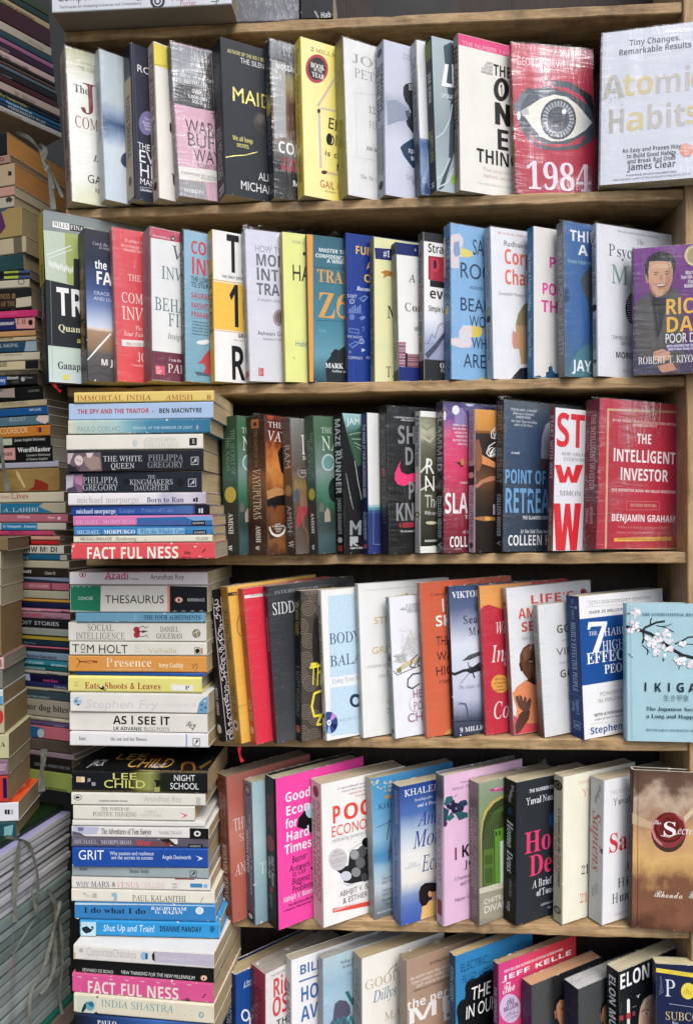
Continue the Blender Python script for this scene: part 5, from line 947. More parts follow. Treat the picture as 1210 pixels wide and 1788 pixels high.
# ---- fourth shelf
def rings(cx, cy, n, r, col):
    o = []
    for k in range(n):
        o += [('E', cx, cy, r * (1 - k / n), r * 1.2 * (1 - k / n), col if k % 2 == 0 else '3d3630')]
    return o
def flourish(seed):
    rnd = random.Random(seed); o = []
    for i in range(34):
        y = 200 + i * 29; xc = 112 + (y - 130) * .094 + rnd.uniform(-14, 14); a0 = rnd.uniform(0, 6)
        o.append(('L', [(xc + (4 + k * 2.6) * math.cos(a0 + k * .75), y + (5 + k * 3.2) * math.sin(a0 + k * .75)) for k in range(8)], 6, 'c9bfc0'))
    return o
upright('prophet', 4, r4a, 'slim black hardback tilted against the stack, covered in white scrollwork', '1d1d1f', '131415', flourish(3) + [
    ('L', [(84, 180), (112, 480), (145, 800), (185, 1190)], 4, 'c9bfc0'), ('L', [(140, 170), (168, 480), (232, 1180)], 4, 'c9bfc0'), ('S', 'The Prophet', .2, .35, .6, .2, 'b', 'dedede'), ('S', 'KAHLIL GIBRAN', .65, .83, .5, .25, 'b', 'dedede'), ('SE', .92, .5, .4, .4, 'd9d4cc')], W=.13, hard=1)
upright('asaman', 4, r4a, 'mustard yellow paperback tilted beside the black scrollwork one', 'efb43c', 'b58526', [
    ('P', [(190, 142), (258, 134), (258, 158), (192, 166)], '4a2a22'), ('T', 'INTERNATIONAL', 230, 158, 13, 'b', 'd9b070', 420), ('E', 290, 370, 34, 78, '7a6a4c'), ('E', 292, 370, 30, 72, 'efb43c'), ('L', [(240, 948), (300, 935), (350, 915)], 3, 'c98e30'), ('L', [(262, 700), (300, 690), (290, 740), (330, 760)], 2, 'd9a038'), ('T', 'JAMES ALLEN', 480, 1160, 40, 'n', '6b5a2e'),
    ('S', 'As a Man Thinketh', .15, .47, .62, .2, 'n', '5b4a22'), ('S', 'JAMES ALLEN', .63, .85, .56, .22, 'n', '5b4a22'), ('SE', .89, .5, .34, .34, 'd9c9b0'), ('SE', .89, .5, .16, .2, '5a3a28')], W=.13, wrap=1, flap=.002)
upright('war', 4, r4a, 'hot red paperback with a white head stripe and orange spine, leaning', 'e0203e', 'c24a34', [
    ('P', [(310, 160), (440, 145), (442, 166), (312, 182)], 'e4dcd6'), ('T', 'INTE|RNATIONAL', 358, 168, 14, 'b', '9a8a86', 424), ('S', 'THE ART OF WAR', .17, .45, .6, .2, 't', '8a2f26'), ('S', 'SUN-TZU', .71, .85, .58, .2, 'b', 'd9a48c'), ('SE', .91, .5, .34, .3, 'd9b49c')], W=.13, wrap=2, flap=.002)
upright('sid', 4, r4a, 'plain graphite paperback in film with one white serif title', ('z', [(0, '4a4d51'), (.2, '3d4044'), (1, '33363a')], .05, 14), ('z', [(0, '5a2a34'), (.4, '4a2630'), (1, '2c2a2e')], .06), [
    ('T', 'INTE|RNATIONAL', 526, 152, 22, 't', 'a9adb2', 620), ('T', 'SID|DHARTHA', 514, 298, 84, 't', 'e4e6e8', 626), ('S', 'SIDDHARTHA', .2, .42, .5, .25, 'b', '8f7a80')], W=.13, wrap=3, flap=.002)
upright('gatsby', 4, r4a, 'dark brown paperback patterned with arcs and bright yellow brush lettering', '4c443c', '1f1f1e', [
    x for cx, cy in ((760, 250), (800, 150), (715, 380), (745, 610), (712, 720), (770, 780), (740, 980), (805, 1020), (720, 1130), (800, 1150), (850, 250), (850, 560), (760, 480)) for x in rings(cx, cy, 7, 46, '7d7062')] + [('P', [(800, 320), (860, 300), (860, 700), (800, 700), (785, 480)], '2c2826'), ('T', 'INTERNATIONAL', 735, 138, 24, 't', 'a99e8e', 960), ('T', 'Th|e', 768, 800, 150, 'h', 'f2e326', 852), ('L', [(770, 668), (850, 652)], 15, 'f2e326'), ('L', [(850, 830), (800, 850), (782, 940), (800, 1010), (855, 1000)], 17, 'f2e326'), ('L', [(858, 990), (830, 1040), (820, 1070), (850, 1066)], 14, 'f2e326'),
    ('S', 'the great Gatsby', .08, .3, .6, .22, 'I', 'a5923c'), ('S', 'F. SCOTT FITZGERALD', .5, .84, .5, .25, 'n', '8a8a84'), ('SE', .92, .5, .34, .34, 'a86a44')], W=.13, wrap=5, flap=.006)
upright('bodymind', 4, r4a, 'white bordered pale blue paperback with a compact disc picture', 'e6e6e2', 'c9c7bd', [
    ('P', [(900, 165), (1150, 140), (1190, 1120), (920, 1150)], 'bcd6e6'), ('P', [(908, 740), (1150, 705), (1160, 780), (912, 812)], 'e4e6e8'), ('T', 'BOD|Y', 914, 505, 76, 't', '2f4c66', 1086), ('T', 'BAL|ANCING', 920, 662, 76, 't', '2f4c66', 1086), ('T', 'Using Your| Mind', 928, 782, 34, 'i', '8a93a0', 1084), ('E', 1092, 900, 42, 48, '2c4256'), ('E', 1092, 902, 22, 27, 'bcd6e6'), ('E', 905, 1056, 62, 78, '3a4a86'), ('P', [(905, 1056), (930, 985), (960, 1010)], 'c28ad0'), ('P', [(905, 1056), (966, 1070), (950, 1110)], '1e2c5c'), ('P', [(905, 1056), (890, 1134), (920, 1132)], '8ab4d8'), ('E', 905, 1056, 15, 20, 'dfe6ee'), ('E', 905, 1056, 6, 8, '6a7aa8'), ('T', 'INCLUDES CD WITH', 975, 1052, 20, 'n', '93a9b8', 1160),
    ('S', 'BODY MIND BALANCING', .1, .56, .5, .25, 'b', '33322e'), ('S', 'OSHO', .62, .72, .5, .25, 'n', '33322e'), ('SE', .84, .5, .3, .3, '33322e'), ('S', 'M', .94, .97, .5, .25, 's', '33322e')], W=.13)
upright('stepinto', 4, r4b, 'plain white paperback with widely spaced gold capitals and a small crown', 'e4e4e0', 'bfc2b8', [
    ('T', 'To be sold only in India, Bangladesh, Bhutan, Pakistan, Nepal', 30, 130, 14, 'i', 'a9aca8', 400), ('P', [(280, 150), (300, 158), (322, 140), (345, 160), (372, 145), (350, 178), (300, 172)], 'c9a24c'), ('T', 'ST|EP', 92, 362, 48, 'n', 'c9ab5a', 168), ('T', 'GR|EATNESS', 76, 575, 48, 'n', 'c9ab5a', 172), ('T', 'UNSINKAB|LE', 44, 676, 22, 'n', '9fa3a0', 186), ('T', 'M', 180, 712, 22, 'n', '9fa3a0'), ('T', 'CREA|TING', 122, 742, 22, 'n', '9fa3a0', 188), ('T', 'S|HARMA', 176, 922, 26, 'n', 'c9b88a', 200), ('T', 'FO|REWORD', 180, 968, 15, 'b', '9fa3a0', 204), ('T', 'OF', 180, 992, 13, 'b', '9fa3a0', 204),
    ('SE', .09, .5, .3, .2, 'c9ab5a'), ('S', 'STEP INTO YOUR GREATNESS', .16, .62, .5, .25, 'n', '8f938a'), ('S', 'SHARMA', .72, .86, .5, .25, 'n', '8f938a')], W=.13)
upright('poirot', 4, r4b, 'white paperback sketched with a snowy tree and house, brush script initials', 'e2e3e8', '9aa6a2', [
    ('T', 'A CLASS|IC', 316, 240, 20, 'n', '4a4c52', 388), ('T', 'HERCULE PO|IROT', 278, 268, 20, 'n', '4a4c52', 392), ('T', 'MYSTE|RY', 326, 286, 20, 'n', '4a4c52', 390)] + [('L', [(270 + random.random() * 130, 380 + random.random() * 220), (285 + random.random() * 120, 390 + random.random() * 200)], 3, 'c2c2bf') for _ in range(46)] + [('L', [(225 + random.random() * 90, 560 + random.random() * 80), (240 + random.random() * 90, 570 + random.random() * 70)], 4, 'b4b4b2') for _ in range(24)] +
    [('P', [(280, 650), (350, 610), (420, 590), (420, 625), (350, 645), (284, 685)], 'c9bd96'), ('P', [(250, 680), (280, 660), (284, 700), (256, 704)], '8a8158'), ('L', [(228, 690), (255, 720), (300, 700), (420, 650)], 4, '4c4c46'), ('L', [(400, 575), (358, 610), (345, 660), (372, 668), (408, 600)], 7, '45474b'), ('L', [(408, 590), (400, 650), (420, 655)], 7, '45474b'), ('L', [(418, 705), (365, 712), (330, 750), (328, 800), (360, 815), (410, 780)], 9, '45474b'), ('E', 375, 922, 36, 54, 'c4c5ca'), ('E', 375, 922, 33, 50, 'e2e3e8'), ('T', 'HE|RCULE', 365, 884, 58, 'n', 'a06a80', 432), ('T', 'PO|IROTS', 370, 968, 58, 'n', 'a06a80', 438), ('T', 'CH|RISTMAS', 328, 1054, 60, 'n', 'a06a80', 440),
     ('S', '02', .02, .05, .5, .25, 'n', '4a524e'), ('S', 'AGATHA CHRISTIE', .08, .36, .55, .22, 'n', '3f4844'), ('SB', .4, .5, '6d7672'), ('SE', .44, .4, .3, .5, '3a3d3c'), ('S', 'HERCULE POIROTS CHRISTMAS', .55, .92, .45, .28, 'n', '6a4a58'), ('SE', .95, .5, .3, .3, '26282a')], W=.125)
upright('orange', 4, r4b, 'burnt orange paperback in tight film with white and black capitals', ('z', [(0, 'd9643c'), (1, 'd2592f')], .03), 'b07466', [
    ('T', '# 1 Intern|ational', 486, 166, 20, 'I', '4a241a', 578), ('T', 'I', 570, 275, 86, 'b', 'f0e8e2', 590), ('T', 'S|HALL', 524, 380, 76, 'b', 'f0e8e2', 578), ('T', 'TH|E', 532, 516, 66, 'n', '33241e', 600), ('T', 'W|AY', 536, 622, 62, 'n', '33241e', 604), ('T', 'HI|GH', 526, 728, 66, 'n', '33241e', 600), ('T', 'A Fab|le', 550, 782, 27, 'I', '5c2a1c', 610), ('E', 650, 1165, 65, 70, 'd9a04a'), ('S', 'THE MONK', .12, .6, .5, .25, 't', '8a4a3c')], W=.13, wrap=4, flap=.002)
upright('viktor', 4, r4b, 'blue grey paperback with a barbed wire knot under dark clouds', ('z', [(0, '3c4256'), (.1, '4a4e60'), (.17, '8a8fa6'), (.25, 'b9bdd2'), (.6, 'd3d8e4'), (.72, 'a3aac0'), (.85, '5a678a'), (1, '3a4f74')], .07, 15), '20242e', [
    ('T', 'VIKTO|R', 642, 182, 46, 's', 'e4e6ec', 805), ('T', 'M|ans', 800, 272, 52, 't', '26262a', 830), ('T', 'Sea|rch', 724, 362, 58, 't', '26262a', 822), ('T', 'M|eaning', 762, 444, 58, 't', '26262a', 818), ('L', [(612, 712), (660, 715), (720, 690), (780, 680), (836, 640)], 20, '33353c'), ('P', [(710, 622), (760, 580), (840, 552), (840, 580), (770, 612)], '55575e'), ('P', [(735, 690), (790, 660), (840, 655), (840, 690), (770, 710)], '2c2e36'), ('L', [(700, 780), (760, 710), (830, 635)], 4, '3a3c44'), ('L', [(770, 660), (800, 740)], 10, '2c2e36'), ('L', [(755, 630), (765, 700)], 7, '3c3e46'),
    ('T', 'The classic tri|bute', 686, 824, 27, 'i', '777c8c', 838), ('L', [(690, 918), (735, 925), (748, 970), (756, 1070)], 10, '4a5268'), ('P', [(682, 930), (700, 905), (708, 932)], '8087a0'), ('L', [(650, 1020), (850, 1010)], 6, '55607c'), ('L', [(650, 1050), (850, 1038)], 6, '303a52'), ('T', '9 MILLI|ON', 697, 1126, 32, 's', 'dfe2ea', 852), ('S', 'Mans Search For Meaning', .04, .36, .6, .2, 's', 'a9adb8')], W=.13, worn=.8)
upright('redingco', 4, r4b, 'red paperback with a wavy orange top and a scalloped orange seal', 'c8243c', ('z', [(0, '8c3a4a'), (.7, '8c4048'), (.85, 'a87a4c'), (1, '9c8a70')], .05), [
    ('P', [(830, 90), (1200, 60), (1200, 270), (1120, 300), (1060, 285), (980, 250), (900, 225), (860, 235), (833, 262)], 'f0a04a'), ('T', 'INTERNATIONAL', 920, 165, 16, 'b', 'e0b070', 1120), ('T', 'W|ise', 950, 432, 82, 'i', 'f2e9e6', 1004), ('T', 'In|g', 922, 632, 118, 'i', 'f2e9e6', 1016), ('Z', 980, 782, 66, 22, 'e8a23c'), ('C', 'Millions', 978, 756, 16, 'b', '8a5a1e', 72), ('C', 'of Copies', 978, 782, 16, 'b', '8a5a1e', 80), ('C', 'Sold', 978, 808, 16, 'b', '8a5a1e', 42), ('C', 'Worldwide', 978, 832, 15, 'b', '8a5a1e', 80), ('T', 'Co|mes', 934, 1032, 118, 'i', 'f2e9e6', 1050)], W=.13, wrap=1, flap=.002)
upright('lifes', 4, r4b, 'white paperback with red capitals and a shaven monk in orange, one hand raised', 'e6e6e8', ('z', [(0, '9c7a78'), (.85, '94686a'), (1, 'c9c4c0')], .04), [
    ('T', 'LIFE\u2019S', 1187, 222, 62, 'b', 'e2503f', 1506), ('E', 1565, 138, 22, 26, 'a83a34'), ('T', 'A|MAZING', 1108, 326, 72, 'b', 'e2503f', 1162), ('T', 'S|ECRETS', 1128, 418, 68, 'b', 'e2503f', 1176), ('T', 'How to| find', 1132, 476, 26, 'i', '8c8c90', 1204),
    ('P', [(1117, 640), (1118, 580), (1140, 530), (1175, 504), (1225, 500), (1260, 520), (1270, 680), (1240, 760), (1190, 770), (1150, 720), (1138, 700)], '6b4430'), ('P', [(1135, 560), (1170, 515), (1215, 520), (1190, 600), (1150, 620)], '8a5c44'), ('P', [(1180, 640), (1230, 650), (1215, 700), (1180, 690)], '80523c'), ('P', [(1110, 640), (1122, 632), (1140, 690), (1125, 696)], '432a22'), ('P', [(1180, 540), (1192, 505), (1202, 505), (1196, 545)], 'c9a08c'), ('P', [(1160, 760), (1200, 735), (1260, 740), (1260, 830), (1170, 800)], '3f2a22'), ('E', 1197, 625, 12, 6, 'e6dcd4'), ('E', 1199, 625, 5, 5, '1a1210'), ('P', [(1180, 608), (1218, 602), (1218, 608), (1182, 614)], '241712'), ('L', [(1200, 690), (1240, 690)], 5, '7c4438'),
    ('P', [(1160, 755), (1220, 790), (1270, 780), (1320, 1160), (1080, 1140), (1095, 960), (1065, 850), (1100, 800)], 'f0915c'), ('P', [(1075, 1000), (1140, 1060), (1330, 1060), (1330, 1160), (1075, 1150)], 'de4e54'), ('L', [(1150, 860), (1180, 960), (1170, 1060)], 5, 'd9703f'), ('P', [(1085, 1080), (1110, 1000), (1150, 960), (1190, 970), (1180, 1030), (1120, 1120), (1090, 1140)], '5a3a30'), ('P', [(1090, 900), (1085, 870), (1108, 865), (1118, 905), (1112, 860), (1132, 868), (1140, 905), (1150, 870), (1165, 880), (1162, 915), (1185, 878), (1200, 900), (1188, 960), (1150, 985), (1110, 950)], '6a463a'),
    ('SE', .11, .5, .3, .34, '7c2c34'), ('S', 'LIFES AMAZING SECRETS', .16, .6, .5, .25, 'b', 'b0646a'), ('S', 'GAUR GOPAL DAS', .66, .86, .5, .25, 'n', '6a4a48')], W=.128, wrap=2, flap=.002)
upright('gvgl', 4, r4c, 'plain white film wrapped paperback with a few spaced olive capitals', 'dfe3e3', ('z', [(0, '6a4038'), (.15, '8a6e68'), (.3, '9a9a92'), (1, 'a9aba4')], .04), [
    ('T', 'G|OOD', 246, 428, 58, 'b', '6b6a55', 296), ('T', 'HO|W', 286, 486, 16, 'n', '9a9a90', 316), ('T', 'V|IBES', 246, 586, 52, 'n', '6b6a55', 296), ('T', 'THE K|EY', 266, 646, 16, 'n', '9a9a90', 330), ('T', 'G|OOD', 270, 742, 56, 'b', '6b6a55', 320), ('T', 'T|O', 318, 800, 16, 'n', '9a9a90', 330), ('T', 'L', 328, 892, 52, 'b', 'a08a5c', 350), ('S', 'GOOD VIBES GOOD LIFE', .08, .62, .45, .28, 'b', '74746a'), ('S', 'VEX KING', .7, .84, .4, .3, 'n', '74746a')], W=.125, wrap=5, flap=.001)
upright('seven', 4, r4c, 'white and blue paperback with a huge serif numeral and thick navy spine', 'e6e6e6', '1d3a72', [
    ('L', [(455, 200), (918, 172)], 2, '9a9a9a'), ('T', '25TH ANNIVERSARY EDITION', 472, 230, 24, 'n', '9c9a96', 905), ('L', [(455, 242), (918, 208)], 2, '9a9a9a'), ('T', 'OVER 25 MILLION| SOLD', 476, 292, 21, 'b', '5b6272', 722), ('B', 420, 326, 797, '1d5096'), ('P', [(470, 348), (600, 342), (602, 362), (540, 560), (500, 562), (565, 375), (490, 380), (476, 402), (464, 400)], 'eef0f0'), ('T', 'THE', 476, 444, 28, 't', 'eef0f0', 538), ('T', 'HAB|ITS OF', 586, 446, 54, 't', 'eef0f0', 708), ('T', 'HIGH|LY', 574, 548, 66, 't', 'eef0f0', 732), ('T', 'EFFEC|TIVE', 458, 646, 78, 's', 'eef0f0', 724), ('T', 'PEO|PLE', 582, 712, 62, 's', 'eef0f0', 712),
    ('T', 'POWERFUL| LESSONS', 552, 870, 27, 'n', '9a9a98', 724), ('T', 'IN PERSONA|L CHANGE', 540, 918, 27, 'n', '9a9a98', 732), ('L', [(495, 1000), (740, 968)], 1.5, '9a9a9a'), ('T', 'WITH A FOREWORD| BY', 512, 1016, 22, 'b', '6a6a6c', 734), ('T', 'author of Good to Great and| many', 516, 1042, 15, 'I', '77777a', 732), ('L', [(490, 1064), (740, 1040)], 1.5, '9a9a9a'), ('T', 'Stephen| R. Covey', 484, 1140, 48, 'b', '27508f', 714),
    ('S', 'THE', .025, .06, .16, .44, 't', 'a9b4cc'), ('SB', 0, .002, '1d3a72'), ('S', '7', .07, .09, .5, .3, 's', 'c4cbd9'), ('S', 'HABITS OF', .1, .17, .16, .44, 't', 'a9b4cc'), ('S', 'HIGHLY EFFECTIVE PEOPLE', .19, .68, .34, .34, 't', 'c4cbd9'), ('SB', .7, .702, '6a7ea8'), ('S', 'Stephen R.', .73, .84, .24, .5, 'b', '8a9bbd'), ('S', 'Covey', .75, .82, .24, .2, 'b', '8a9bbd'), ('SB', .885, .94, '7c90b8', .25, .8), ('SB', .89, .935, '1d3a72', .3, .75), ('S', 'K', .9, .93, .34, .36, 'b', '8a9bbd')], W=.135)
def blossom(n, seed):
    rnd = random.Random(seed); o = []
    for cx, cy, s, m in ((800, 270, 40, 10), (790, 380, 36, 9), (760, 410, 26, 7), (1000, 450, 60, 14), (1020, 530, 50, 12), (950, 560, 28, 8), (930, 500, 30, 7), (1110, 630, 40, 10), (1195, 640, 24, 8), (900, 490, 26, 6), (1130, 500, 24, 4)):
        for _ in range(m):
            x, y = cx + rnd.gauss(0, s * .5), cy + rnd.gauss(0, s * .45)
            o.append(('E', x, y, rnd.uniform(9, 17), rnd.uniform(10, 17), rnd.choice(('eceef0', 'f0eeee', 'e6d8da', 'd3e2e8'))))
        for _ in range(m // 3): o.append(('E', cx + rnd.gauss(0, s * .4), cy + rnd.gauss(0, s * .4), 4, 4, rnd.choice(('c9545c', 'd98a4a'))))
    return o
GEO['ikigai'] = (1091, 1054.5, 1092.5, 1290, -2, -7, 14)
upright('ikigai', 4, r4c, 'pale aqua hardback facing out with a blossom branch and spaced navy title', 'a6cbd5', '90b6c0', [
    ('L', [(740, 380), (800, 398), (850, 410), (905, 430), (980, 480), (1060, 540), (1130, 580), (1210, 600)], 22, '2f3436'), ('L', [(850, 410), (870, 385), (905, 370), (950, 350), (1005, 342)], 14, '2f3436'), ('L', [(905, 370), (908, 335), (915, 320)], 8, '2f3436'), ('L', [(950, 372), (1010, 384), (1070, 418)], 7, '2f3436'), ('L', [(985, 378), (1030, 372), (1055, 360)], 5, '2f3436'), ('L', [(855, 420), (862, 460), (850, 495)], 12, '2f3436'), ('L', [(1080, 500), (1130, 480), (1170, 455), (1210, 450)], 10, '2f3436'), ('L', [(1110, 490), (1150, 500), (1210, 505)], 6, '2f3436'), ('L', [(1110, 580), (1118, 620)], 10, '2f3436'), ('L', [(1120, 640), (1105, 680)], 5, '2f3436'), ('L', [(850, 510), (890, 545), (885, 575)], 7, '2f3436'), ('L', [(880, 545), (905, 560)], 4, '2f3436'), ('L', [(740, 290), (780, 285), (810, 265)], 6, '2f3436'), ('L', [(750, 570), (782, 598)], 5, '2f3436'), ('L', [(990, 605), (1004, 612), (992, 622)], 6, '2f3436')] + blossom(9, 4) + [
    ('L', [(762, 225), (778, 1172)], 2.5, '86b4c2'), ('T', 'THE INTERNATIONAL BES|TSELLER', 846, 302, 19, 's', '3c6a80', 1208), ('P', [(865, 771), (877, 771), (877, 833), (865, 833)], '17323f'), ('T', 'K', 930, 836, 62, 'b', '17323f', 982), ('P', [(1030, 774), (1042, 774), (1042, 836), (1030, 836)], '17323f'), ('T', 'G', 1086, 838, 64, 'b', '17323f', 1148), ('T', 'A|I', 1172, 840, 62, 'b', '17323f', 1232), ('T', '\u751f\u304d\u7532\u6590', 996, 898, 34, 'n', '6a8a94', 1178),
    ('T', 'The Japanese Sec|ret to', 874, 968, 26, 's', '1f4a5a', 1204), ('T', 'a Long and Happ|y Life', 876, 1020, 26, 's', '1f4a5a', 1204), ('T', 'HECTOR GARCIA AND FRANCESC MI|RALLES', 876, 1112, 15, 's', '3c6a7a', 1208)], W=.128, hard=1)

# ---- fifth shelf
upright('love', 5, r5a, 'terracotta paperback at the end of the fifth row, brown spine with white serif name', ('z', [(0, 'b0604e'), (.3, 'b8604e'), (.6, 'c47a66'), (.8, 'b4604e'), (1, 'b4685a')], .12, 10), '824634', [
    ('T', 'TH|E', 200, 570, 84, 't', 'e6cdc8', 272), ('T', 'S|ECRET', 240, 640, 50, 't', 'e0c0b8', 275), ('T', 'AN|D', 212, 885, 84, 't', 'e6cdc8', 290), ('SE', .06, .5, .32, .26, '6a3226'), ('S', 's', .05, .07, .4, .32, 'I', 'a5705c'), ('S', 'THE SECRET TO LOVE', .13, .44, .22, .58, 't', 'd0a898'), ('S', 'HEALTH AND MONEY', .13, .43, .22, .24, 't', 'd0a898'), ('S', 'RHONDA BYRNE', .48, .86, .42, .3, 's', 'e0c4b8'), ('SB', .89, .95, 'a06a58', .25, .75)], W=.125, pages='a5937a', wrap=4, flap=.004)
upright('daily', 5, r5a, 'pale teal wrinkled paperback with a slate spine and round seal, beside the terracotta one', ('z', [(0, '7f9aa4'), (.3, '8fb0b6'), (.6, 'a9c4c6'), (1, '9ab9c0')], .14, 22), ('z', [(0, '4a505c'), (.5, '5c6270'), (1, '757b88')], .06), [
    ('T', 'T|HE', 386, 872, 78, 't', 'd4e2e4', 424), ('SE', .065, .5, .36, .4, '3f3a44'), ('SE', .065, .5, .28, .32, '7a7480'), ('S', 'S', .05, .08, .42, .3, 's', 'b9b2b9'), ('S', 'THE SECRET DAILY TEACHINGS', .23, .8, .26, .56, 't', 'c2c6d2'), ('S', 'RHONDA BYRNE', .35, .66, .26, .2, 's', 'd4d7e0'), ('SB', .925, .985, '1e2226', .15, .85), ('SE', .955, .5, .16, .25, 'b9bcc4')], W=.12, worn=.9)
upright('goodecon', 5, r5a, 'hot pink hardback with white title and black handwritten subtitle', 'ee3fa0', '1a1b1d', [
    ('P', [(650, 480), (690, 430), (735, 380), (760, 590), (700, 560), (640, 540)], '1d1620'), ('E', 735, 425, 36, 52, 'a9cfe0'), ('T', 'Good', 555, 370, 66, 'b', 'f6e6f0', 740), ('T', 'Econ|omics', 558, 466, 66, 'b', 'f6e6f0', 735), ('T', 'for', 558, 556, 64, 'b', 'f6e6f0', 644), ('T', 'Hard', 562, 648, 68, 'b', 'f6e6f0', 730), ('T', 'Times', 552, 738, 66, 'b', 'f6e6f0', 746),
    ('T', 'Better', 604, 796, 48, 'h', '22121c', 708), ('T', 'Answers', 586, 862, 46, 'h', '22121c', 730), ('T', 'to Our', 606, 892, 40, 'h', '22121c', 706), ('T', 'Biggest', 602, 950, 46, 'h', '22121c', 730), ('T', 'Problems', 606, 1008, 46, 'h', '22121c', 756), ('T', 'Abhijit V. Bane|rjee', 544, 1076, 36, 'b', 'f0c9de', 744), ('T', 'THE BESTSELLING A|UTHORS OF', 580, 1104, 17, 'b', '3c1230', 744), ('T', 'A FINANCIAL TIMES AND GOLD|', 546, 1142, 13, 'b', '3c1230', 744), ('P', [(735, 830), (752, 815), (752, 845)], '22121c'),
    ('S', 'Good Economics', .12, .36, .26, .55, 'b', '8f3a3c'), ('S', 'for Hard Times', .125, .34, .26, .25, 'b', '8f3a3c'), ('SE', .445, .5, .4, .36, '8c3a44'), ('S', 'Abhijit V. Banerjee', .52, .73, .24, .55, 'I', 'cfc9cc'), ('S', 'Esther Duflo', .54, .69, .24, .25, 'I', 'cfc9cc'), ('SE', .755, .5, .12, .14, 'b03a5c'), ('S', 'juggernaut', .78, .88, .3, .35, 'n', '8a8084')], W=.135, hard=1)
COINS = [('E', 1130, 650, 34, 36, '1e1e1f'), ('E', 1045, 735, 36, 38, '77777a'), ('E', 1045, 735, 28, 30, '9a9a9c'), ('E', 1100, 710, 28, 40, '55555a'), ('E', 1085, 790, 34, 40, '66666a'), ('E', 1055, 858, 32, 34, '88888a'), ('E', 1115, 895, 24, 30, '4c4c4e'), ('E', 985, 885, 38, 34, 'c9cad4')]
upright('poorecon', 5, r5a, 'white paperback with orange red capitals above a heap of grey coins', 'e8e6e2', 'd0b9b2', [
    ('T', 'A marvellously insightful', 925, 280, 17, 'I', '77777a', 1180), ('T', 'researchers on the real', 955, 298, 16, 'I', '77777a', 1180), ('T', '-Amartya Sen, No', 1000, 315, 16, 'I', 'd05a4a', 1124), ('T', 'Economics', 1050, 330, 15, 'I', 'd05a4a', 1130), ('T', 'P', 884, 520, 122, 'b', 'e4432f', 950), ('T', 'O|O', 962, 496, 112, 'b', 'e4432f', 1078), ('T', 'ECONO|MICS', 880, 615, 74, 'n', 'e4432f', 1134), ('T', 'rethinking poverty &| the', 886, 655, 32, 'n', '97979a', 1134), ('L', [(998, 712), (1110, 640)], 2, '6a6a6c'), ('P', [(915, 845), (1000, 810), (1010, 720), (1100, 680), (1150, 700), (1150, 910), (1020, 940), (970, 930), (960, 880)], '2c2c2e')] + COINS + [
    ('P', [(930, 925), (985, 945), (1050, 940), (1000, 955)], 'b9bcd0'), ('E', 928, 768, 66, 78, 'c4c3c4'), ('T', '2011', 900, 728, 15, 'n', 'a86a62', 940), ('T', 'Financial Times', 882, 752, 13, 'n', 'a86a62', 970), ('T', 'and Goldman Sachs', 874, 788, 12, 'n', 'a86a62', 980), ('T', 'Business Book', 884, 804, 13, 'n', 'a86a62', 970), ('T', 'of the year', 902, 826, 13, 'n', 'a86a62', 956), ('T', 'ABHIJIT V. B|ANERJEE', 940, 1034, 38, 'n', '58585a', 1138), ('T', '& ESTHER| DUFLO', 962, 1082, 38, 'n', '58585a', 1136), ('P', [(892, 1114), (1260, 1040), (1260, 1072), (892, 1144)], 'dd4a3e'), ('T', 'WINNERS OF THE 2019 NOB|EL', 900, 1136, 17, 'b', 'f0d9d2', 1136),
    ('SE', .07, .5, .26, .28, '7a2c30'), ('S', 'POOR ECONOMICS', .13, .84, .36, .52, 'n', 'a03c38'), ('S', 'ABHIJIT V BANERJEE & ESTHER DUFLO', .13, .82, .24, .18, 'n', '4a4446')], W=.125, worn=.8)
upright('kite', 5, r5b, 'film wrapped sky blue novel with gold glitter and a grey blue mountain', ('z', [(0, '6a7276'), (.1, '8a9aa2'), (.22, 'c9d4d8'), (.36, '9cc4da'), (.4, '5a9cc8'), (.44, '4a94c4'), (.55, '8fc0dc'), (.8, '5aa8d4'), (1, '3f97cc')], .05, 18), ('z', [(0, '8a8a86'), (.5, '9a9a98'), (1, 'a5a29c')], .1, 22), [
    ('E', random.uniform(75, 215), 215 + abs(random.gauss(0, 45)), r_, r_, 'd9c9a0') for r_ in (5, 7, 9, 6, 11, 8, 5, 6, 9, 12, 7, 5, 6, 8, 10, 6)] + [('P', [(170, 318), (240, 300), (240, 332), (170, 342)], 'c9a860'), ('T', 'KH|ALED', 126, 418, 36, 't', '2a4a74', 206), ('L', [(112, 545), (215, 498)], 4, '2a3a5c'), ('L', [(202, 488), (182, 628)], 6, '2a3a5c'), ('L', [(210, 640), (195, 780)], 7, '7a2c34'), ('L', [(186, 715), (220, 700)], 6, '7a2c34'), ('T', 'Devas|tating', 150, 915, 20, 'i', '3a4a5c', 214), ('T', 'Daily Tel|egraph', 145, 945, 20, 'i', '3a4a5c', 216), ('T', 'Unforge|ttable', 148, 1000, 20, 'i', '3a4a5c', 220), ('T', 'Isabel A|llende', 150, 1028, 19, 'i', '3a4a5c', 222), ('T', 'Heartbr|eaking', 148, 1070, 20, 'i', '3a4a5c', 222), ('T', 'The Ti|mes', 172, 1096, 19, 'i', '3a4a5c', 224), ('T', 'BLOOMS|BURY', 115, 1155, 13, 's', 'd9e2e4', 225)], W=.125, wrap=3, flap=.004)
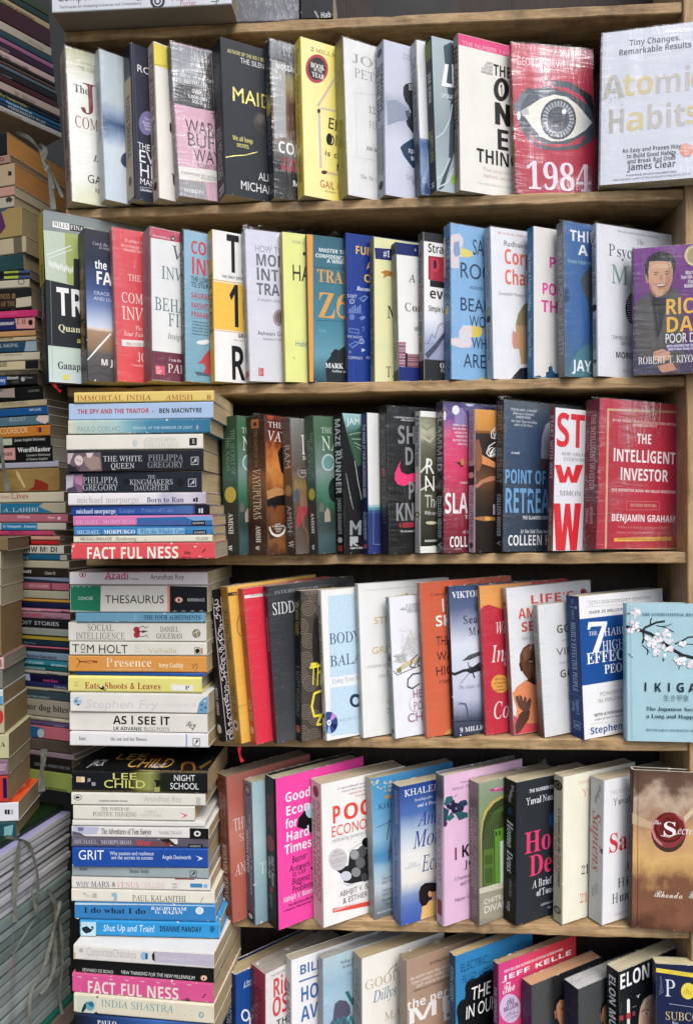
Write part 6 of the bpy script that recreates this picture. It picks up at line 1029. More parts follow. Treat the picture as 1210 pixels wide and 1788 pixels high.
upright('echoed', 5, r5b, 'deep blue novel with ink script capitals and a dark haired boy seen from behind', ('z', [(0, '3f5fb0'), (.12, '5570b4'), (.2, '7a8fb8'), (.24, 'a9b4c6'), (.3, 'e0ddd2'), (.5, 'dfe0da'), (.66, 'a9bcd2'), (.78, '4a70b0'), (1, '2a4690')], .05, 12), ('z', [(0, '4a6098'), (.2, '7a8ab0'), (.5, '8f9cb8'), (.7, '5a72a4'), (1, '2c3f78')], .05), [
    ('T', 'KHALE|D', 310, 328, 46, 't', 'eceef2', 516), ('T', 'Bestselling autho|r', 378, 362, 20, 'i', 'e4e6ee', 502), ('T', 'and A Tho|usand', 400, 402, 24, 'I', 'e4e6ee', 516), ('T', 'An|d', 408, 535, 98, 'i', '2a3a94', 516), ('T', 'Mo|untains', 372, 694, 118, 'i', '2a3a94', 520), ('T', 'Ec|hoed', 432, 856, 112, 'i', '2a3a94', 520), ('T', 'Epic', 342, 816, 24, 'i', '9aa0b0', 396), ('T', 'Sunday Telegraph', 306, 842, 17, 'i', 'b0b0b4', 420),
    ('P', [(420, 1250), (430, 1120), (430, 1080), (470, 1060), (560, 1040), (560, 1250)], 'e8b96a'), ('P', [(430, 1100), (410, 1060), (408, 1000), (420, 960), (450, 935), (500, 930), (560, 940), (560, 1040), (520, 1030), (480, 1060), (460, 1090)], '2c2426'), ('E', 486, 1012, 13, 22, 'd9a47c'), ('P', [(500, 1000), (560, 980), (560, 1060), (500, 1050)], 'd9a47c'),
    ('S', 'KHALED HOSSEINI', .04, .28, .36, .44, 't', 'a9b4d2'), ('S', 'And the Mountains Echoed', .38, .9, .4, .3, 'i', '33478a')], W=.125)
upright('journey', 5, r5b, 'pale pink hardback with dark teal flowers and thin black capitals', 'dcb4d0', ('z', [(0, 'c9a9bc'), (.6, 'b9a4b0'), (.78, '9a8f96'), (.86, '4a4a52'), (1, '6a6a70')], .06), [
    ('T', 'From the authors', 700, 236, 18, 'I', '8a7486', 850), ('T', 'IKIGAI: The Japanese', 642, 286, 20, 'I', '8a7486', 870), ('E', 630, 378, 34, 40, '2e2b48'), ('E', 668, 410, 34, 40, '262440'), ('E', 700, 400, 26, 34, '332e4e'), ('E', 725, 372, 22, 22, '2a2844'), ('P', [(582, 400), (620, 420), (600, 520), (582, 530)], '27485a'), ('P', [(600, 480), (640, 430), (660, 470), (620, 500)], '2c6468'), ('P', [(660, 440), (700, 430), (752, 440), (752, 470), (690, 495)], '2c5c60'), ('P', [(584, 380), (600, 330), (640, 320), (650, 350), (600, 390)], '2c6468'), ('P', [(690, 360), (740, 348), (752, 380), (712, 400)], '23485a'), ('P', [(582, 500), (610, 510), (600, 535), (582, 540)], '4a3060'), ('E', 628, 378, 8, 9, '7a78a4'), ('E', 670, 410, 8, 9, '7a78a4'), ('L', [(655, 330), (675, 312)], 5, '2c6468'),
    ('P', [(661, 686), (674, 684), (674, 773), (661, 775)], '7a3c5c'), ('T', 'K|IGAI', 704, 758, 86, 'b', '1e1a1e', 762), ('T', 'J|OURNEY', 732, 826, 50, 'n', '2a262a', 752), ('T', 'A Practica|l Guide', 656, 924, 28, 't', '6a5a6a', 760), ('T', 'and F|inding', 700, 954, 28, 't', '6a5a6a', 752), ('T', 'Hector G|arcia', 660, 1072, 30, 'n', '6a5468', 762), ('S', 'THE IKIGAI JOURNEY', .26, .72, .5, .25, 'n', '7a5a70'), ('SB', .84, .94, '8a3a44', .25, .75)], W=.128, hard=1, rough=.3)
upright('palace', 5, r5b, 'green archway paperback with taupe spine, crumpled film on its head', ('z', [(0, '9a927c'), (.16, '9c947c'), (.2, 'b4b09c'), (.22, '8f8d70'), (.5, '6a8a4a'), (.75, '7f9a5c'), (.9, '8a9c7a'), (1, '93a48a')], .05, 70), ('z', [(0, '6f655e'), (1, '7a6f68')], .08), [
    ('P', [(905, 275), (1040, 245), (1040, 275), (915, 293)], 'c83a8a'), ('T', '10TH A|NNIVERSARY', 936, 282, 14, 'b', 'f0c4dc', 1000), ('P', [(842, 590), (850, 500), (870, 430), (920, 360), (1040, 290), (1040, 960), (850, 960)], 'c9ad5c'), ('P', [(850, 600), (862, 500), (890, 430), (940, 370), (1040, 310), (1040, 960), (852, 960)], '3f4c2e')] +
    [('L', [(870 + i * 15, 690), (878 + i * 15, 560 - i * 10), (925 + i * 12, 450 - i * 5), (1040, 360 + i * 10)], 4, '5a7a3a') for i in range(7)] + [('P', [(862, 700), (935, 690), (940, 950), (860, 955)], '55782e'), ('P', [(872, 740), (925, 735), (925, 800), (872, 806)], '44602a'), ('P', [(872, 830), (925, 825), (925, 930), (872, 935)], '44602a'), ('P', [(940, 560), (1040, 530), (1040, 940), (945, 945)], '5f9a2c'), ('P', [(978, 640), (1040, 625), (1040, 930), (980, 940)], 'd9dccf'), ('P', [(830, 975), (945, 940), (1040, 925), (1040, 960), (832, 1010)], 'd0ccb6'), ('P', [(832, 1010), (1040, 960), (1040, 1160), (832, 1200)], 'a39c86'),
    ('T', 'TH|E', 985, 470, 30, 's', '22281c', 1000), ('T', 'IL|LUSIONS', 940, 605, 30, 's', '22281c', 1000), ('T', 'CHITR|A', 862, 1088, 34, 'n', 'eceae2', 992), ('T', 'DIVA|KARUNI', 864, 1150, 46, 'n', 'eceae2', 992), ('L', [(835, 1195), (1000, 1160)], 2, '8a826c'), ('L', [(835, 1218), (1000, 1180)], 2, '8a826c'), ('S', 'THE PALACE OF ILLUSIONS', .18, .8, .26, .5, 't', 'b4a89c'), ('S', 'CHITRA BANERJEE DIVAKARUNI', .2, .76, .26, .18, 't', 'c4bab0'), ('S', 'PICADOR', .84, .94, .4, .3, 'n', 'a59a90')], W=.125, wrap=5, flap=.008)
upright('deus', 5, r5b, 'thick black paperback with magenta serif title, white author lines', '2f3338', '17191b', [
    ('T', 'THE NUMBER ON|E', 1184, 302, 25, 'b', 'dfe0e2', 1358), ('T', 'Yuval Noa|h', 1168, 388, 50, 't', 'e9eaec', 1352), ('E', 1356, 490, 30, 60, '1f5c9c'), ('T', 'Ho|mo', 1148, 735, 150, 's', 'e0386c', 1340), ('T', 'De|us', 1182, 892, 145, 's', 'e0386c', 1346), ('T', 'A Brief| History', 1210, 972, 54, 't', 'e9eaec', 1340), ('T', 'of Tom|orrow', 1234, 1030, 48, 't', 'e9eaec', 1345), ('T', 'CAPTIVATING', 1264, 1098, 16, 'b', 'b9babd', 1370), ('T', 'GQ', 1312, 1114, 14, 'b', 'b9babd', 1336), ('S', 'Yuval', .03, .07, .22, .62, 'I', 'b9babd'), ('S', 'Noah', .07, .11, .22, .5, 'I', 'b9babd'), ('S', 'Harari', .11, .16, .22, .4, 'I', 'b9babd'), ('SE', .22, .5, .2, .16, '1f3f5c'), ('S', 'Homo Deus', .29, .66, .44, .3, 'I', 'c9cacc'), ('S', 'A Brief History of Tomorrow', .7, .82, .2, .5, 'I', '8a8c90'), ('S', 'vintage', .86, .93, .3, .35, 'n', 'b9babd')], W=.125)
upright('lessons', 5, r5c, 'cream yellow paperback with a burnt round hole mark on its spine', 'e8e5cf', 'b5b198', [
    ('T', 'FROM| THE', 400, 246, 26, 't', 'e0a88a', 472), ('T', 'Y|uval', 434, 328, 56, 't', 'e0a070', 474), ('T', '21| Lessons', 420, 878, 62, 't', '4a4a40', 474), ('T', '21|st', 408, 1080, 66, 't', 'e0906a', 466), ('SE', .07, .45, .38, .5, '2e2820'), ('SE', .07, .45, .26, .36, '6a5a44'), ('SE', .07, .45, .12, .14, '1c1812'), ('S', '21 Lessons for the 21st Century', .22, .76, .34, .5, 'I', '3c3a30'), ('S', 'Yuval Noah Harari', .33, .66, .3, .16, 'I', '8a8468'), ('SE', .92, .5, .28, .36, '3a382c'), ('SE', .92, .5, .18, .24, 'a09c84')], W=.125, worn=1)
upright('sapiens', 5, r5c, 'white paperback with red serif title, grey scuffed spine lettered in red', 'e4e4e6', 'b9bab6', [
    ('T', 'THE SUNDA|Y', 626, 312, 24, 't', 'a9a9aa', 764), ('T', 'Yuval| Noah', 650, 390, 48, 't', '5c5c60', 764), ('T', 'Sa|piens', 610, 728, 132, 's', 'd8303c', 745), ('T', 'A', 732, 852, 66, 't', '38383c', 765), ('T', 'Hi|story of', 680, 966, 62, 't', '38383c', 752), ('T', 'Hum|ankind', 640, 1082, 68, 't', '38383c', 768), ('T', 'A RARE BOO|K', 652, 1168, 15, 't', 'b46a6a', 748), ('S', 'Yuval', .045, .09, .22, .62, 'I', '77787a'), ('S', 'Noah', .085, .13, .22, .5, 'I', '77787a'), ('S', 'Harari', .125, .18, .22, .36, 'I', '77787a'), ('S', 'Sapiens', .235, .66, .56, .24, 'I', 'b8605a'), ('SE', .49, .95, .14, .16, '55565a'), ('S', 'A Brief History', .72, .81, .2, .5, 'I', '9a9a98'), ('S', 'of Humankind', .76, .84, .2, .25, 'I', '9a9a98')], W=.125, worn=.8)
GEO['secret'] = (1103, 1348, 1099.5, 1619.5, -3, -7, 12)
upright('secret', 5, r5c, 'parchment brown hardback facing out with a dark red wax seal and white script', ('z', [(0, '5a3a2c'), (.14, '86583f'), (.26, '7e543c'), (.34, 'b48a54'), (.46, 'd8ac68'), (.58, 'c89c68'), (.7, 'a68266'), (.8, 'c0a890'), (.9, '6a5042'), (1, '5a4438')], .27, 26), '4a3a32', [
    ('P', [(780, 440), (860, 480), (940, 520), (940, 560), (850, 540), (780, 520)], 'c4a884'), ('P', [(1140, 470), (1210, 400), (1210, 440), (1150, 510)], 'd9c09a'), ('E', 1035, 580, 122, 138, '4a3630'), ('E', 1035, 562, 120, 126, '8c3a3c'), ('E', 1038, 545, 104, 106, '5c1e20'), ('E', 1042, 540, 92, 94, '7c2a2a'), ('E', 1042, 542, 70, 72, '6a2022'), ('L', [(925, 500), (920, 560), (940, 620), (985, 664)], 14, 'c9848a'), ('L', [(1090, 455), (1140, 500), (1150, 540)], 8, 'b46a6c'),
    ('T', 'The', 925, 520, 34, 'c', 'e9e2dc', 985), ('T', 'S', 988, 600, 98, 's', 'eee8e4', 1094), ('T', 'ecre|t', 1100, 590, 58, 'i', 'eee8e4', 1206), ('L', [(980, 600), (1040, 612), (1100, 585)], 4, 'eee8e4'), ('T', 'Rhonda', 930, 1032, 50, 'c', 'e6dccb', 1135), ('T', 'B|yrne', 1175, 1042, 56, 'c', 'e6dccb', 1208), ('L', [(820, 150), (815, 1245)], 2.5, '3a2a22')], W=.125, hard=1)

# ---- sixth shelf (cut by the frame)
upright('obstacle', 6, r6a, 'royal blue hardback with white spine capitals, first of the bottom row', '1d4a94', '16305c', [
    ('T', 'A Book', 218, 470, 24, 'I', 'c9d4e6', 272), ('T', 'Robert Greene', 216, 492, 20, 'I', 'c9d4e6', 330), ('E', 230, 674, 30, 42, 'e6eaf0'), ('E', 230, 674, 19, 29, '1d4a94'), ('T', 'B', 264, 704, 62, 'b', 'e6eaf0'), ('T', 'IS', 250, 760, 62, 'b', 'e6eaf0'), ('S', 'THE OBSTACLE IS THE WAY', .145, .74, .4, .3, 'b', 'c4cbd9')], hard=1, W=.14, pages='c9b88a')
upright('osman', 6, r6a, 'white paperback with rounded red letters and crimson spine in bunched film', 'e6e2de', 'a02c3c', [
    ('T', 'THE RECORD| BREAKING', 406, 420, 18, 'n', '6a6462', 504), ('T', 'Ri|chard', 414, 560, 128, 'b', 'd8404a', 490), ('T', 'OS|man', 410, 696, 130, 'b', 'd8404a', 520), ('T', 'THE', 440, 760, 50, 'b', '4a4644'), ('SB', .03, .9, '5c3a3a', .0, .25), ('S', 'RICHARD OSMAN', .13, .62, .5, .22, 'n', '4c1c22')], W=.125, wrap=2, flap=.01, pages='b9b0a2')
upright('gates', 6, r6a, 'white hardback with blue sans capitals, dark lettering down a pale spine', 'e6e6e6', 'c4c4c2', [
    ('T', 'BIL|L GATES', 596, 402, 64, 'b', '3f68a8', 714), ('L', [(596, 446), (716, 404), (800, 380)], 11, '3f68a8'), ('T', 'HO|W TO', 602, 588, 100, 'b', '3f68a8', 730), ('T', 'AV|OID A', 606, 722, 100, 'b', '3f68a8', 725), ('S', 'BILL GATES', .16, .44, .6, .2, 'b', '50507c')], W=.135, pages='b9ae98')
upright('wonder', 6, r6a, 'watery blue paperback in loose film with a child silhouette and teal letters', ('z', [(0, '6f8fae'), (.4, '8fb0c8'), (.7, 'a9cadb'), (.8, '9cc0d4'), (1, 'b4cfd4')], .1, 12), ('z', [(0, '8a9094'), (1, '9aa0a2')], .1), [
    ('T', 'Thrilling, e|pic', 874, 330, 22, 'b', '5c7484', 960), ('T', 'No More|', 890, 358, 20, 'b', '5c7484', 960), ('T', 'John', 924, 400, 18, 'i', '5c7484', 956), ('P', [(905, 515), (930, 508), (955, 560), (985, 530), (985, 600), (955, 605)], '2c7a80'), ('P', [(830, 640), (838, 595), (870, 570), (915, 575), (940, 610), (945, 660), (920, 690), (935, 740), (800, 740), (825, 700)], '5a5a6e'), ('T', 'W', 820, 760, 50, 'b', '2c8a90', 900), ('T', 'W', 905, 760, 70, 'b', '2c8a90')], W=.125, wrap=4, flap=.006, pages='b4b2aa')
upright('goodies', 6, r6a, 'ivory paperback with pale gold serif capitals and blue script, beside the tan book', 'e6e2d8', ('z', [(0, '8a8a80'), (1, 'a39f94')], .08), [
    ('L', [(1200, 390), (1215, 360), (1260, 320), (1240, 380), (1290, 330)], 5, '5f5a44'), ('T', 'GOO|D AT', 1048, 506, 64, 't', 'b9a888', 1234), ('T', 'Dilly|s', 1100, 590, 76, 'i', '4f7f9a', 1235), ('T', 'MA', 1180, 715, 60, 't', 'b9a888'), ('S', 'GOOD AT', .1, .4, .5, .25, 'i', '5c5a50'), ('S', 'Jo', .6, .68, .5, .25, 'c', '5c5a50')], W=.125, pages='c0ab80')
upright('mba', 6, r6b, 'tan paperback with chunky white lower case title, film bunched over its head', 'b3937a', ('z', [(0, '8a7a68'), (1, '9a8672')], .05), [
    ('T', 'INTERNATION|AL', 416, 356, 20, 'b', '5a4638', 552), ('T', 'No matter what they tell y|ou', 276, 470, 23, 'b', 'e4d4c4', 552), ('T', 'if you combine reading th|is', 286, 500, 23, 'b', 'e4d4c4', 552), ('T', 'stuff, youll be far ahea|d', 318, 522, 23, 'b', 'e4d4c4', 552), ('T', 'KEVIN KELLY, FOUNDING E|D', 300, 556, 17, 'b', '5a4638', 552), ('T', 'the per|sonal', 252, 690, 66, 'b', 'f0ece6', 552), ('T', 'M|BA', 246, 800, 108, 'b', 'f0ece6', 490), ('T', 'B', 508, 770, 120, 'b', 'f0ece6')], W=.125, wrap=1, flap=.012, pages='a9936c')
upright('stars', 6, r6b, 'blue paperback with a black cloud holding white hand drawn capitals', '2a7fb4', '1f4a6a', [
    ('P', [(625, 784), (612, 690), (640, 640), (672, 610), (680, 540), (720, 480), (760, 450), (820, 400), (900, 385), (980, 420), (980, 800), (625, 800)], '1c1e22'), ('E', 680, 690, 66, 90, '1c1e22'), ('E', 740, 530, 66, 82, '1c1e22'), ('T', 'ELECTRIC...', 640, 412, 60, 'h', '1c4a74', 862), ('T', 'FILLED WITH', 652, 494, 56, 'h', '1c4a74', 866), ('T', 'THE', 716, 620, 96, 'h', 'f0f0ee', 860), ('T', 'IN OU|R', 676, 760, 96, 'h', 'f0f0ee', 862), ('E', 1190, 222, 12, 16, 'd98a2c'), ('S', 'JOHN GREEN', .08, .3, .5, .25, 'n', '8fb4cc')], W=.125, pages='cbb27e')
upright('keller', 6, r6b, 'magenta to red paperback with a lilac badge and spaced white name', ('x', [(0, 'cf3a84'), (.4, 'd83a64'), (.7, 'd0343e'), (1, 'c02c34')], .03), ('z', [(0, '8a2a5c'), (.7, '6a2a4a'), (1, '7a2a4a')], .05), [
    ('T', 'BEST SELLING AUTHOR OF ATT|ITUDE IS EVERYTHING', 958, 414, 19, 'b', 'f2dfe4', 1215), ('T', 'JEFF KELL|ER', 952, 472, 36, 'b', 'f4e9ee', 1400), ('T', 'The', 944, 572, 84, 'c', 'f4e4ec', 1040), ('E', 1002, 670, 76, 106, 'c9b4d4'), ('T', 'OVER', 988, 612, 15, 'n', '3a2a3a', 1012), ('T', 'ONE', 976, 652, 36, 'b', '2a1e2a', 1032), ('T', 'MILLION', 954, 702, 36, 'b', '2a1e2a', 1062), ('T', 'COPIES OF', 972, 724, 14, 'n', '3a2a3a', 1034), ('T', 'ATTITUDE IS EVERYTHING', 962, 744, 14, 'n', '3a2a3a', 1064), ('T', 'SOLD WORLDWIDE', 978, 760, 13, 'n', '3a2a3a', 1056), ('S', 'THE WINNING', .16, .4, .55, .22, 'b', 'b9a0ac')], W=.13, pages='b89a6c')
def manface(x, y, s):
    q = lambda pts: [(x + a * s, y + b * s) for a, b in pts]
    return [('P', q([(0, 60), (-8, 20), (0, -20), (30, -60), (70, -75), (90, -70), (90, 60)]), '1c1819'), ('P', q([(4, 60), (8, 10), (30, -20), (90, -30), (90, 180), (60, 170), (30, 150), (14, 110)]), 'b9805c'), ('P', q([(-2, 50), (-10, 60), (-2, 110), (8, 112)]), 'a06a4a'), ('P', q([(34, 36), (62, 30), (62, 36), (36, 42)]), '2a1a14'), ('E', x + 50 * s, y + 48 * s, 10 * s, 4 * s, '2a1a14'), ('P', q([(52, 118), (90, 112), (90, 124), (58, 124)]), 'eadfd6'), ('P', q([(-60, 230), (0, 180), (26, 150), (60, 172), (90, 182), (90, 330), (-80, 330)]), '5a4c46')]
upright('rich1', 6, r6c, 'dark grey paperback of a smiling man with a purple spine, before the magenta one', ('x', [(0, '4a4c4e'), (.2, '4c4e4c'), (.3, '2a2c2e'), (1, '2a2a2c')], .03), ('z', [(0, '4a2438'), (.5, '4c3050'), (1, '402c44')], .06), manface(240, 610, 1.0) + [('S', 'RICH DAD', .1, .4, .34, .5, 'n', '5c3a5c'), ('S', 'POOR DAD', .1, .4, .34, .14, 'n', '5c3a5c')], W=.12, pages='d9a878')
upright('rich2', 6, r6c, 'second dark grey paperback with white page tops under torn film', ('x', [(0, '4a4c4e'), (.32, '4a4c4c'), (.4, '2a2c2e'), (1, '2a2a2c')], .03), ('z', [(0, '3a2c44'), (1, '2e2a3a')], .06), manface(562, 640, .9) + [('S', 'RICH DAD', .1, .4, .34, .5, 'n', '443a55')], W=.12, pages='dededa', wrap=3, flap=.014)
upright('elon', 6, r6c, 'thick black paperback with big white capitals and a half seen face', '222427', '141518', [
    ('T', 'ELON', 688, 520, 104, 'b', 'eceef0', 906), ('P', [(742, 590), (752, 578), (762, 590), (762, 680), (742, 680)], 'e4e4e4'), ('P', [(738, 680), (766, 680), (768, 720), (738, 724)], 'b03a44'), ('P', [(742, 724), (762, 722), (762, 790), (742, 790)], 'd9d9d9'), ('L', [(704, 610), (696, 680)], 4, '6a6c70'), ('P', [(690, 700), (715, 696), (718, 730), (690, 734)], 'a8343c'), ('T', 'T', 806, 580, 20, 'b', 'd0d0d0', 836), ('L', [(780, 640), (806, 632)], 4, '8a8c90'), ('P', [(778, 670), (800, 664), (800, 700), (780, 700)], '7a3a40'),
    ('P', [(820, 800), (826, 700), (836, 640), (860, 585), (900, 555), (960, 540), (960, 800)], 'cfa890'), ('P', [(836, 640), (860, 585), (900, 555), (960, 540), (960, 575), (890, 590), (850, 650)], 'd9b8a2'), ('L', [(842, 672), (866, 658), (892, 656)], 7, '5a3c30'), ('E', 878, 684, 20, 9, 'e2d4ca'), ('E', 878, 684, 8, 8, '2a201c'), ('P', [(905, 700), (925, 720), (925, 760), (900, 760)], 'b98a70'), ('S', 'ELON MUSK', .05, .5, .5, .24, 'b', 'd0d2d6')], W=.135, pages='d6caa6')
GEO['subc'] = (1144, 1683, 1147, 1965, -3, -10, 16)
upright('subc', 6, r6c, 'navy paperback facing out with a yellow head band and yellow round badge', '232a4c', '2c3050', [
    ('P', [(940, 362), (1260, 408), (1260, 438), (942, 392)], 'e8cf2e'), ('T', 'INTERNA|TIONAL', 1030, 404, 18, 't', 'b9a02c', 1206), ('T', 'P', 1018, 562, 118, 't', 'd3dae0', 1098), ('E', 1172, 526, 50, 58, 'e9d336'), ('T', 'the', 1140, 548, 40, 'i', 'b98a2c', 1206), ('L', [(1038, 615), (1210, 640)], 3, 'b4b9c8'), ('T', 'SUBC|ONSCIOUS', 1016, 726, 56, 't', 'c9b87a', 1204), ('T', 'by', 1060, 765, 30, 't', 'b4b9c8')] + [('L', [(975 + i * 4, 420 + i * 18), (985 - i * 3, 440 + i * 18)], 3, '8f93ac') for i in range(7)], W=.12, pages='d9cd9c')

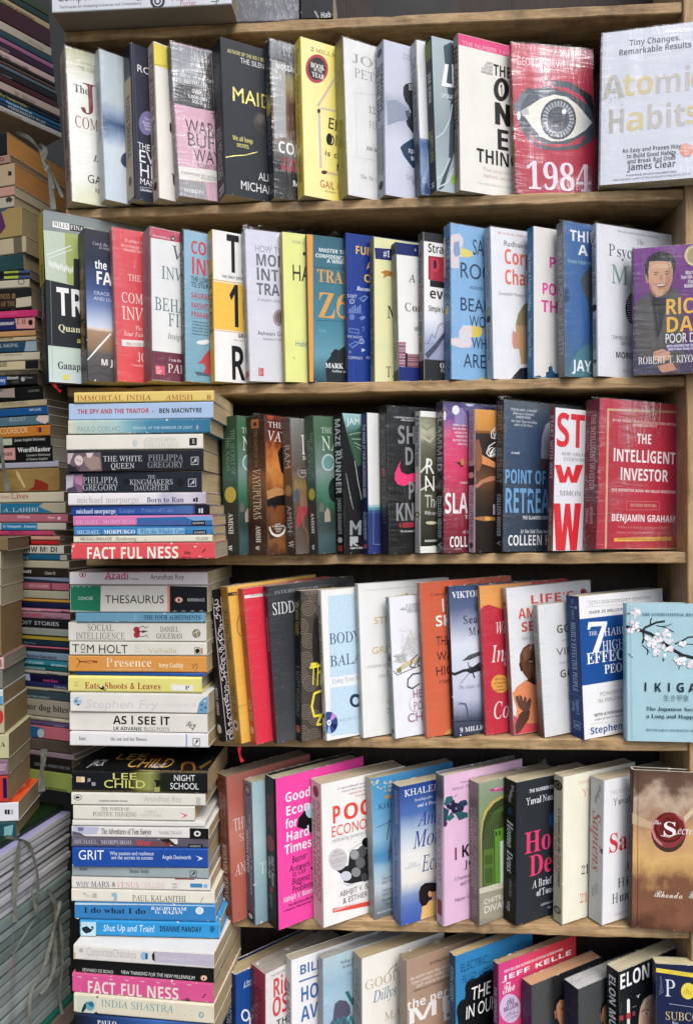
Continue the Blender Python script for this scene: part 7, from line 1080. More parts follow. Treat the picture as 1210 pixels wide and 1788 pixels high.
# ------------------------------------------------------------------ books lying in stacks beside the shelves
s3, s4, s5, s6 = Crop(100, 670, 4.033), Crop(100, 980, 4.033), Crop(100, 1290, 4.033), Crop(100, 1600, 4.033)
GRP = 'books lying in the stacks beside the shelves'
def CK(ex):                                              # crop matched face
    return ex
PG = 'd8be8c'
pl3 = Plane(at(374, 800, -.093), RAD(1))
pile(pl3, s3, [
    ('yellow slim book with brown serif capitals, top of the upper stack', 'd9b95c', 'e0c468', [('T', 'IMMORTAL INDIA', 146, 122, 36, 't', '9c4a1e', 668), ('T', 'AMISH', 770, 116, 36, 't', '9c4a1e', 965), ('T', 'B', 1055, 110, 30, 's', '9c4a1e', 1085)], (122, 1105, 68, 58), dict(pages=PG, depth=.118)),
    ('pale blue book with red and black bold capitals', 'a9c0dc', 'a7bfdd', [('T', 'THE SPY AND THE TRAITOR', 146, 213, 32, 'b', 'b8281e', 648), ('T', '-', 670, 205, 30, 'b', '2a2a2e', 682), ('T', 'BEN MACINTYRE', 718, 206, 32, 'b', '26282e', 1022)], (85, 1100, 150, 133), dict(pages=PG, depth=.112)),
    ('scuffed teal book with faded pale capitals and torn white corner', '8fb9c0', ('z', [(0, '2a6f92'), (.42, '3f84a2'), (.6, '7fb0b8'), (.66, 'a5c4c0'), (.94, 'b9c9bc'), (1, 'd0cdb8')], .06, 30), [('T', 'PAULO COELHO', 145, 338, 36, 'n', '7f9c9c', 450), ('T', 'MANUAL OF THE WARRIOR OF LIGHT', 536, 322, 20, 'n', 'b9d4de', 955), ('P', [(980, 298), (994, 290), (994, 322), (984, 322)], 'c9a0b0'), ('P', [(78, 300), (110, 285), (130, 268), (80, 268)], 'cfcab4')], (80, 1080, 270, 255), dict(pages=PG, worn=1, depth=.116)),
    ('plain bone white book with faint grey title and a black square emblem', 'dcd8cc', 'dedacd', [('E', 550, 418, 18, 26, 'c4c6c8'), ('T', 'AGELESS BODY,', 612, 412, 28, 't', 'b4b2a8', 850), ('T', 'TIMELESS MIND', 612, 448, 28, 't', 'b4b2a8', 864), ('P', [(932, 383), (985, 381), (985, 433), (932, 435)], '222220'), ('T', 'R', 950, 422, 32, 's', 'b9b6aa', 972)], (68, 1028, 372, 360), dict(pages=PG, depth=.108)),
    ('thick black book with a jewelled pale lady and silver serif capitals', '23242a', '22232a', [('P', [(74, 490), (230, 486), (310, 482), (320, 620), (74, 624)], '6a5a60'), ('P', [(76, 490), (120, 488), (90, 560), (76, 580)], 'b9a9ac'), ('E', 155, 540, 30, 36, 'd0bcbc'), ('P', [(185, 520), (240, 500), (300, 520), (310, 600), (240, 610), (200, 570)], '9a8078'), ('P', [(76, 560), (130, 590), (160, 624), (76, 624)], '2e2a30'), ('P', [(205, 488), (260, 486), (240, 520), (215, 520)], 'd0bfc0'), ('L', [(140, 535), (152, 538)], 5, '3a2a2e'), ('L', [(160, 545), (170, 548)], 5, '3a2a2e')] + [('E', 90 + i * 14, 596 + (i % 3) * 8 - i * 3, 5, 6, '1a181c') for i in range(6)] + [('T', 'THE WHITE', 330, 548, 38, 't', 'c9cbcf', 608), ('T', 'QUEEN', 384, 598, 38, 't', 'c9cbcf', 552), ('T', 'PHILIPPA', 646, 542, 42, 't', '8f9297', 892), ('T', 'GREGORY', 642, 592, 42, 't', '8f9297', 892), ('L', [(946, 518), (994, 516), (994, 568), (946, 570), (946, 518)], 4, 'b9bbbd'), ('L', [(956, 560), (984, 526)], 5, 'b9bbbd'), ('E', 975, 540, 8, 12, 'b9bbbd')], (72, 1032, 485, 470), dict(pages=PG, depth=.112)),
    ('thick black book with a pink and silver figure and dark rose marks', '262c38', '232833', [('P', [(64, 640), (186, 634), (182, 776), (64, 780)], '7a5a74'), ('P', [(66, 650), (120, 640), (110, 740), (66, 760)], 'b4b0b8'), ('P', [(120, 650), (182, 640), (180, 720), (130, 700)], 'b07a9c'), ('P', [(70, 740), (130, 720), (150, 776), (70, 778)], '4a4450'), ('T', 'PHILIPPA', 188, 702, 44, 't', 'b4b7bb', 434), ('T', 'GREGORY', 186, 752, 42, 't', 'b4b7bb', 432), ('E', 488, 690, 20, 26, '1a1d24'), ('L', [(460, 735), (490, 700)], 5, '1a1d24'), ('T', 'THE', 640, 668, 24, 't', 'b4b7bb', 698), ('T', 'KINGMAKERS', 516, 712, 36, 't', 'b4b7bb', 822), ('T', 'DAUGHTER', 546, 752, 36, 't', 'b4b7bb', 790), ('E', 868, 696, 26, 30, '171a20'), ('L', [(926, 672), (978, 670), (978, 722), (926, 724), (926, 672)], 4, 'b4b7bb'), ('L', [(938, 714), (968, 680)], 5, 'b4b7bb'), ('E', 960, 694, 8, 12, 'b4b7bb')], (62, 1020, 635, 622), dict(pages=PG, depth=.112)),
    ('white book with pale grey lower case name and navy title', 'd9d6da', ('z', [(0, 'b4a9bc'), (.14, 'cfc9d2'), (.3, 'b9b4c8'), (.36, 'dedbdd'), (1, 'e2dfde')], .03), [('T', 'michael morpurgo', 140, 840, 44, 't', 'b2adab', 578), ('T', 'Born to Run', 632, 836, 36, 's', '4a4670', 894), ('P', [(958, 808), (974, 806), (974, 830), (958, 830)], '26242a'), ('P', [(978, 800), (992, 800), (992, 832), (978, 832)], '26242a')], (80, 1048, 785, 770), dict(pages=PG, depth=.112)),
    ('thin royal blue book with white lower case name and black corner', '2c4c8c', ('z', [(0, '1a1c24'), (.1, '1c2030'), (.13, '4a6aa4'), (.4, '2e559e'), (1, '24489a')], .02), [('T', 'michael morpurgo', 136, 914, 32, 's', 'd4dae6', 414), ('T', 'Kaspar', 442, 908, 30, 't', '6f8cc0', 550), ('T', 'Prince of Cats', 598, 906, 30, 't', '6f8cc0', 822), ('P', [(998, 880), (1010, 878), (1010, 908), (998, 910)], 'c9ccd2'), ('P', [(1016, 878), (1028, 876), (1028, 910), (1016, 912)], 'c9ccd2')], (102, 1075, 873, 858), dict(pages=PG, depth=.112)),
    ('pink and blue thin book with widely spaced capitals and purple script title', '3a6ea4', 'd070a8', [('P', [(562, 945), (1100, 932), (1100, 1008), (562, 1010)], '2a6aa4'), ('P', [(900, 936), (1100, 930), (1100, 960), (960, 965)], '6f9ccc'), ('T', 'MICHAEL', 134, 990, 28, 't', 'e0b4d0', 300), ('T', 'MORPURGO', 328, 988, 28, 't', 'dcaed0', 548), ('T', 'Escape from Shangri-La', 576, 992, 36, 's', '5a4a94', 936), ('P', [(948, 966), (1044, 964), (1044, 998), (948, 1000)], '1c1c20'), ('T', 'EGMONT', 956, 988, 13, 's', 'd0d0d0', 1036)], (115, 1095, 942, 932), dict(pages=PG, depth=.112)),
    ('two tone blue thin book with painted wave lettering', '3a78aa', '2f7ab4', [('P', [(568, 1020), (900, 1014), (900, 1070), (568, 1072)], '7fb4d4'), ('P', [(880, 1018), (1100, 1008), (1100, 1030), (950, 1034)], '3f84b4'), ('T', 'MICHAEL', 142, 1060, 28, 't', 'cfe0ec', 308), ('T', 'MORPURGO', 330, 1058, 28, 's', 'dfeaf2', 552), ('T', 'Why the Whales Came', 586, 1058, 34, 'I', '2c5f9a', 914), ('P', [(958, 1032), (1052, 1030), (1052, 1064), (958, 1066)], '1c1c20'), ('T', 'EGMONT', 966, 1054, 13, 's', 'd0d0d0', 1044)], (120, 1100, 1015, 1010), dict(pages=PG, depth=.112)),
    ('thinnest cream book with small black italic title', 'd9d3bd', 'dcd7c2', [('T', 'MICHAEL ONDAATJE', 164, 1104, 20, 's', '4a463c', 388), ('T', 'Handwriting', 414, 1104, 24, 'i', '4a463c', 562), ('T', 'PICADOR', 982, 1102, 22, 't', '3c3a34', 1066), ('E', 624, 1100, 4, 4, '8a7c2c')], (118, 1095, 1080, 1074), dict(pages=PG, depth=.11)),
    ('red book with huge white bold capitals at the bottom of the upper stack', 'd0505a', 'dc4a52', [('T', 'FACT', 206, 1240, 82, 'b', 'ece4d6', 415), ('T', 'FUL', 444, 1236, 82, 'b', 'ece4d6', 604), ('T', 'NESS', 628, 1230, 82, 'b', 'ece4d6', 858), ('T', 'Hans, Ola & Anna', 882, 1226, 9, 'b', '3a2224', 940), ('T', 'Rosling', 898, 1200, 22, 'b', '3a2224', 940), ('L', [(1020, 1186), (1034, 1182), (1034, 1172), (1048, 1164)], 5, '3a2224'), ('P', [(960, 1146), (985, 1140), (975, 1156)], 'e0c8ba'), ('P', [(1000, 1210), (1020, 1216), (1000, 1222)], 'e0c8ba'), ('P', [(104, 1140), (130, 1134), (112, 1160)], 'e0d0c4')], (103, 1112, 1135, 1125, 1255, 1240), dict(pages='c4b294', worn=1, depth=.118)),
], z_bottom=E0 + SHELF_Z[3] + .0006, group=GRP)

pl4 = Plane(at(362, 1150, -.05), RAD(-1.5))
zs4 = pile(pl4, s4, [
    ('white book with magenta title sliding off, top of the middle stack', 'a4948a', 'e2dcde', [('E', 182, 94, 24, 20, 'c04a5c'), ('E', 182, 94, 16, 14, 'efe4e2'), ('E', 182, 94, 7, 10, '2a2224'), ('T', 'Azadi', 340, 112, 46, 'b', 'cc3a88', 508), ('T', 'Freedom. Fascism. Fiction', 336, 132, 18, 'n', '3a3438', 580), ('T', 'Arundhati Roy', 658, 128, 36, 'n', '3a363c', 896)], (90, 1060, 72, 88), dict(pages='c8b78e', depth=.118, worn=.8)),
    ('fat green, cream and black reference book', '23282a', 'dad7cb', [('P', [(92, 168), (310, 172), (306, 352), (94, 346)], '1f7a5a'), ('P', [(778, 174), (795, 174), (795, 357), (778, 357)], 'e08a74'), ('P', [(795, 174), (1062, 180), (1062, 357), (795, 357)], '1b2024'), ('T', 'CONCISE', 150, 272, 22, 'n', 'd4e4d9', 254), ('T', 'THESAURUS', 338, 296, 56, 'n', '2a2a28', 756), ('E', 858, 272, 28, 20, 'e08a6a'), ('E', 858, 272, 20, 14, 'e9e2d6'), ('E', 858, 273, 9, 11, '1a1a1a'), ('T', 'REFERENCE', 918, 282, 20, 'n', 'c9ccca', 1040)] + [('P', [(100 + i * 40, 178), (118 + i * 40, 178), (112 + i * 40, 184)], 'd4dcd2') for i in range(4)] + [('P', [(810 + i * 62, 352), (850 + i * 62, 352), (830 + i * 62, 347)], 'b9bab4') for i in range(4)], (95, 1060, 170, 178), dict(pages='c8b78e', worn=1, depth=.116)),
    ('thin creased blue book with navy small capitals', '5f9ab4', '6aa0ba', [('T', 'THE FOUR AGREEMENTS', 612, 410, 30, 's', '1f3a5a', 1012), ('L', [(545, 372), (548, 430)], 3, 'a9c8d4'), ('L', [(556, 372), (560, 430)], 2, 'a9c8d4'), ('L', [(285, 366), (290, 425)], 2, '8fb6c8')], (133, 1045, 360, 372), dict(pages='c8b78e', worn=.9, depth=.112)),
    ('off white book with a red heart device between grey thin capitals', 'd4d0c4', 'd8d5ca', [('T', 'SOCIAL', 218, 490, 46, 't', '6f6a60', 406), ('T', 'INTELLIGENCE', 138, 548, 46, 't', '6f6a60', 484), ('E', 560, 480, 22, 20, 'a8283a'), ('E', 562, 518, 22, 22, 'a8283a'), ('P', [(570, 484), (600, 494), (570, 512)], '8a2030'), ('P', [(596, 486), (642, 492), (600, 506)], '3a3a3c'), ('L', [(570, 470), (610, 456), (620, 470), (645, 460)], 4, '4a4a4c'), ('L', [(580, 530), (610, 530), (630, 520), (640, 536)], 4, '4a4a4c'), ('T', 'DANIEL', 730, 496, 36, 't', '4a463e', 862), ('T', 'GOLEMAN', 702, 544, 36, 't', '4a463e', 888), ('E', 982, 508, 30, 32, '8a8266'), ('L', [(960, 508), (1004, 490)], 4, 'd8d5ca'), ('L', [(980, 480), (990, 538)], 4, 'd8d5ca')], (82, 1052, 425, 445), dict(pages='c8b78e', depth=.115)),
    ('cream book with quirky black hand capitals and a black square dot logo', 'd6d3c4', 'dad8ca', [('T', 'T', 108, 642, 58, 'n', '2a2a26', 158), ('E', 184, 604, 16, 22, '2a2a26'), ('E', 184, 604, 11, 16, 'dad8ca'), ('L', [(168, 640), (198, 641)], 5, '2a2a26'), ('T', 'M HOLT', 206, 646, 58, 'n', '2a2a26', 500), ('T', 'Valhalla', 644, 645, 34, 'n', 'c4b690', 844), ('P', [(968, 606), (1010, 608), (1010, 655), (968, 653)], '1e1e1c'), ('P', [(972, 610), (1006, 612), (1006, 651), (972, 649)], 'e0dccf'), ('E', 989, 631, 15, 17, '1e1e1c'), ('P', [(1014, 612), (1026, 612), (1026, 652), (1014, 652)], 'c86a5c')] + [('E', 570 + random.uniform(-20, 20), 610 + random.uniform(-18, 30), 3, 3, 'b4b2a6') for _ in range(16)], (90, 1055, 560, 583), dict(pages='c8b78e', depth=.112)),
    ('orange ochre book with pale serif title and stretching stick figure', 'd99a48', 'd99440', [('L', [(140, 680), (170, 706), (250, 700)], 5, '7a4a2a'), ('L', [(140, 745), (165, 708)], 5, '7a4a2a'), ('L', [(165, 706), (240, 718)], 4, '7a4a2a'), ('E', 164, 706, 7, 6, '6a3a24'), ('P', [(250, 698), (286, 700), (286, 716), (250, 714)], '9a4a2c'), ('T', 'Presence', 352, 742, 62, 't', 'efdcb8', 668), ('T', 'Amy Cuddy', 716, 748, 32, 'b', 'ecdcb4', 890), ('T', 'Bringing your BOLDEST SELF to your BIGGEST CHALLENGES', 328, 766, 12, 'n', 'efd4a4', 690), ('L', [(950, 722), (965, 740), (955, 760)], 4, '8a5a24'), ('L', [(965, 742), (985, 720), (990, 745), (975, 770)], 4, '8a5a24')], (82, 1055, 658, 682), dict(pages='c8b78e', depth=.115)),
    ('very thin cobalt blue book pushed back in the stack', '1d4f9c', '1f5aac', [], (133, 1040, 775, 800), dict(pages='c8b78e', depth=.112)),
    ('lemon yellow hardback with brick red serif title and small panda', 'dcd473', 'e0d878', [('T', 'LYNNE', 122, 860, 10, 't', '8a7a30', 150), ('T', 'TRUSS', 122, 880, 10, 't', '8a7a30', 150), ('T', 'Eats, Shoots & Leaves', 196, 896, 44, 's', 'a03a28', 732), ('E', 318, 890, 16, 14, '26241f'), ('E', 312, 882, 8, 7, 'e4e2d2'), ('L', [(322, 900), (344, 908)], 6, '26241f'), ('P', [(806, 866), (960, 872), (958, 916), (806, 910)], 'e2e2da'), ('T', 'P', 902, 905, 28, 's', '24241f', 932)], (80, 1018, 800, 830), dict(pages='c8bf9e', hard=1, depth=.118)),
    ('white book with faded embossed name and blue stone pictures at its ends', 'd9d9d4', 'dcdad2', [('E', 145, 985, 30, 30, '9ab9c8'), ('E', 135, 985, 8, 8, '2c6a8a'), ('E', 152, 1010, 9, 6, '1e4a64'), ('E', 160, 970, 9, 5, 'dfe8ea'), ('T', 'Stephen Fry', 200, 1030, 56, 'h', 'cac6c8', 710), ('T', '- Incomplete &', 735, 1020, 26, 'h', 'cfcbc8', 980), ('P', [(985, 1070), (1000, 1000), (1030, 965), (1064, 950), (1064, 1072)], '6f9ab4'), ('E', 1020, 1010, 8, 8, '2f6486'), ('E', 1045, 1030, 9, 9, '2f6486'), ('E', 1042, 985, 8, 6, 'c4d9e2'), ('E', 1018, 1045, 8, 8, '3a7094')], (95, 1065, 922, 945), dict(pages='c8b78e', depth=.115, back='b03444')),
    ('white book with heavy black slanted capitals and a scribbled signature', 'dad8d0', 'dcd9cf', [('T', 'AS I SEE IT', 396, 1146, 58, 'b', '1f1f1d', 796), ('T', 'LK ADVANIS', 396, 1188, 24, 'b', '2a2a28', 598), ('T', 'BLOG POSTS', 612, 1192, 24, 'n', '7a7872', 792), ('T', 'Roy', 906, 1162, 38, 'c', '2c2a28', 980), ('L', [(930, 1166), (960, 1182), (950, 1190)], 4, '2c2a28')], (90, 1060, 1065, 1080), dict(pages='c8b78e', worn=.9, depth=.114)),
    ('plain white book with tiny black title, bottom of the middle stack', 'dddde0', 'dfdedd', [('T', 'kaur', 156, 1258, 26, 't', '55555a', 206), ('T', 'the sun and her flowers', 378, 1262, 26, 't', '55555a', 634), ('P', [(908, 1212), (915, 1212), (915, 1315), (908, 1315)], '4a7ab4'), ('L', [(958, 1246), (1006, 1250), (1006, 1302), (958, 1298), (958, 1246)], 4, '55555a'), ('L', [(968, 1292), (996, 1256)], 5, '55555a'), ('E', 985, 1268, 7, 11, '55555a')], (92, 1065, 1200, 1220, 1295, 1325), dict(pages='c4a86e', depth=.112)),
], z_bottom=E0 + SHELF_Z[4] + .0006, group=GRP)

def topcover(root, M, W, T, H):
    """the front cover of a lying book, seen from above"""
    f = Face(M, (0, 0, H), (0, 0, -1), (1, 0, 0), H, W)
    a, b = MB(), MB()
    cr = s5
    P = lambda pts, c: f.poly(b, [f.uv(*cr(*p)) for p in pts], mat_of(c))
    def T_(s, x, y, h, fn, col, x1):
        p, q = f.uv(*cr(x, y)); q2 = f.uv(*cr(x, y - h))[1]; p1 = f.uv(*cr(x1, y))[0]
        f.text(a, s, p, q, abs(q2 - q), fn, mat_of(col), p1 - p)
    P([(870, 230), (875, 180), (910, 160), (960, 165), (975, 200), (970, 230)], '8a5a24'); P([(885, 225), (890, 190), (915, 172), (950, 178), (960, 205), (955, 225)], '2a1c10')
    P([(640, 120), (740, 110), (800, 140), (790, 180), (660, 190)], '4a2c1e'); P([(1000, 200), (1080, 150), (1090, 160), (1010, 215)], '6a5020')
    T_('JACK', 226, 190, 44, 'n', 'c9cbcc', 320); T_('CHILD', 474, 200, 62, 'n', 'd9a838', 800); T_('NIGHT', 640, 205, 30, 'n', 'd0d2d2', 750); T_('LEE', 400, 145, 40, 'n', 'c99a34', 620)
    b.obj('cover_picture', root); a.obj('cover_lettering', root)
pl5 = Plane(at(363, 1480, -.055), RAD(.6))
low = pile(pl5, s5, [
    ('fat black thriller with gold and white capitals, top of the lower stack', '1b2022', ('z', [(0, '1b2022'), (.33, '22281f'), (.42, '8f9450'), (.5, '7a7a3c'), (.56, '2a2c20'), (.62, '1c2224'), (1, '1a2023')], .04, 26), [('P', [(138, 266), (196, 268), (196, 306), (138, 304)], 'd9c9b0'), ('P', [(142, 270), (170, 272), (170, 302), (142, 300)], 'd9a860'), ('T', 'JACK', 216, 300, 22, 'b', 'd0d2d2', 238), ('T', 'REACHER', 246, 330, 24, 'b', 'd0d2d2', 272), ('T', 'LEE', 386, 285, 44, 'n', 'd3d06a', 566), ('T', 'CHILD', 328, 344, 54, 'n', 'd3d06a', 626), ('P', [(680, 290), (742, 292), (730, 305), (716, 340), (700, 340), (696, 305)], '15171a'), ('P', [(684, 342), (724, 338), (724, 374), (684, 374)], '9a9c50'), ('T', 'NIGHT', 822, 296, 42, 'n', 'e2e4e4', 972), ('T', 'SCHOOL', 796, 354, 44, 'n', 'e2e4e4', 998)], (105, 1060, 205, 235), dict(pages='b99a6c', depth=.112, extra=topcover, rnd=.004)),
    ('worn white book with a bird badge and pale grey name', 'd4d2c6', 'd8d6c9', [('E', 148, 412, 28, 22, '2a2c2a'), ('E', 148, 412, 24, 18, 'd8d6c9'), ('E', 146, 413, 16, 9, '2a2c2a'), ('T', 'Freedom Fascism Fiction', 298, 442, 12, 'b', '4a4844', 500), ('T', 'Arundhati Roy', 616, 440, 36, 'n', 'b2b0a6', 880), ('P', [(980, 412), (1012, 414), (1012, 464), (980, 462)], 'b9b6ac')], (102, 1045, 370, 390), dict(pages='c4a878', worn=.9, depth=.11)),
    ('shorter white book with grey serif title and a magenta arrow mark', 'd6d2c6', 'dad7ca', [('T', 'THE POWER OF', 312, 506, 26, 't', '5a564e', 514), ('T', 'POSITIVE THINKING', 256, 544, 30, 't', '5a564e', 566), ('T', 'NORMAN', 620, 522, 18, 't', 'a9a598', 704), ('T', 'VINCENT PEALE', 588, 546, 18, 't', 'a9a598', 740), ('P', [(858, 514), (922, 540), (872, 562), (900, 540)], 'e0408c')], (115, 970, 458, 480), dict(pages='d0b488', depth=.1)),
    ('thin plain white magazine with frayed lower edge', 'd6d4cc', 'd9d7cf', [], (110, 1045, 555, 595), dict(pages='dcd8cc', depth=.118, worn=.9)),
    ('white paperback classic with condensed black title and black end panel', 'd9d6d0', 'dcd9d4', [('P', [(112, 616), (300, 622), (280, 670), (115, 672)], 'b4b6cc'), ('P', [(146, 622), (190, 624), (184, 650), (150, 650)], '6a7098'), ('P', [(108, 650), (160, 660), (200, 684), (108, 682)], '5a5868'), ('T', 'The Adventures of Tom Sawyer', 312, 670, 40, 's', '2c2c2c', 666), ('T', 'MARK TWAIN', 722, 672, 22, 't', '77756e', 882), ('P', [(934, 628), (1072, 632), (1072, 708), (934, 704)], '1c1c1c'), ('E', 988, 668, 24, 20, 'e0ddd6'), ('E', 988, 668, 12, 10, '1c1c1c')], (105, 1070, 605, 630), dict(pages='c4a878', depth=.114)),
    ('grey violet thin book with spaced capitals and a scarlet title', '6a6474', ('z', [(0, '5a5462'), (1, '625c6c')], .08), [('T', 'MICHAEL', 122, 738, 28, 't', 'b9b4c2', 290), ('T', 'MORPURGO', 310, 742, 28, 's', 'b4aebc', 526), ('P', [(700, 700), (850, 704), (850, 740), (800, 756), (760, 720)], 'd9cfc6'), ('P', [(720, 705), (790, 702), (830, 740), (850, 754), (780, 745)], '2a2426'), ('T', 'War', 562, 752, 38, 'b', 'd03a3c', 662), ('T', 'Horse', 662, 754, 36, 'b', '8a3a34', 806), ('P', [(924, 742), (1026, 742), (1026, 768), (924, 768)], '1c1b1e'), ('T', 'EGMONT', 934, 762, 13, 's', 'b9b9b9', 1014)], (105, 1065, 690, 708), dict(pages='b9a078', depth=.112)),
    ('cobalt blue book with large thin white capitals and a white arrow', '1c4a9c', '1d4ca0', [('T', 'GRIT', 150, 850, 66, 'n', 'e9edf4', 332), ('T', 'Why passion and resilience', 372, 818, 26, 'n', 'dfe6f0', 682), ('T', 'are the secrets to success', 384, 848, 26, 'n', 'dfe6f0', 676), ('T', 'Angela Duckworth', 742, 846, 28, 'n', 'dfe6f0', 944), ('P', [(974, 822), (1028, 842), (988, 860), (1006, 842)], 'eef0f4')], (108, 1062, 755, 775), dict(pages='c4a878', depth=.114)),
    ('grey blue thin book with small black serif words', '9aa6a8', '98a5a8', [('T', 'kaur', 160, 926, 28, 't', '2c3436', 216), ('T', 'home body', 514, 944, 30, 't', '2c3436', 650), ('L', [(938, 930), (982, 930), (982, 974), (938, 974), (938, 930)], 4, '2c3436'), ('L', [(948, 966), (972, 938)], 5, '2c3436'), ('E', 964, 948, 7, 9, '2c3436')], (108, 1068, 895, 908), dict(pages='c4a878', depth=.112)),
    ('white book with navy and pink serif capitals and a red ribbon edge', 'd9d4c8', 'dedad0', [('T', 'WHY', 140, 1040, 34, 't', '3a4a74', 230), ('T', 'MARS', 244, 1042, 38, 't', '2a3c6c', 376), ('T', '&', 386, 1040, 32, 't', '4a4a5c', 414), ('T', 'VENUS', 426, 1046, 38, 't', 'd08a98', 584), ('T', 'COLLIDE', 596, 1046, 36, 't', 'd9b0b0', 770), ('T', 'JOHN', 812, 1030, 14, 't', '6a6660', 850), ('T', 'GRAY', 812, 1052, 14, 't', '6a6660', 850), ('P', [(830, 981), (966, 984), (966, 992), (830, 990)], 'a8203c'), ('P', [(938, 1018), (1024, 1020), (1024, 1048), (938, 1046)], '3f84b4'), ('Z', 1046, 1036, 16, 6, '7fb0d4')], (105, 1080, 970, 988), dict(pages='d0b488', depth=.114, worn=.8)),
    ('cream book with widely set black capitals and sideways title', 'd9d4c2', 'dedaca', [('P', [(384, 1086), (410, 1082), (426, 1100), (420, 1140), (398, 1140), (404, 1114), (386, 1108)], '8fb0c9'), ('T', 'WHEN', 186, 1098, 14, 't', '4a463e', 208), ('T', 'BREATH', 208, 1112, 11, 't', 'a09a8c', 236), ('T', 'AIR', 250, 1118, 30, 't', '4a463e', 284), ('T', 'PAUL KALANITHI', 534, 1142, 42, 't', '3c3a36', 912), ('L', [(1012, 1150), (1030, 1115)], 4, '6a6660')], (103, 1110, 1062, 1075), dict(pages='d0b488', depth=.11)),
    ('bright blue hardback with wide black letters outlined by white', '4a90c4', '2f7ebc', [('P', [(126, 1150), (580, 1152), (1115, 1172), (1115, 1180), (580, 1170), (126, 1168)], 'c4d2d4'), ('T', 'I do what I do', 190, 1224, 38, 's', '20242e', 626), ('T', 'RAGHURAM', 662, 1204, 22, 's', 'dfe8ee', 912), ('T', 'G. RAJAN', 690, 1230, 22, 's', 'dfe8ee', 886), ('E', 1004, 1210, 28, 26, 'dfe8ee'), ('E', 1004, 1210, 16, 18, 'b9d0e2'), ('P', [(130, 1262), (160, 1262), (150, 1270)], 'd9dcd6')], (125, 1115, 1150, 1172), dict(pages='c9b48e', hard=1, worn=.9, depth=.114)),
    ('cyan hardback with white chalk script title and leaping figure panel', '2f94c8', '1f8fcc', [('P', [(168, 1288), (276, 1290), (274, 1392), (168, 1390)], 'b4d6e0'), ('P', [(176, 1330), (210, 1318), (240, 1340), (262, 1330), (240, 1360), (205, 1372), (180, 1350)], '1c2a34'), ('E', 250, 1326, 8, 8, '1c2a34'), ('T', 'Shut Up and Train!', 326, 1352, 46, 'h', 'cfe6f0', 690), ('T', 'DEANNE PANDAY', 724, 1356, 38, 'b', '17283c', 1018), ('P', [(1076, 1322), (1100, 1318), (1112, 1340), (1098, 1366), (1078, 1360)], '1a5f92')], (162, 1142, 1280, 1290, 1395, 1410), dict(pages='c9b48e', hard=1, worn=.9, depth=.114)),
], group=GRP)
pl6 = Plane(at(374, 1690, -.082), RAD(-4))
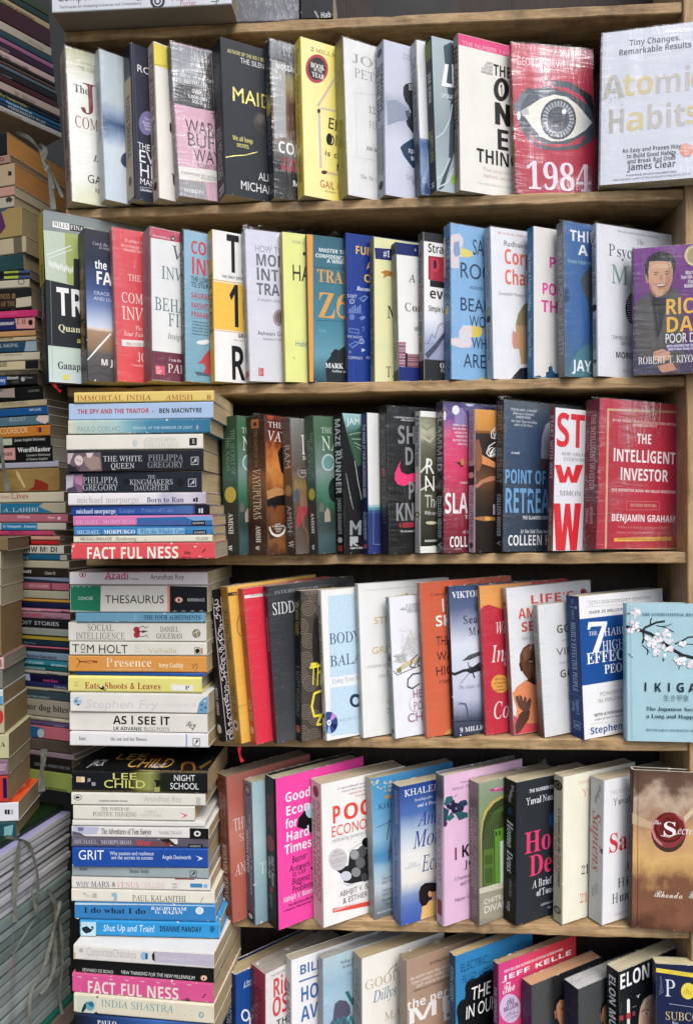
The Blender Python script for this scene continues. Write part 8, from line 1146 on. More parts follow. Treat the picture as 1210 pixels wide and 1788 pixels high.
pile(pl6, s5, [
    ('white book with tall grey title and a bald head picture, wide top visible', 'd9d6ce', 'd9d6cf', [('E', 172, 1490, 15, 16, 'b4b0ac'), ('T', 'CorporateChanakya', 210, 1524, 58, 'n', 'b9b5b0', 558), ('P', [(682, 1496), (1106, 1520), (1106, 1606), (682, 1570)], 'b9b3c4'), ('E', 612, 1530, 24, 30, '8fb4d4'), ('P', [(622, 1512), (640, 1508), (640, 1552), (622, 1552)], '2f5f94'), ('P', [(668, 1520), (686, 1496), (690, 1566), (672, 1556)], '2a2a2c'), ('T', 'Radhakrishnan Pillai', 716, 1550, 24, 'n', 'c9c5cf', 968), ('P', [(120, 1498), (132, 1510), (128, 1556), (118, 1560)], 'c9ac6c')], (118, 1105, 1455, 1525), dict(pages='c4ae82', worn=.9, depth=.116)),
    ('black book with small spaced white capitals and an orange round badge', '1d1e20', '1c1e1f', [('T', 'EDWARD DE BONO', 180, 1636, 22, 'n', 'd0d2d0', 398), ('T', 'NEW THINKING FOR THE NEW MILLENNIUM', 452, 1654, 24, 'h', 'd6d8d6', 970), ('E', 1034, 1684, 24, 20, 'd98a54'), ('E', 1034, 1684, 16, 14, 'eee6da'), ('E', 1034, 1686, 7, 10, '1c1c1c')], (132, 1105, 1565, 1630), dict(pages='c4ae82', depth=.112)),
    ('pink book with huge pale bold capitals, between black and cream spotted books', 'd9588c', 'd8508c', [('T', 'FACT', 212, 1806, 84, 'b', 'e6d6cf', 414), ('T', 'FUL', 446, 1822, 84, 'b', 'e6d6cf', 602), ('T', 'NESS', 628, 1842, 84, 'b', 'e6d6cf', 860), ('T', 'Hans, Ola & Anna', 882, 1842, 9, 'b', '3a2230', 940), ('T', 'Rosling', 900, 1846, 22, 'b', '3a2230', 936), ('L', [(1022, 1820), (1036, 1816), (1036, 1804), (1050, 1798)], 5, '3a2230')] + [('P', [(140 + i * 110, 1672 + i * 8), (180 + i * 110, 1676 + i * 8), (165 + i * 110, 1682 + i * 8)], 'e8c4cc') for i in range(8)], (110, 1100, 1665, 1740), dict(pages='c4ae82', worn=1, depth=.116)),
    ('cream spotted book with teal serif capitals and a dancing figure panel', 'd6cfb4', 'd9d2b8', [('P', [(140, 1810), (270, 1815), (278, 1870), (262, 1940), (140, 1932)], 'c9cdb8'), ('P', [(170, 1920), (190, 1870), (215, 1850), (205, 1900), (185, 1925)], '1e3a40'), ('E', 235, 1880, 30, 34, '5fa0b4'), ('P', [(215, 1860), (250, 1850), (262, 1880), (240, 1890)], '2c6a80'), ('T', 'INDIA SHASTRA', 316, 1884, 48, 't', '6a9aa8', 826), ('P', [(276, 1812), (294, 1814), (284, 1830)], '26241f'), ('P', [(262, 1945), (278, 1920), (292, 1946)], '26241f'), ('E', 1016, 1944, 18, 20, '4a94b0'), ('E', 1016, 1944, 11, 13, 'd9d2b8')] + [('E', random.uniform(120, 1090), random.uniform(1830, 1970), 3, 3, 'b09a60') for _ in range(18)], (120, 1105, 1805, 1880), dict(pages='c4ae82', worn=1, depth=.114)),
    ('navy book with a lighter blue glow, lowest spine of the lower stack', '1c2c4c', ('z', [(0, '22345c'), (.4, '3a68b0'), (.6, '2a4a86'), (1, '14161c')], .04, 14), [('T', 'PAULO', 284, 2010, 30, 's', 'd9dfe6', 420)], (122, 1105, 1950, 2005, 2090, 2145), dict(pages='c4ae82', depth=.112)),
], group=GRP, z_top=low[-1] - .0006)

# ------------------------------------------------------------------ the shaded piles to one side, receding from the viewer
CP = Crop(0, 0, 1)
SIDE = 'old books piled in the shaded corner'
def pile_px(pl, items, y_last, z_top=None, group=SIDE, depth=.1, length=.2, gap=.0005, pages='8f7f62'):
    """items (label, front, spine, cmds, xr, yTop, opts); heights are read at the visible corner of each book"""
    zs = [pl.hit(it[4], it[5]).z for it in items] + [pl.hit(items[-1][4], y_last).z]
    if z_top is not None: zs = [z - zs[0] + z_top for z in zs]
    for i, it in enumerate(items):
        opt = dict(it[6]) if len(it) > 6 else {}
        d, L, ps = opt.pop('depth', depth), opt.pop('length', length), opt.pop('push', 0)
        opt.setdefault('pages', pages); opt.setdefault('worn', .4)
        lying(pl, None, it[4], max(zs[i] - gap, zs[i + 1] + .002), zs[i + 1], it[0], it[1], it[2], [('SPINE',)] + it[3], CP, depth=d, y=it[5], push=ps,
              length=L, group=group, **opt)
    return zs
def Tx(s, x, y, h, f, c, x1): return ('T', s, x, y, h, f, c, x1)

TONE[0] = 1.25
# top pile: spines run back towards the bookcase
pA = Plane(at(97, 120, .24), RAD(57))
K = 1 / 7.45
A = lambda lab, sp, cmds, x, y, **o: (lab, sp, sp, cmds, x * K, y * K, o)
za = pile_px(pA, [
    A('dark olive textbook, highest in the angled side pile', '2f3a20', [], 640, 110),
    A('dark bottle green textbook just under the olive one', '20302c', [], 645, 215),
    A('tan marketing textbook with heavy black lettering', '8a7a58', [Tx('Principles of Marketing', 0, 3, 5.5, 's', '1c1a16', 60)], 650, 305),
    A('dark maroon book in the angled side pile', '351c1e', [], 660, 395),
    A('stone coloured book with a faint mauve word', '8f8678', [Tx('Waiting', 49, 72, 4, 'n', '6a4a5a', 76)], 672, 620),
    A('dark teal book in the angled side pile', '22383e', [], 690, 745),
    A('mauve book between teal and maroon ones', '7a4a66', [Tx('Letters', 10, 81, 3, 'n', '5a3a4c', 40)], 700, 835),
    A('plum book with small pale letters', '2c1c26', [Tx('INVESTING', 0, 87, 4, 'n', '8a7a84', 18)], 705, 905),
    A('pinkish beige novel with bold black and grey words', '9c8480', [Tx('SE YOU', 0, 103, 5, 'b', '201a1a', 19), Tx('LOVED', 22, 112, 4, 'n', '6a5a5a', 40), Tx('ME...', 41, 122, 4, 'b', '201a1a', 54)], 715, 1000),
    A('near black book in the angled side pile', '1a1614', [], 722, 1090),
    A('brown book with a pinkish tint', '4a3630', [], 730, 1130),
    A('blue grey book with a worn edge', '46535a', [], 740, 1180),
    A('black book with a grey patch at one end', '1c1c1e', [('P', [(0, 128), (21, 136), (21, 148), (0, 141)], '4c5c64')], 750, 1235),
    A('rust brown book above the beige one', '3a1c18', [], 765, 1330),
    A('pinkish beige book with grey italic title', '8f7f74', [Tx('My Master', 26, 167, 8, 'i', '3a3430', 62)], 780, 1415),
    A('dark chocolate book in the angled side pile', '201814', [], 785, 1520),
    A('navy book with yellow lettering', '16202c', [Tx('The Transformation', 0, 175, 5, 'n', 'a09a4a', 48)], 790, 1560),
    A('petrol blue book with a white sentence', '1a4a66', [Tx('You have loved us', 11, 190, 4, 'n', 'a9c0cc', 56)], 795, 1610),
    A('dark blue book with broad grey capitals', '17324a', [Tx('PERSONALITY PLUS', 15, 205, 8, 'b', '7f8a92', 80)], 800, 1665),
    A('grey white book with a dim title, lowest in the angled pile', '8c8a84', [Tx('Lectures', 3, 219, 6, 'n', '4a4844', 40)], 805, 1720),
], 241, depth=.13, length=.3)

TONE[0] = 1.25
pB = Plane(at(40, 330, .004), RAD(-14))
B = lambda lab, sp, pg, cmds, x, y, **o: (lab, o.pop('front', sp), sp, cmds, x, y, dict(o, pages=pg))
zb = pile_px(pB, [
    B('ochre sided box of a book with a black spine', '15161a', 'a8742c', [], 13, 229, front='a8742c', depth=.13),
    B('pinkish slim book with a red ring mark', '8a6c60', '6e5a3c', [('E', 4, 278, 4, 3, '6a2420'), ('E', 4, 278, 2.4, 1.8, '8a6c60')], 18, 268, depth=.12),
    B('thick cream book with a small black emblem, ochre side', '9a866a', 'a06c2c', [('P', [(15, 299), (21, 299), (21, 306), (15, 307)], '2a2620')], 26, 283, front='a06c2c', depth=.12),
    B('dusty pink book above a white one', 'a47a6c', '9a9076', [], 26, 323),
    B('off white book with a curled squiggle', '9c9484', '948664', [('L', [(13, 350), (17, 347), (20, 350)], 8, '3a3630')], 25, 341),
    B('book with a torn purple and blue spine', '8a7648', '857552', [('P', [(-8, 359), (14, 358), (12, 366), (0, 372)], '2c4a66'), ('P', [(-8, 366), (4, 372), (11, 396), (2, 408), (-8, 408)], '4c2c4c')], 38, 359, depth=.115),
    B('off white book with rows of dots', 'a09478', '8a7a58', [('L', [(29, 417), (30, 438)], 12, '5a5444'), ('L', [(34, 416), (35, 438)], 12, '5a5444')], 46, 411, depth=.11),
    B('book with a streaky dark teal spine', ('z', [(0, '243a3c'), (.5, '2f4c50'), (1, '1c2c2e')], .4, 90, (1, 4, 1)), '8a7a58', [], 42, 441, depth=.11),
], 470, depth=.11)
pC = Plane(at(62, 560, .002), RAD(-6))
zc = pile_px(pC, [
    B('pair of black, lime and blue thin books', '3a4668', '7a6c50', [('P', [(-5, 475), (8, 474), (8, 486), (-5, 488)], '1c1c1c'), ('P', [(8, 474), (33, 472), (33, 486), (8, 487)], '8a9a2c'), ('L', [(8, 480), (53, 478)], 5, '222'), Tx('STUDY', 16, 478, 3, 'b', '3a3c1c', 30)], 54, 470),
    B('cream book with a round stamp', 'a09a86', '8a7a58', [('E', 38, 492, 6, 5, '5a5a50'), ('E', 38, 492, 4.4, 3.6, 'a09a86')], 52, 486),
    B('black business book with bronze capitals and a chewed corner', '181c1c', '8a7f66', [Tx('INESS @', 0, 522, 8, 't', '9a7a4a', 28), ('P', [(-5, 525), (28, 521), (28, 537), (-5, 540)], '2c2420'), Tx('OF THE', 3, 535, 8, 't', '8a6a48', 28), ('P', [(29, 521), (60, 517), (60, 534), (29, 537)], 'a49a86')], 56, 501),
    B('crimson book with ghosted letters', 'a8285a', '7a6c50', [Tx('QUALIFIERS', 0, 551, 5, 'n', 'b84a74', 32)], 66, 539),
    B('navy and pink grammar book', '23284c', '8a7a58', [('P', [(27, 554), (70, 552), (70, 573), (30, 574)], 'b07c74'), Tx('ammar', 0, 568, 7, 's', 'b9b4b4', 26), Tx('Z. Ali', 30, 565, 10, 's', '1c1a1a', 46), ('E', 54, 563, 4, 5, '1c1a1a')], 62, 553),
    B('tan book with a stained end', 'a0764a', '8a7a58', [], 63, 575),
    B('slim beige book with black small capitals', '9c8e70', '8a7a58', [Tx('PETER B KING', 0, 591, 3, 'b', '3a342a', 24)], 64, 586),
    B('dark teal law book with pale capitals and an arch emblem', '1e3a4e', '857552', [Tx('S. NAGPAL', 0, 607, 6, 't', 'a9b0b0', 34), ('L', [(50, 611), (52, 599), (59, 599), (61, 611)], 14, '7a8a92')], 66, 594),
    B('cream exam book with a grey line of print', 'a59e88', '8a7a58', [Tx('For Admissions & Jobs', 0, 622, 4, 'n', '5a564c', 40)], 70, 613),
    B('cream guide with a black end panel', 'a59a78', '8a7a58', [('P', [(45, 629), (74, 628), (74, 643), (45, 644)], '1c1c1a'), Tx('GUIDE', 0, 640, 8, 'b', '2c2a22', 13)], 69, 628),
    B('ragged dark book with flaked paper', ('z', [(0, '3a342c'), (.5, '6a6250'), (1, '24221e')], .5, 120), '857552', [], 66, 645),
    B('black computing book with a bright blue end', '191a1c', '6a6250', [('P', [(-5, 655), (12, 654), (12, 672), (-5, 673)], '2c4a86'), Tx('nary', 0, 667, 6, 'b', 'b9bcc4', 10), Tx('Microsoft', 13, 662, 5, 'b', 'b9b9b4', 33), Tx('PRESS', 22, 669, 4, 'n', '5a5a58', 33), ('E', 41, 662, 3.5, 4, '8a8a86'), Tx('Pocket', 45, 661, 3, 'n', '8a8a86', 58)], 66, 654),
], 671, depth=.1)

pD = Plane(at(100, 900, -.022), RAD(-17))
dark = '5c5340'
zd = pile_px(pD, [
    B('pinkish grey book with a wide black end', '1b1b1b', dark, [('P', [(-5, 674), (26, 673), (27, 694), (-5, 694)], '8a7c74'), Tx('LAO', -2, 681, 4, 'b', '2a2624', 7), Tx('OXFORD', 50, 685, 4, 'n', '77756e', 70)], 77, 672),
    B('beige book with tall thin letters', '9c9070', dark, [Tx('STEPHEN KELL', 4, 705, 6, 't', '4a4434', 50)], 82, 695.5),
    B('blue book with tiny white capitals at one end', '1c4a7c', dark, [Tx('MARY JAMES', 52, 718, 4, 'n', 'b4c4d2', 73)], 84, 708),
    B('slate biology book with a curled fish mark', '4a6470', dark, [Tx('BIOLOGY', 17, 734, 7, 'n', '93a4a8', 46), ('L', [(68, 728), (74, 731), (80, 734), (80, 729)], 14, 'b9a49c')], 87, 723),
    B('orange brown cookery book with thin outlined capitals', 'a8681c', dark, [Tx('COOKBOOK', 1, 757, 11, 'n', 'd0b080', 50), ('P', [(65, 746), (69, 746), (69, 754), (65, 754)], 'a83a1c'), ('P', [(69, 746), (73, 746), (73, 755), (69, 755)], '1c2c5c')], 88, 740.5),
    B('black dictionary with a pale end and white lettering', '171717', '7a7668', [('P', [(-5, 762), (22, 761), (22, 777), (-5, 778)], '9aa08a'), Tx('Junior English Dictionary', 26, 771, 4.5, 's', 'a9a9a4', 80)], 89, 760.5),
    B('thick black dictionary with a pink end and big slab letters', '161616', '77746a', [('P', [(3, 778), (27, 778), (28, 803), (3, 803)], 'b0807c'), Tx('van', 7, 796, 8, 's', '1c1414', 23), Tx('WordMaster', 32, 788, 8, 's', 'cfcfca', 89), Tx('Learners Dictionary', 47, 797, 4, 's', '9a9a94', 89), Tx('of Modern English', 47, 804, 4, 's', '9a9a94', 84)], 93, 777.5),
    B('thin lilac grey book with a bent cover', '8f8f9c', '77705c', [], 103, 804),
    B('fat brown book with a stripped torn spine and a red scab', ('z', [(0, '7a6238'), (.4, '8a7040'), (.7, '6e5830'), (1, '86703f')], .4, 60, (1, 3, 1)), '5c5340', [('P', [(48, 856), (60, 850), (62, 836), (74, 840), (86, 846), (84, 856)], '7a2c1c'), ('P', [(28, 820), (34, 826), (46, 850), (43, 852), (30, 830)], 'b49a66'), ('P', [(0, 818), (14, 821), (4, 824)], '6a2418')], 104, 815.5),
    B('cream book with a dark red serif title', 'b4ac94', dark, [Tx('Great', 2, 870, 5, 's', 'a06a5a', 18), Tx('Lives', 21, 871, 10, 't', '9a2c24', 51)], 112, 857.5),
    B('blue book half torn to cream paper', '9a927c', dark, [('P', [(2, 878), (76, 877), (68, 884), (78, 889), (94, 895), (2, 896)], '1f6484'), Tx('A. LAHIRI', 8, 894, 7, 't', 'a9b9bc', 70)], 115, 876.5),
    B('dusty rose novel with two white names', 'a05a68', dark, [Tx('McEwan', 31, 905, 5, 's', 'd0b4b4', 53), Tx('Shaw', 84, 906, 5, 's', 'd0b4b4', 97), ('E', 104, 905, 3, 3, 'd0b4b4')], 119, 896.5),
    B('half blue half white book with spaced words', 'a9a496', dark, [('P', [(3, 912), (66, 913), (66, 926), (3, 925)], '1f6a94'), Tx('G Nimgade  Jamuny', 6, 921, 4, 's', 'b9ccd4', 65)], 116, 912),
    B('thin raspberry book cut short', 'a8385c', '9a927c', [Tx('Piggie in Pink', 17, 929, 3, 'n', '3a1c28', 40)], 94, 926),
    B('thin black and salmon book', 'b08470', '7a7460', [('P', [(18, 934), (55, 936), (55, 944), (18, 943)], '191717'), Tx('FREDERICK', 23, 940, 3.4, 'b', 'b9b9b4', 42)], 105, 935.5),
    B('thin black and scarlet book', 'a01c20', '7a7460', [('P', [(18, 943), (55, 944), (55, 952), (18, 951)], '191717'), Tx('FREDERICK', 23, 948, 3.4, 'b', 'b9b9b4', 42)], 103, 943.5),
    B('white book with heavy upside down black capitals', 'b4b0a4', dark, [Tx('ELIHW M! DI', 29, 963, 9, 'b', '1c1b1a', 101)], 112, 952),
    B('petrol blue book with a frayed white end', '1c5470', dark, [Tx('GERS', 29, 976, 6, 'n', '8fb4c0', 51), ('P', [(106, 967), (122, 968), (122, 980), (106, 979)], '9a947f')], 118, 968),
    B('rough cream bundle of pages without a cover', '9c9680', dark, [], 121, 979),
    B('black school book with a white title', '2a2624', dark, [Tx('Boat', 38, 1000, 6, 'b', 'c4c0b4', 56), Tx('Class IX', 79, 1003, 5, 'b', 'a09a8a', 98)], 120, 993.5),
    B('two thin pale blue exercise books', '6a7488', dark, [('L', [(33, 1012), (122, 1019)], 6, '2a3040')], 121, 1008.5),
    B('dull rose book with wavy pale capitals', '94505e', dark, [Tx('SHIV KHERA', 52, 1025, 5, 'n', 'b49aa0', 86), ('L', [(90, 1017), (90, 1032)], 5, '6a3a44')], 121, 1018),
    B('putty grey book with a bulging spine', '8f8c78', dark, [], 121, 1032),
    B('thin mustard book over a navy one', 'a8782a', dark, [], 122, 1047.5),
    B('deep navy book under the mustard one', '16203c', dark, [], 123, 1053.5),
    B('pink book with pale spaced capitals and grey tag', 'a86a7c', dark, [Tx('NONE INSTITUTE', 26, 1067, 3, 'n', 'd4b4bc', 72), ('P', [(108, 1066), (124, 1069), (124, 1076), (108, 1073)], '3c3436')], 123, 1064),
    B('mauve puzzle book with red capitals', '8a6474', dark, [Tx('MAGIC SQUARES', 24, 1075, 5.5, 'b', '9c1c34', 74), Tx('Vidwan Tanneti', 78, 1079, 4, 'n', '2c2024', 111)], 123, 1070.5),
    B('black book with broad silver capitals', '1a1e22', dark, [Tx('HOST STORIES', 27, 1089, 6.5, 'n', '9aa0a4', 104)], 123, 1083),
    B('grey green book with a plain spine', '767c74', dark, [], 123, 1099),
    B('thin book edged with a yellow and black rope pattern', '2a2a18', dark, [('L', [(27 + i * 5, 1105 + i * .45), (30 + i * 5, 1112 + i * .45)], 24, '8a7a24') for i in range(20)], 123, 1113),
    B('dark teal book with a faint white name', '182c38', dark, [Tx('John Donne', 42, 1123, 3, 'i', '7a8a92', 64)], 123, 1120.5),
    B('very thin pink book', '9c5064', dark, [], 123, 1131.5),
    B('charcoal thin book under the pink sliver', '20262a', dark, [], 123, 1135),
    B('blue grey book with a bold black name', '63778a', dark, [Tx('Navjivan Chakraborty', 48, 1147, 5, 'b', '141c28', 100)], 123, 1141.5),
    B('turquoise book with white capitals', '1f6878', dark, [Tx('RIGHT OF LIONHEART', 38, 1157, 4, 'n', 'a9c4c8', 78), Tx('IRVING', 90, 1163, 4, 'n', 'a9c4c8', 118)], 123, 1155.5),
    B('dark sea green book', '154c50', dark, [Tx('ROMANCE NOVEL', 44, 1169, 4, 'n', '8fb4b0', 80)], 123, 1166.5),
    B('thin pale grey book with a black word', '8f8a80', dark, [Tx('The Winner', 82, 1178, 3, 'b', '2a2826', 102)], 123, 1174.5),
    B('midnight purple book with a star and pink name', '1c1a34', dark, [('L', [(48, 1177), (49, 1188)], 12, '8a94b4'), Tx('maya blaze', 76, 1190, 5, 'b', 'a02c64', 102)], 123, 1181.5),
    B('indigo book with a small white name', '23284c', dark, [Tx('R. Baker Hays', 95, 1201, 4, 'i', '9a9cb4', 118)], 123, 1195),
    B('ragged pale book with torn edges', '86826f', dark, [Tx('Emma Wodgen', 86, 1208, 3, 'b', '2a2826', 116)], 123, 1204.5),
    B('slate book with dim white capitals', '2f3c42', dark, [Tx('FOUR GEN TOPS OF RIGHT', 33, 1217, 4, 'n', '8a989c', 88)], 123, 1211),
    B('thick grey novel with large black typewriter words', '7c776a', dark, [Tx('en mr dog bites', 31, 1236, 11, 's', '1e1c18', 121)], 123, 1225.5),
    B('thin cream science book with italic name', '9a957f', dark, [Tx('Textbook of Science', 38, 1253, 4, 'i', '2a2826', 74), Tx('Junior', 76, 1257, 4, 'i', '2a2826', 92)], 123, 1256.5),
    B('dull violet book under the cream science book', '4a3c5c', dark, [Tx('Publishing', 95, 1271, 3, 'n', '8f8aa0', 112)], 123, 1264),
    B('book half blue half coral with a white feather shape', '94505a', dark, [('P', [(38, 1264), (76, 1271), (72, 1288), (38, 1285)], '1f4a74'), ('E', 72, 1280, 6, 8, '8a9a9c')], 123, 1272.5),
    B('dark brown book with a shadowy stain', ('z', [(0, '3a342e'), (.5, '4c463e'), (1, '2a2622')], .3, 40), dark, [], 124, 1296, length=.12),
    B('thin mauve grey magazine', '6f6068', dark, [Tx('NEWSPAPER', 54, 1317, 2.5, 'b', '3a3038', 74)], 130, 1318, length=.12),
    B('black vocabulary book with grey condensed capitals', '16181a', dark, [Tx('ESSENTIAL WORDS FOR THE', 61, 1336, 5, 'b', '5a6266', 123)], 126, 1328, length=.13),
    B('olive green book with black capitals along its foot', '6f7c3c', dark, [Tx('TOUGH DECISIONS', 61, 1381, 5, 'b', '22281c', 118)], 126, 1352, length=.13),
], 1386, depth=.085, length=.14)

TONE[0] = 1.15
# bundle of grey magazines under it, tied with twine
pE = Plane(at(122, 1416, .004), RAD(78.4))
zt = pE.hit(122, 1416).z
MAG = 'grey magazines tied in a bundle'
def mag(i, z1, z0, sp, pg, lab, fr, push=0):
    M = lying(pE, None, 122, z1, z0, lab, fr, sp, [], CP, depth=.17, y=1416, push=push, length=.26, pages=pg, worn=0, group=MAG, cat_name='magazine')
    M['category'] = 'magazine'
z = zt
mag(0, zt + .0075, zt + .0005, '1d2a20', '3a3c34', 'dark green covered magazine with pale scratches, topmost of the tied bundle', ('z', [(0, '22301f'), (1, '1c2a20')], .3, 40, (6, 6, .6)), push=.009)
rr = random.Random(3)
zl, zdk = pE.hit(122, 1520).z, pE.hit(122, 1738).z
n1, n2 = 9, 13
names = ['lilac', 'ash', 'pearl', 'smoke', 'stone', 'chalk', 'dove', 'fog', 'cement']
for i in range(n1):
    a, b = zt + (zl - zt) * i / n1, zt + (zl - zt) * (i + 1) / n1
    c = rr.choice(('a5a4a6', '9a999c', 'aaa8a8', '8f8f90'))
    lab = 'lavender covered magazine just below the dark green one' if i == 0 else 'pale grey page edge of a magazine in the upper half of the tied bundle'
    mag(i, a - (.0036 if i in (3, 5) else rr.uniform(.0002, .0009)), b, c, c, lab, '8f8cb0' if i == 0 else c, push=rr.uniform(-.002, .004))
for i in range(n2):
    a, b = zl + (zdk - zl) * i / n2, zl + (zdk - zl) * (i + 1) / n2
    c = rr.choice(('66746f', '727e7a', '7c8482', '5c6a66', '868f8b'))
    mag(i, a - (.0026 if i % 4 == 1 else rr.uniform(.0008, .0014)), b, c, c, 'dark greenish grey magazine spine in the lower half of the tied bundle', c, push=rr.uniform(-.001, .003))
mag(0, zdk - .0006, zdk - .006, '1e5a4a', '3a4a40', 'thin green covered magazine under the dark grey ones', '1e5a4a', push=-.004)
mag(0, zdk - .0066, zdk - .03, '6a6058', '6a6058', 'thick brownish grey directory at the foot of the bundle', '5a524a', push=-.006)
mag(0, zdk - .0306, zdk - .07, '3c3a38', '3c3a38', 'dark grey thick directory below the brownish one', '3c3a38', push=-.003)

def sheet_mat():
    m, t, b = nt('loose clear sheet'); t.nodes.remove(b)
    tr = N(t, 'ShaderNodeBsdfTransparent'); tr.inputs[0].default_value = (.97, .975, .97, 1)
    gl = N(t, 'ShaderNodeBsdfGlossy'); gl.inputs['Roughness'].default_value = .33
    tc = N(t, 'ShaderNodeTexCoord'); mp = N(t, 'ShaderNodeMapping'); mp.inputs['Scale'].default_value = (70, 70, 9); link(t, tc, 'Object', mp, 0)
    nz = N(t, 'ShaderNodeTexNoise'); nz.inputs['Scale'].default_value = 1; nz.inputs['Detail'].default_value = 2; link(t, mp, 0, nz, 'Vector')
    mr = N(t, 'ShaderNodeMapRange'); mr.inputs['From Min'].default_value = .48; mr.inputs['From Max'].default_value = .75; mr.inputs['To Min'].default_value = .02; mr.inputs['To Max'].default_value = .3; link(t, nz, 0, mr, 0)
    mx = N(t, 'ShaderNodeMixShader'); link(t, mr, 0, mx, 0); link(t, tr, 0, mx, 1); link(t, gl, 0, mx, 2); link(t, mx, 0, t.nodes['Material Output'], 0)
    return m
ps = MB(); pk = ps.mat(sheet_mat()); nu, nv = 60, 40
for i in range(nu + 1):
    for j in range(nv + 1):
        u, v = -.25 * i / nu, zl - .004 - (.13 * j / nv)
        w = .005 + mnoise.noise(Vector((u * 40, v * 18, 1))) * .003 + mnoise.noise(Vector((u * 110, v * 60, 4))) * .0012
        ps.v.append(tuple(pE.p + pE.d * u - pE.n * w + Vector((0, 0, v - pE.p.z))))
for i in range(nu):
    for j in range(nv):
        a = i * (nv + 1) + j; ps.f.append((a, a + 1, a + nv + 2, a + nv + 1)); ps.mi.append(pk)
tag(ps.obj('plastic_sheet', smooth=True), 'crinkled clear plastic sheet over the lower magazines of the tied bundle', 'plastic sheet')

# near pile, standing on the bundle: page blocks face the bookcase
pF = Plane(at(20, 1200, -.088), RAD(9))
pile_px(pF, [
    B('brown backed book, top of the near pile', '6a5638', '6e5a3c', [], 14, 938),
    B('bare cream page block, upper', 'a0967c', 'a39678', [], 2, 962),
    B('bare cream page block, middle one', 'a0967c', '9c8f70', [], 2, 994),
    B('bare cream page block, lowest of three', 'a0967c', 'a09474', [], 2, 1024),
    B('fat brown paper covered book', '7a5c34', '7e6238', [], 2, 1058, depth=.075),
    B('book with a dusty pink spine and grey pages', '8a5c58', '86806e', [('L', [(0, 1150), (6, 1148), (7, 1166), (0, 1168)], 5, 'b49a90')], 8, 1146),
    B('thin grey book in the near pile', '6f6d66', '6f6c60', [], 5, 1169),
    B('white and sky blue spined book with brown pages', 'b4bcc0', '80683f', [('P', [(-8, 1216), (6, 1215), (6, 1229), (-8, 1230)], '4a8ab0')], 6, 1203, depth=.08),
    B('cream book with a red circle on its spine', 'a39a7c', '7e673f', [('E', 1, 1252, 6, 12, 'a82c24')], 8, 1231, depth=.085),
    B('cream book with black numerals', 'a8a47c', '7a6844', [Tx('A', 2, 1304, 8, 's', '22201c', 10)], 16, 1281, depth=.09),
    B('mauve book with upright pale capitals', '7a5c70', '8a7a58', [Tx('BIOT', 1, 1346, 12, 'b', 'a995a0', 12)], 15, 1325, depth=.09),
    B('red book with a dark blue word', 'b02c28', '8a7650', [('L', [(9, 1360), (10, 1392)], 6, '1c1c44')], 14, 1354, depth=.09),
    B('white spined book with an orange front cover poking out', 'c4c4c8', '8a7c5c', [('P', [(9, 1414), (13, 1413), (13, 1422), (9, 1421)], '1c1c1c'), ('P', [(14, 1414), (18, 1413), (18, 1422), (14, 1422)], '1c1c1c'), ('P', [(20, 1414), (24, 1413), (24, 1422), (20, 1422)], '8f8f92')], 33, 1400, front=('z', [(0, 'c44a1c'), (.04, 'c4481c'), (.08, '8a2410'), (.12, 'c8641c'), (1, 'c8701c')], .1, 30), depth=.1),
    B('dark teal spined book at the foot of the near pile', '23444c', '77683f', [('P', [(8, 1444), (24, 1440), (22, 1458), (8, 1460)], '6a9a9a')], 29, 1434, depth=.09),
], 1463, length=.16, depth=.08, z_top=None)

TONE[0] = 1.0
# ------------------------------------------------------------------ books lying on top of the bookcase
r0 = Crop(90, 0, 3.903)
pT = Plane(at(250, 22, -.034), RAD(0))
zT = E0 + .6185
t = lying(pT, 92, 405, zT + .046, zT + .0005, 'thick white strategy textbook lying on top of the bookcase, spine outwards', 'b9b9b6', 'd3d5d8', [('SPINE',),
    ('T', 'Competitive Strategy', 40, 12, 62, 'n', '3f4448', 640), ('T', 'Techniques for Analyzing Industries and Competitors', 56, 58, 19, 'n', '3a3c40', 615), ('E', 725, 8, 50, 52, '1e1f22'), ('E', 725, 8, 32, 34, 'd3d5d8'), ('E', 725, 8, 24, 26, '3a3c40'), ('E', 725, 8, 12, 13, 'd3d5d8'), ('T', 'Michael E.', 820, 8, 42, 'n', 'b0606a', 1050), ('T', 'Porter', 876, 66, 36, 'n', 'b0606a', 990), ('L', [(1128, -10), (1124, 40), (1105, 60)], 6, '26282c'), ('L', [(1090, 12), (1145, 6)], 5, '26282c')], r0, depth=.12, y=22, back='8f8678', group=GRP, pages='a5967c', wrap=2, flap=.001)
pT2 = Plane(at(560, 30, .0), RAD(0))
lying(pT2, 408, 522, zT + .05, zT + .0005, 'grey film wrapped parcel of papers on top of the bookcase', '77787a', '6c6d70', [], CP, depth=.08, y=44, group=GRP, pages='8a8a88', wrap=3, flap=.004)
lying(pT2, 526, 582, zT + .06, zT + .0005, 'black book on top of the bookcase with a white word', '1c1d20', '1d1e22', [('SPINE',), ('T', 'Hab', 560, 32, 10, 'b', 'c9c9c9', 578), ('L', [(550, 20), (556, 36)], 3, '9a9a9c')], CP, depth=.08, y=42, group=GRP)
lying(pT2, 650, 800, zT + .05, zT + .0005, 'matt black box pushed back on top of the bookcase', '1a1a1c', '18181a', [], CP, depth=.06, y=36, group=GRP, push=.02, pages='2a2824')

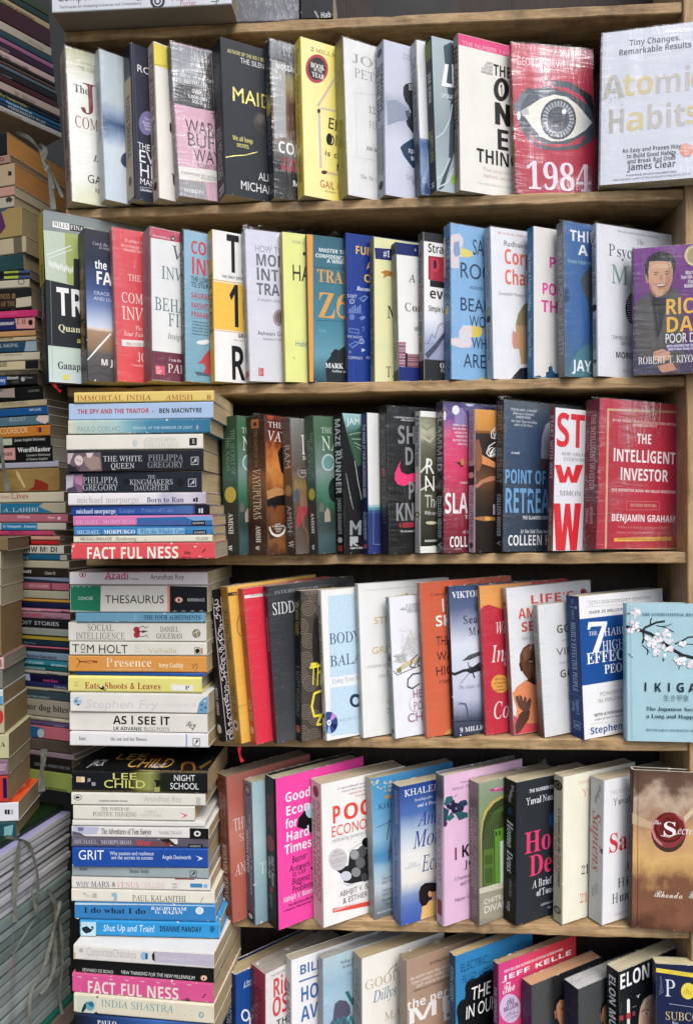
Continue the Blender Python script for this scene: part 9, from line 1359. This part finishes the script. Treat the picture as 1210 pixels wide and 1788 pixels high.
# ------------------------------------------------------------------ ribbons and twine
def strip(pts, w, m, name, th=.0008):
    """a flat cord: pts world points"""
    mb = MB(); ring = []
    for i, p in enumerate(pts):
        a, b = pts[max(0, i - 1)], pts[min(len(pts) - 1, i + 1)]
        t_ = (b - a).normalized(); v = (p - CAM).normalized(); s_ = t_.cross(v).normalized()
        tw = .82 + .18 * math.cos(i * .23 + len(pts)); q = t_.cross(s_)
        ww = s_ * (w / 2 * tw) + q * (w / 2 * (1 - tw)); hh = q * th
        ring.append([p - ww - hh, p + ww - hh * .4, p + ww + hh, p - ww + hh * .4])
    pts_, fc = [v for r_ in ring for v in r_], []
    for i in range(len(ring) - 1):
        for k in range(4): fc.append((i * 4 + k, i * 4 + (k + 1) % 4, i * 4 + 4 + (k + 1) % 4, i * 4 + 4 + k))
    mb.add(pts_, fc, m)
    return mb.obj(name, smooth=False)
def smoothpath(P_, n=10):
    out = []
    for i in range(len(P_) - 1):
        p0, p1, p2, p3 = P_[max(0, i - 1)], P_[i], P_[i + 1], P_[min(len(P_) - 1, i + 2)]
        for k in range(n):
            t_ = k / n
            out.append(.5 * ((2 * p1) + (p2 - p0) * t_ + (2 * p0 - 5 * p1 + 4 * p2 - p3) * t_ ** 2 + (3 * p1 - p0 - 3 * p2 + p3) * t_ ** 3))
    return out + [P_[-1]]
TW = wood('jute twine', '44463e', '74766a', '2e302a', sc=(60, 60, 20))
def onE(x, y, off=.007): return pE.hit(x, y) - pE.n * off
def twine(px, w, lab, off=.007):
    o = strip(smoothpath([onE(x, y, off + .002 * math.sin(i * 1.7)) for i, (x, y) in enumerate(px)]), w, TW, 'twine')
    tag(o, lab, 'twine', 'twine around the magazine bundle')
twine([(30, 1466), (22, 1478), (21, 1520), (19, 1560), (17, 1592), (16, 1608)], .0065, 'broad flat twine band running straight down the pale magazines')
twine([(2, 1460), (20, 1464), (36, 1469), (48, 1480), (53, 1510), (55, 1532), (60, 1560), (58, 1585), (54, 1594), (50, 1570), (47, 1548)], .004, 'looped twine end dangling over the pale magazines')
twine([(76, 1552), (84, 1572), (90, 1592), (88, 1620), (78, 1650), (66, 1688), (52, 1722), (45, 1745), (42, 1775), (44, 1795)], .0045, 'long knotted twine strand hanging to the lowest magazines')
twine([(97, 1572), (91, 1588), (89, 1612), (90, 1650), (84, 1690), (74, 1718), (64, 1733)], .005, 'twine strand from the knot with a cut flat end')
twine([(94, 1596), (98, 1640), (101, 1690), (98, 1735), (100, 1770)], .004, 'thin dark twine strand hanging straight from the knot')
twine([(52, 1604), (40, 1618), (30, 1640), (18, 1664), (10, 1666)], .0022, 'thin pale straw stuck across the dark magazines')
def onB(x, y): return at(x, y, -.012)
for px, w, lab in (([(30, 232), (50, 240), (66, 256), (74, 268), (80, 290), (88, 305), (94, 330)], .005, 'grey rope end twisted over the ochre boxes'), ([(70, 252), (80, 262), (76, 278), (84, 288), (82, 300)], .006, 'knot of grey rope beside the ochre boxes'), ([(86, 300), (90, 330), (94, 366)], .007, 'grey rope running straight down from the knot'), ([(92, 302), (100, 322), (110, 345)], .004, 'loose rope tail beside the straight rope')):
    tag(strip(smoothpath([onB(x, y) for x, y in px]), w, TW, 'rope'), lab, 'rope', 'rope around the old boxes')
tag(strip(smoothpath([at(x, y, -.045) for x, y in ((78, 1308), (76, 1330), (73, 1355), (74, 1382))]), .0075, TW, 'rope'), 'grey strap in front of the olive green book', 'rope')
tag(strip(smoothpath([at(x, y, -.07) for x, y in ((0, 762), (4, 790), (9, 830), (14, 858))]), .006, TW, 'rope'), 'grey cord crossing the dictionaries', 'rope')
RED = ink('c21f2c', .6)
tag(strip(smoothpath([at(x, y, -.03) for x, y in ((89, 655), (93, 668), (98, 675), (104, 682), (107, 684))]), .004, RED, 'ribbon'), 'red ribbon tip hanging below the tall grey and black hardback', 'ribbon')
tag(strip(smoothpath([at(x, y, -.03) for x, y in ((419, 1304), (418, 1312), (420, 1322), (424, 1330))]), .004, RED, 'ribbon'), 'red ribbon tip hanging below the mustard yellow paperback', 'ribbon')
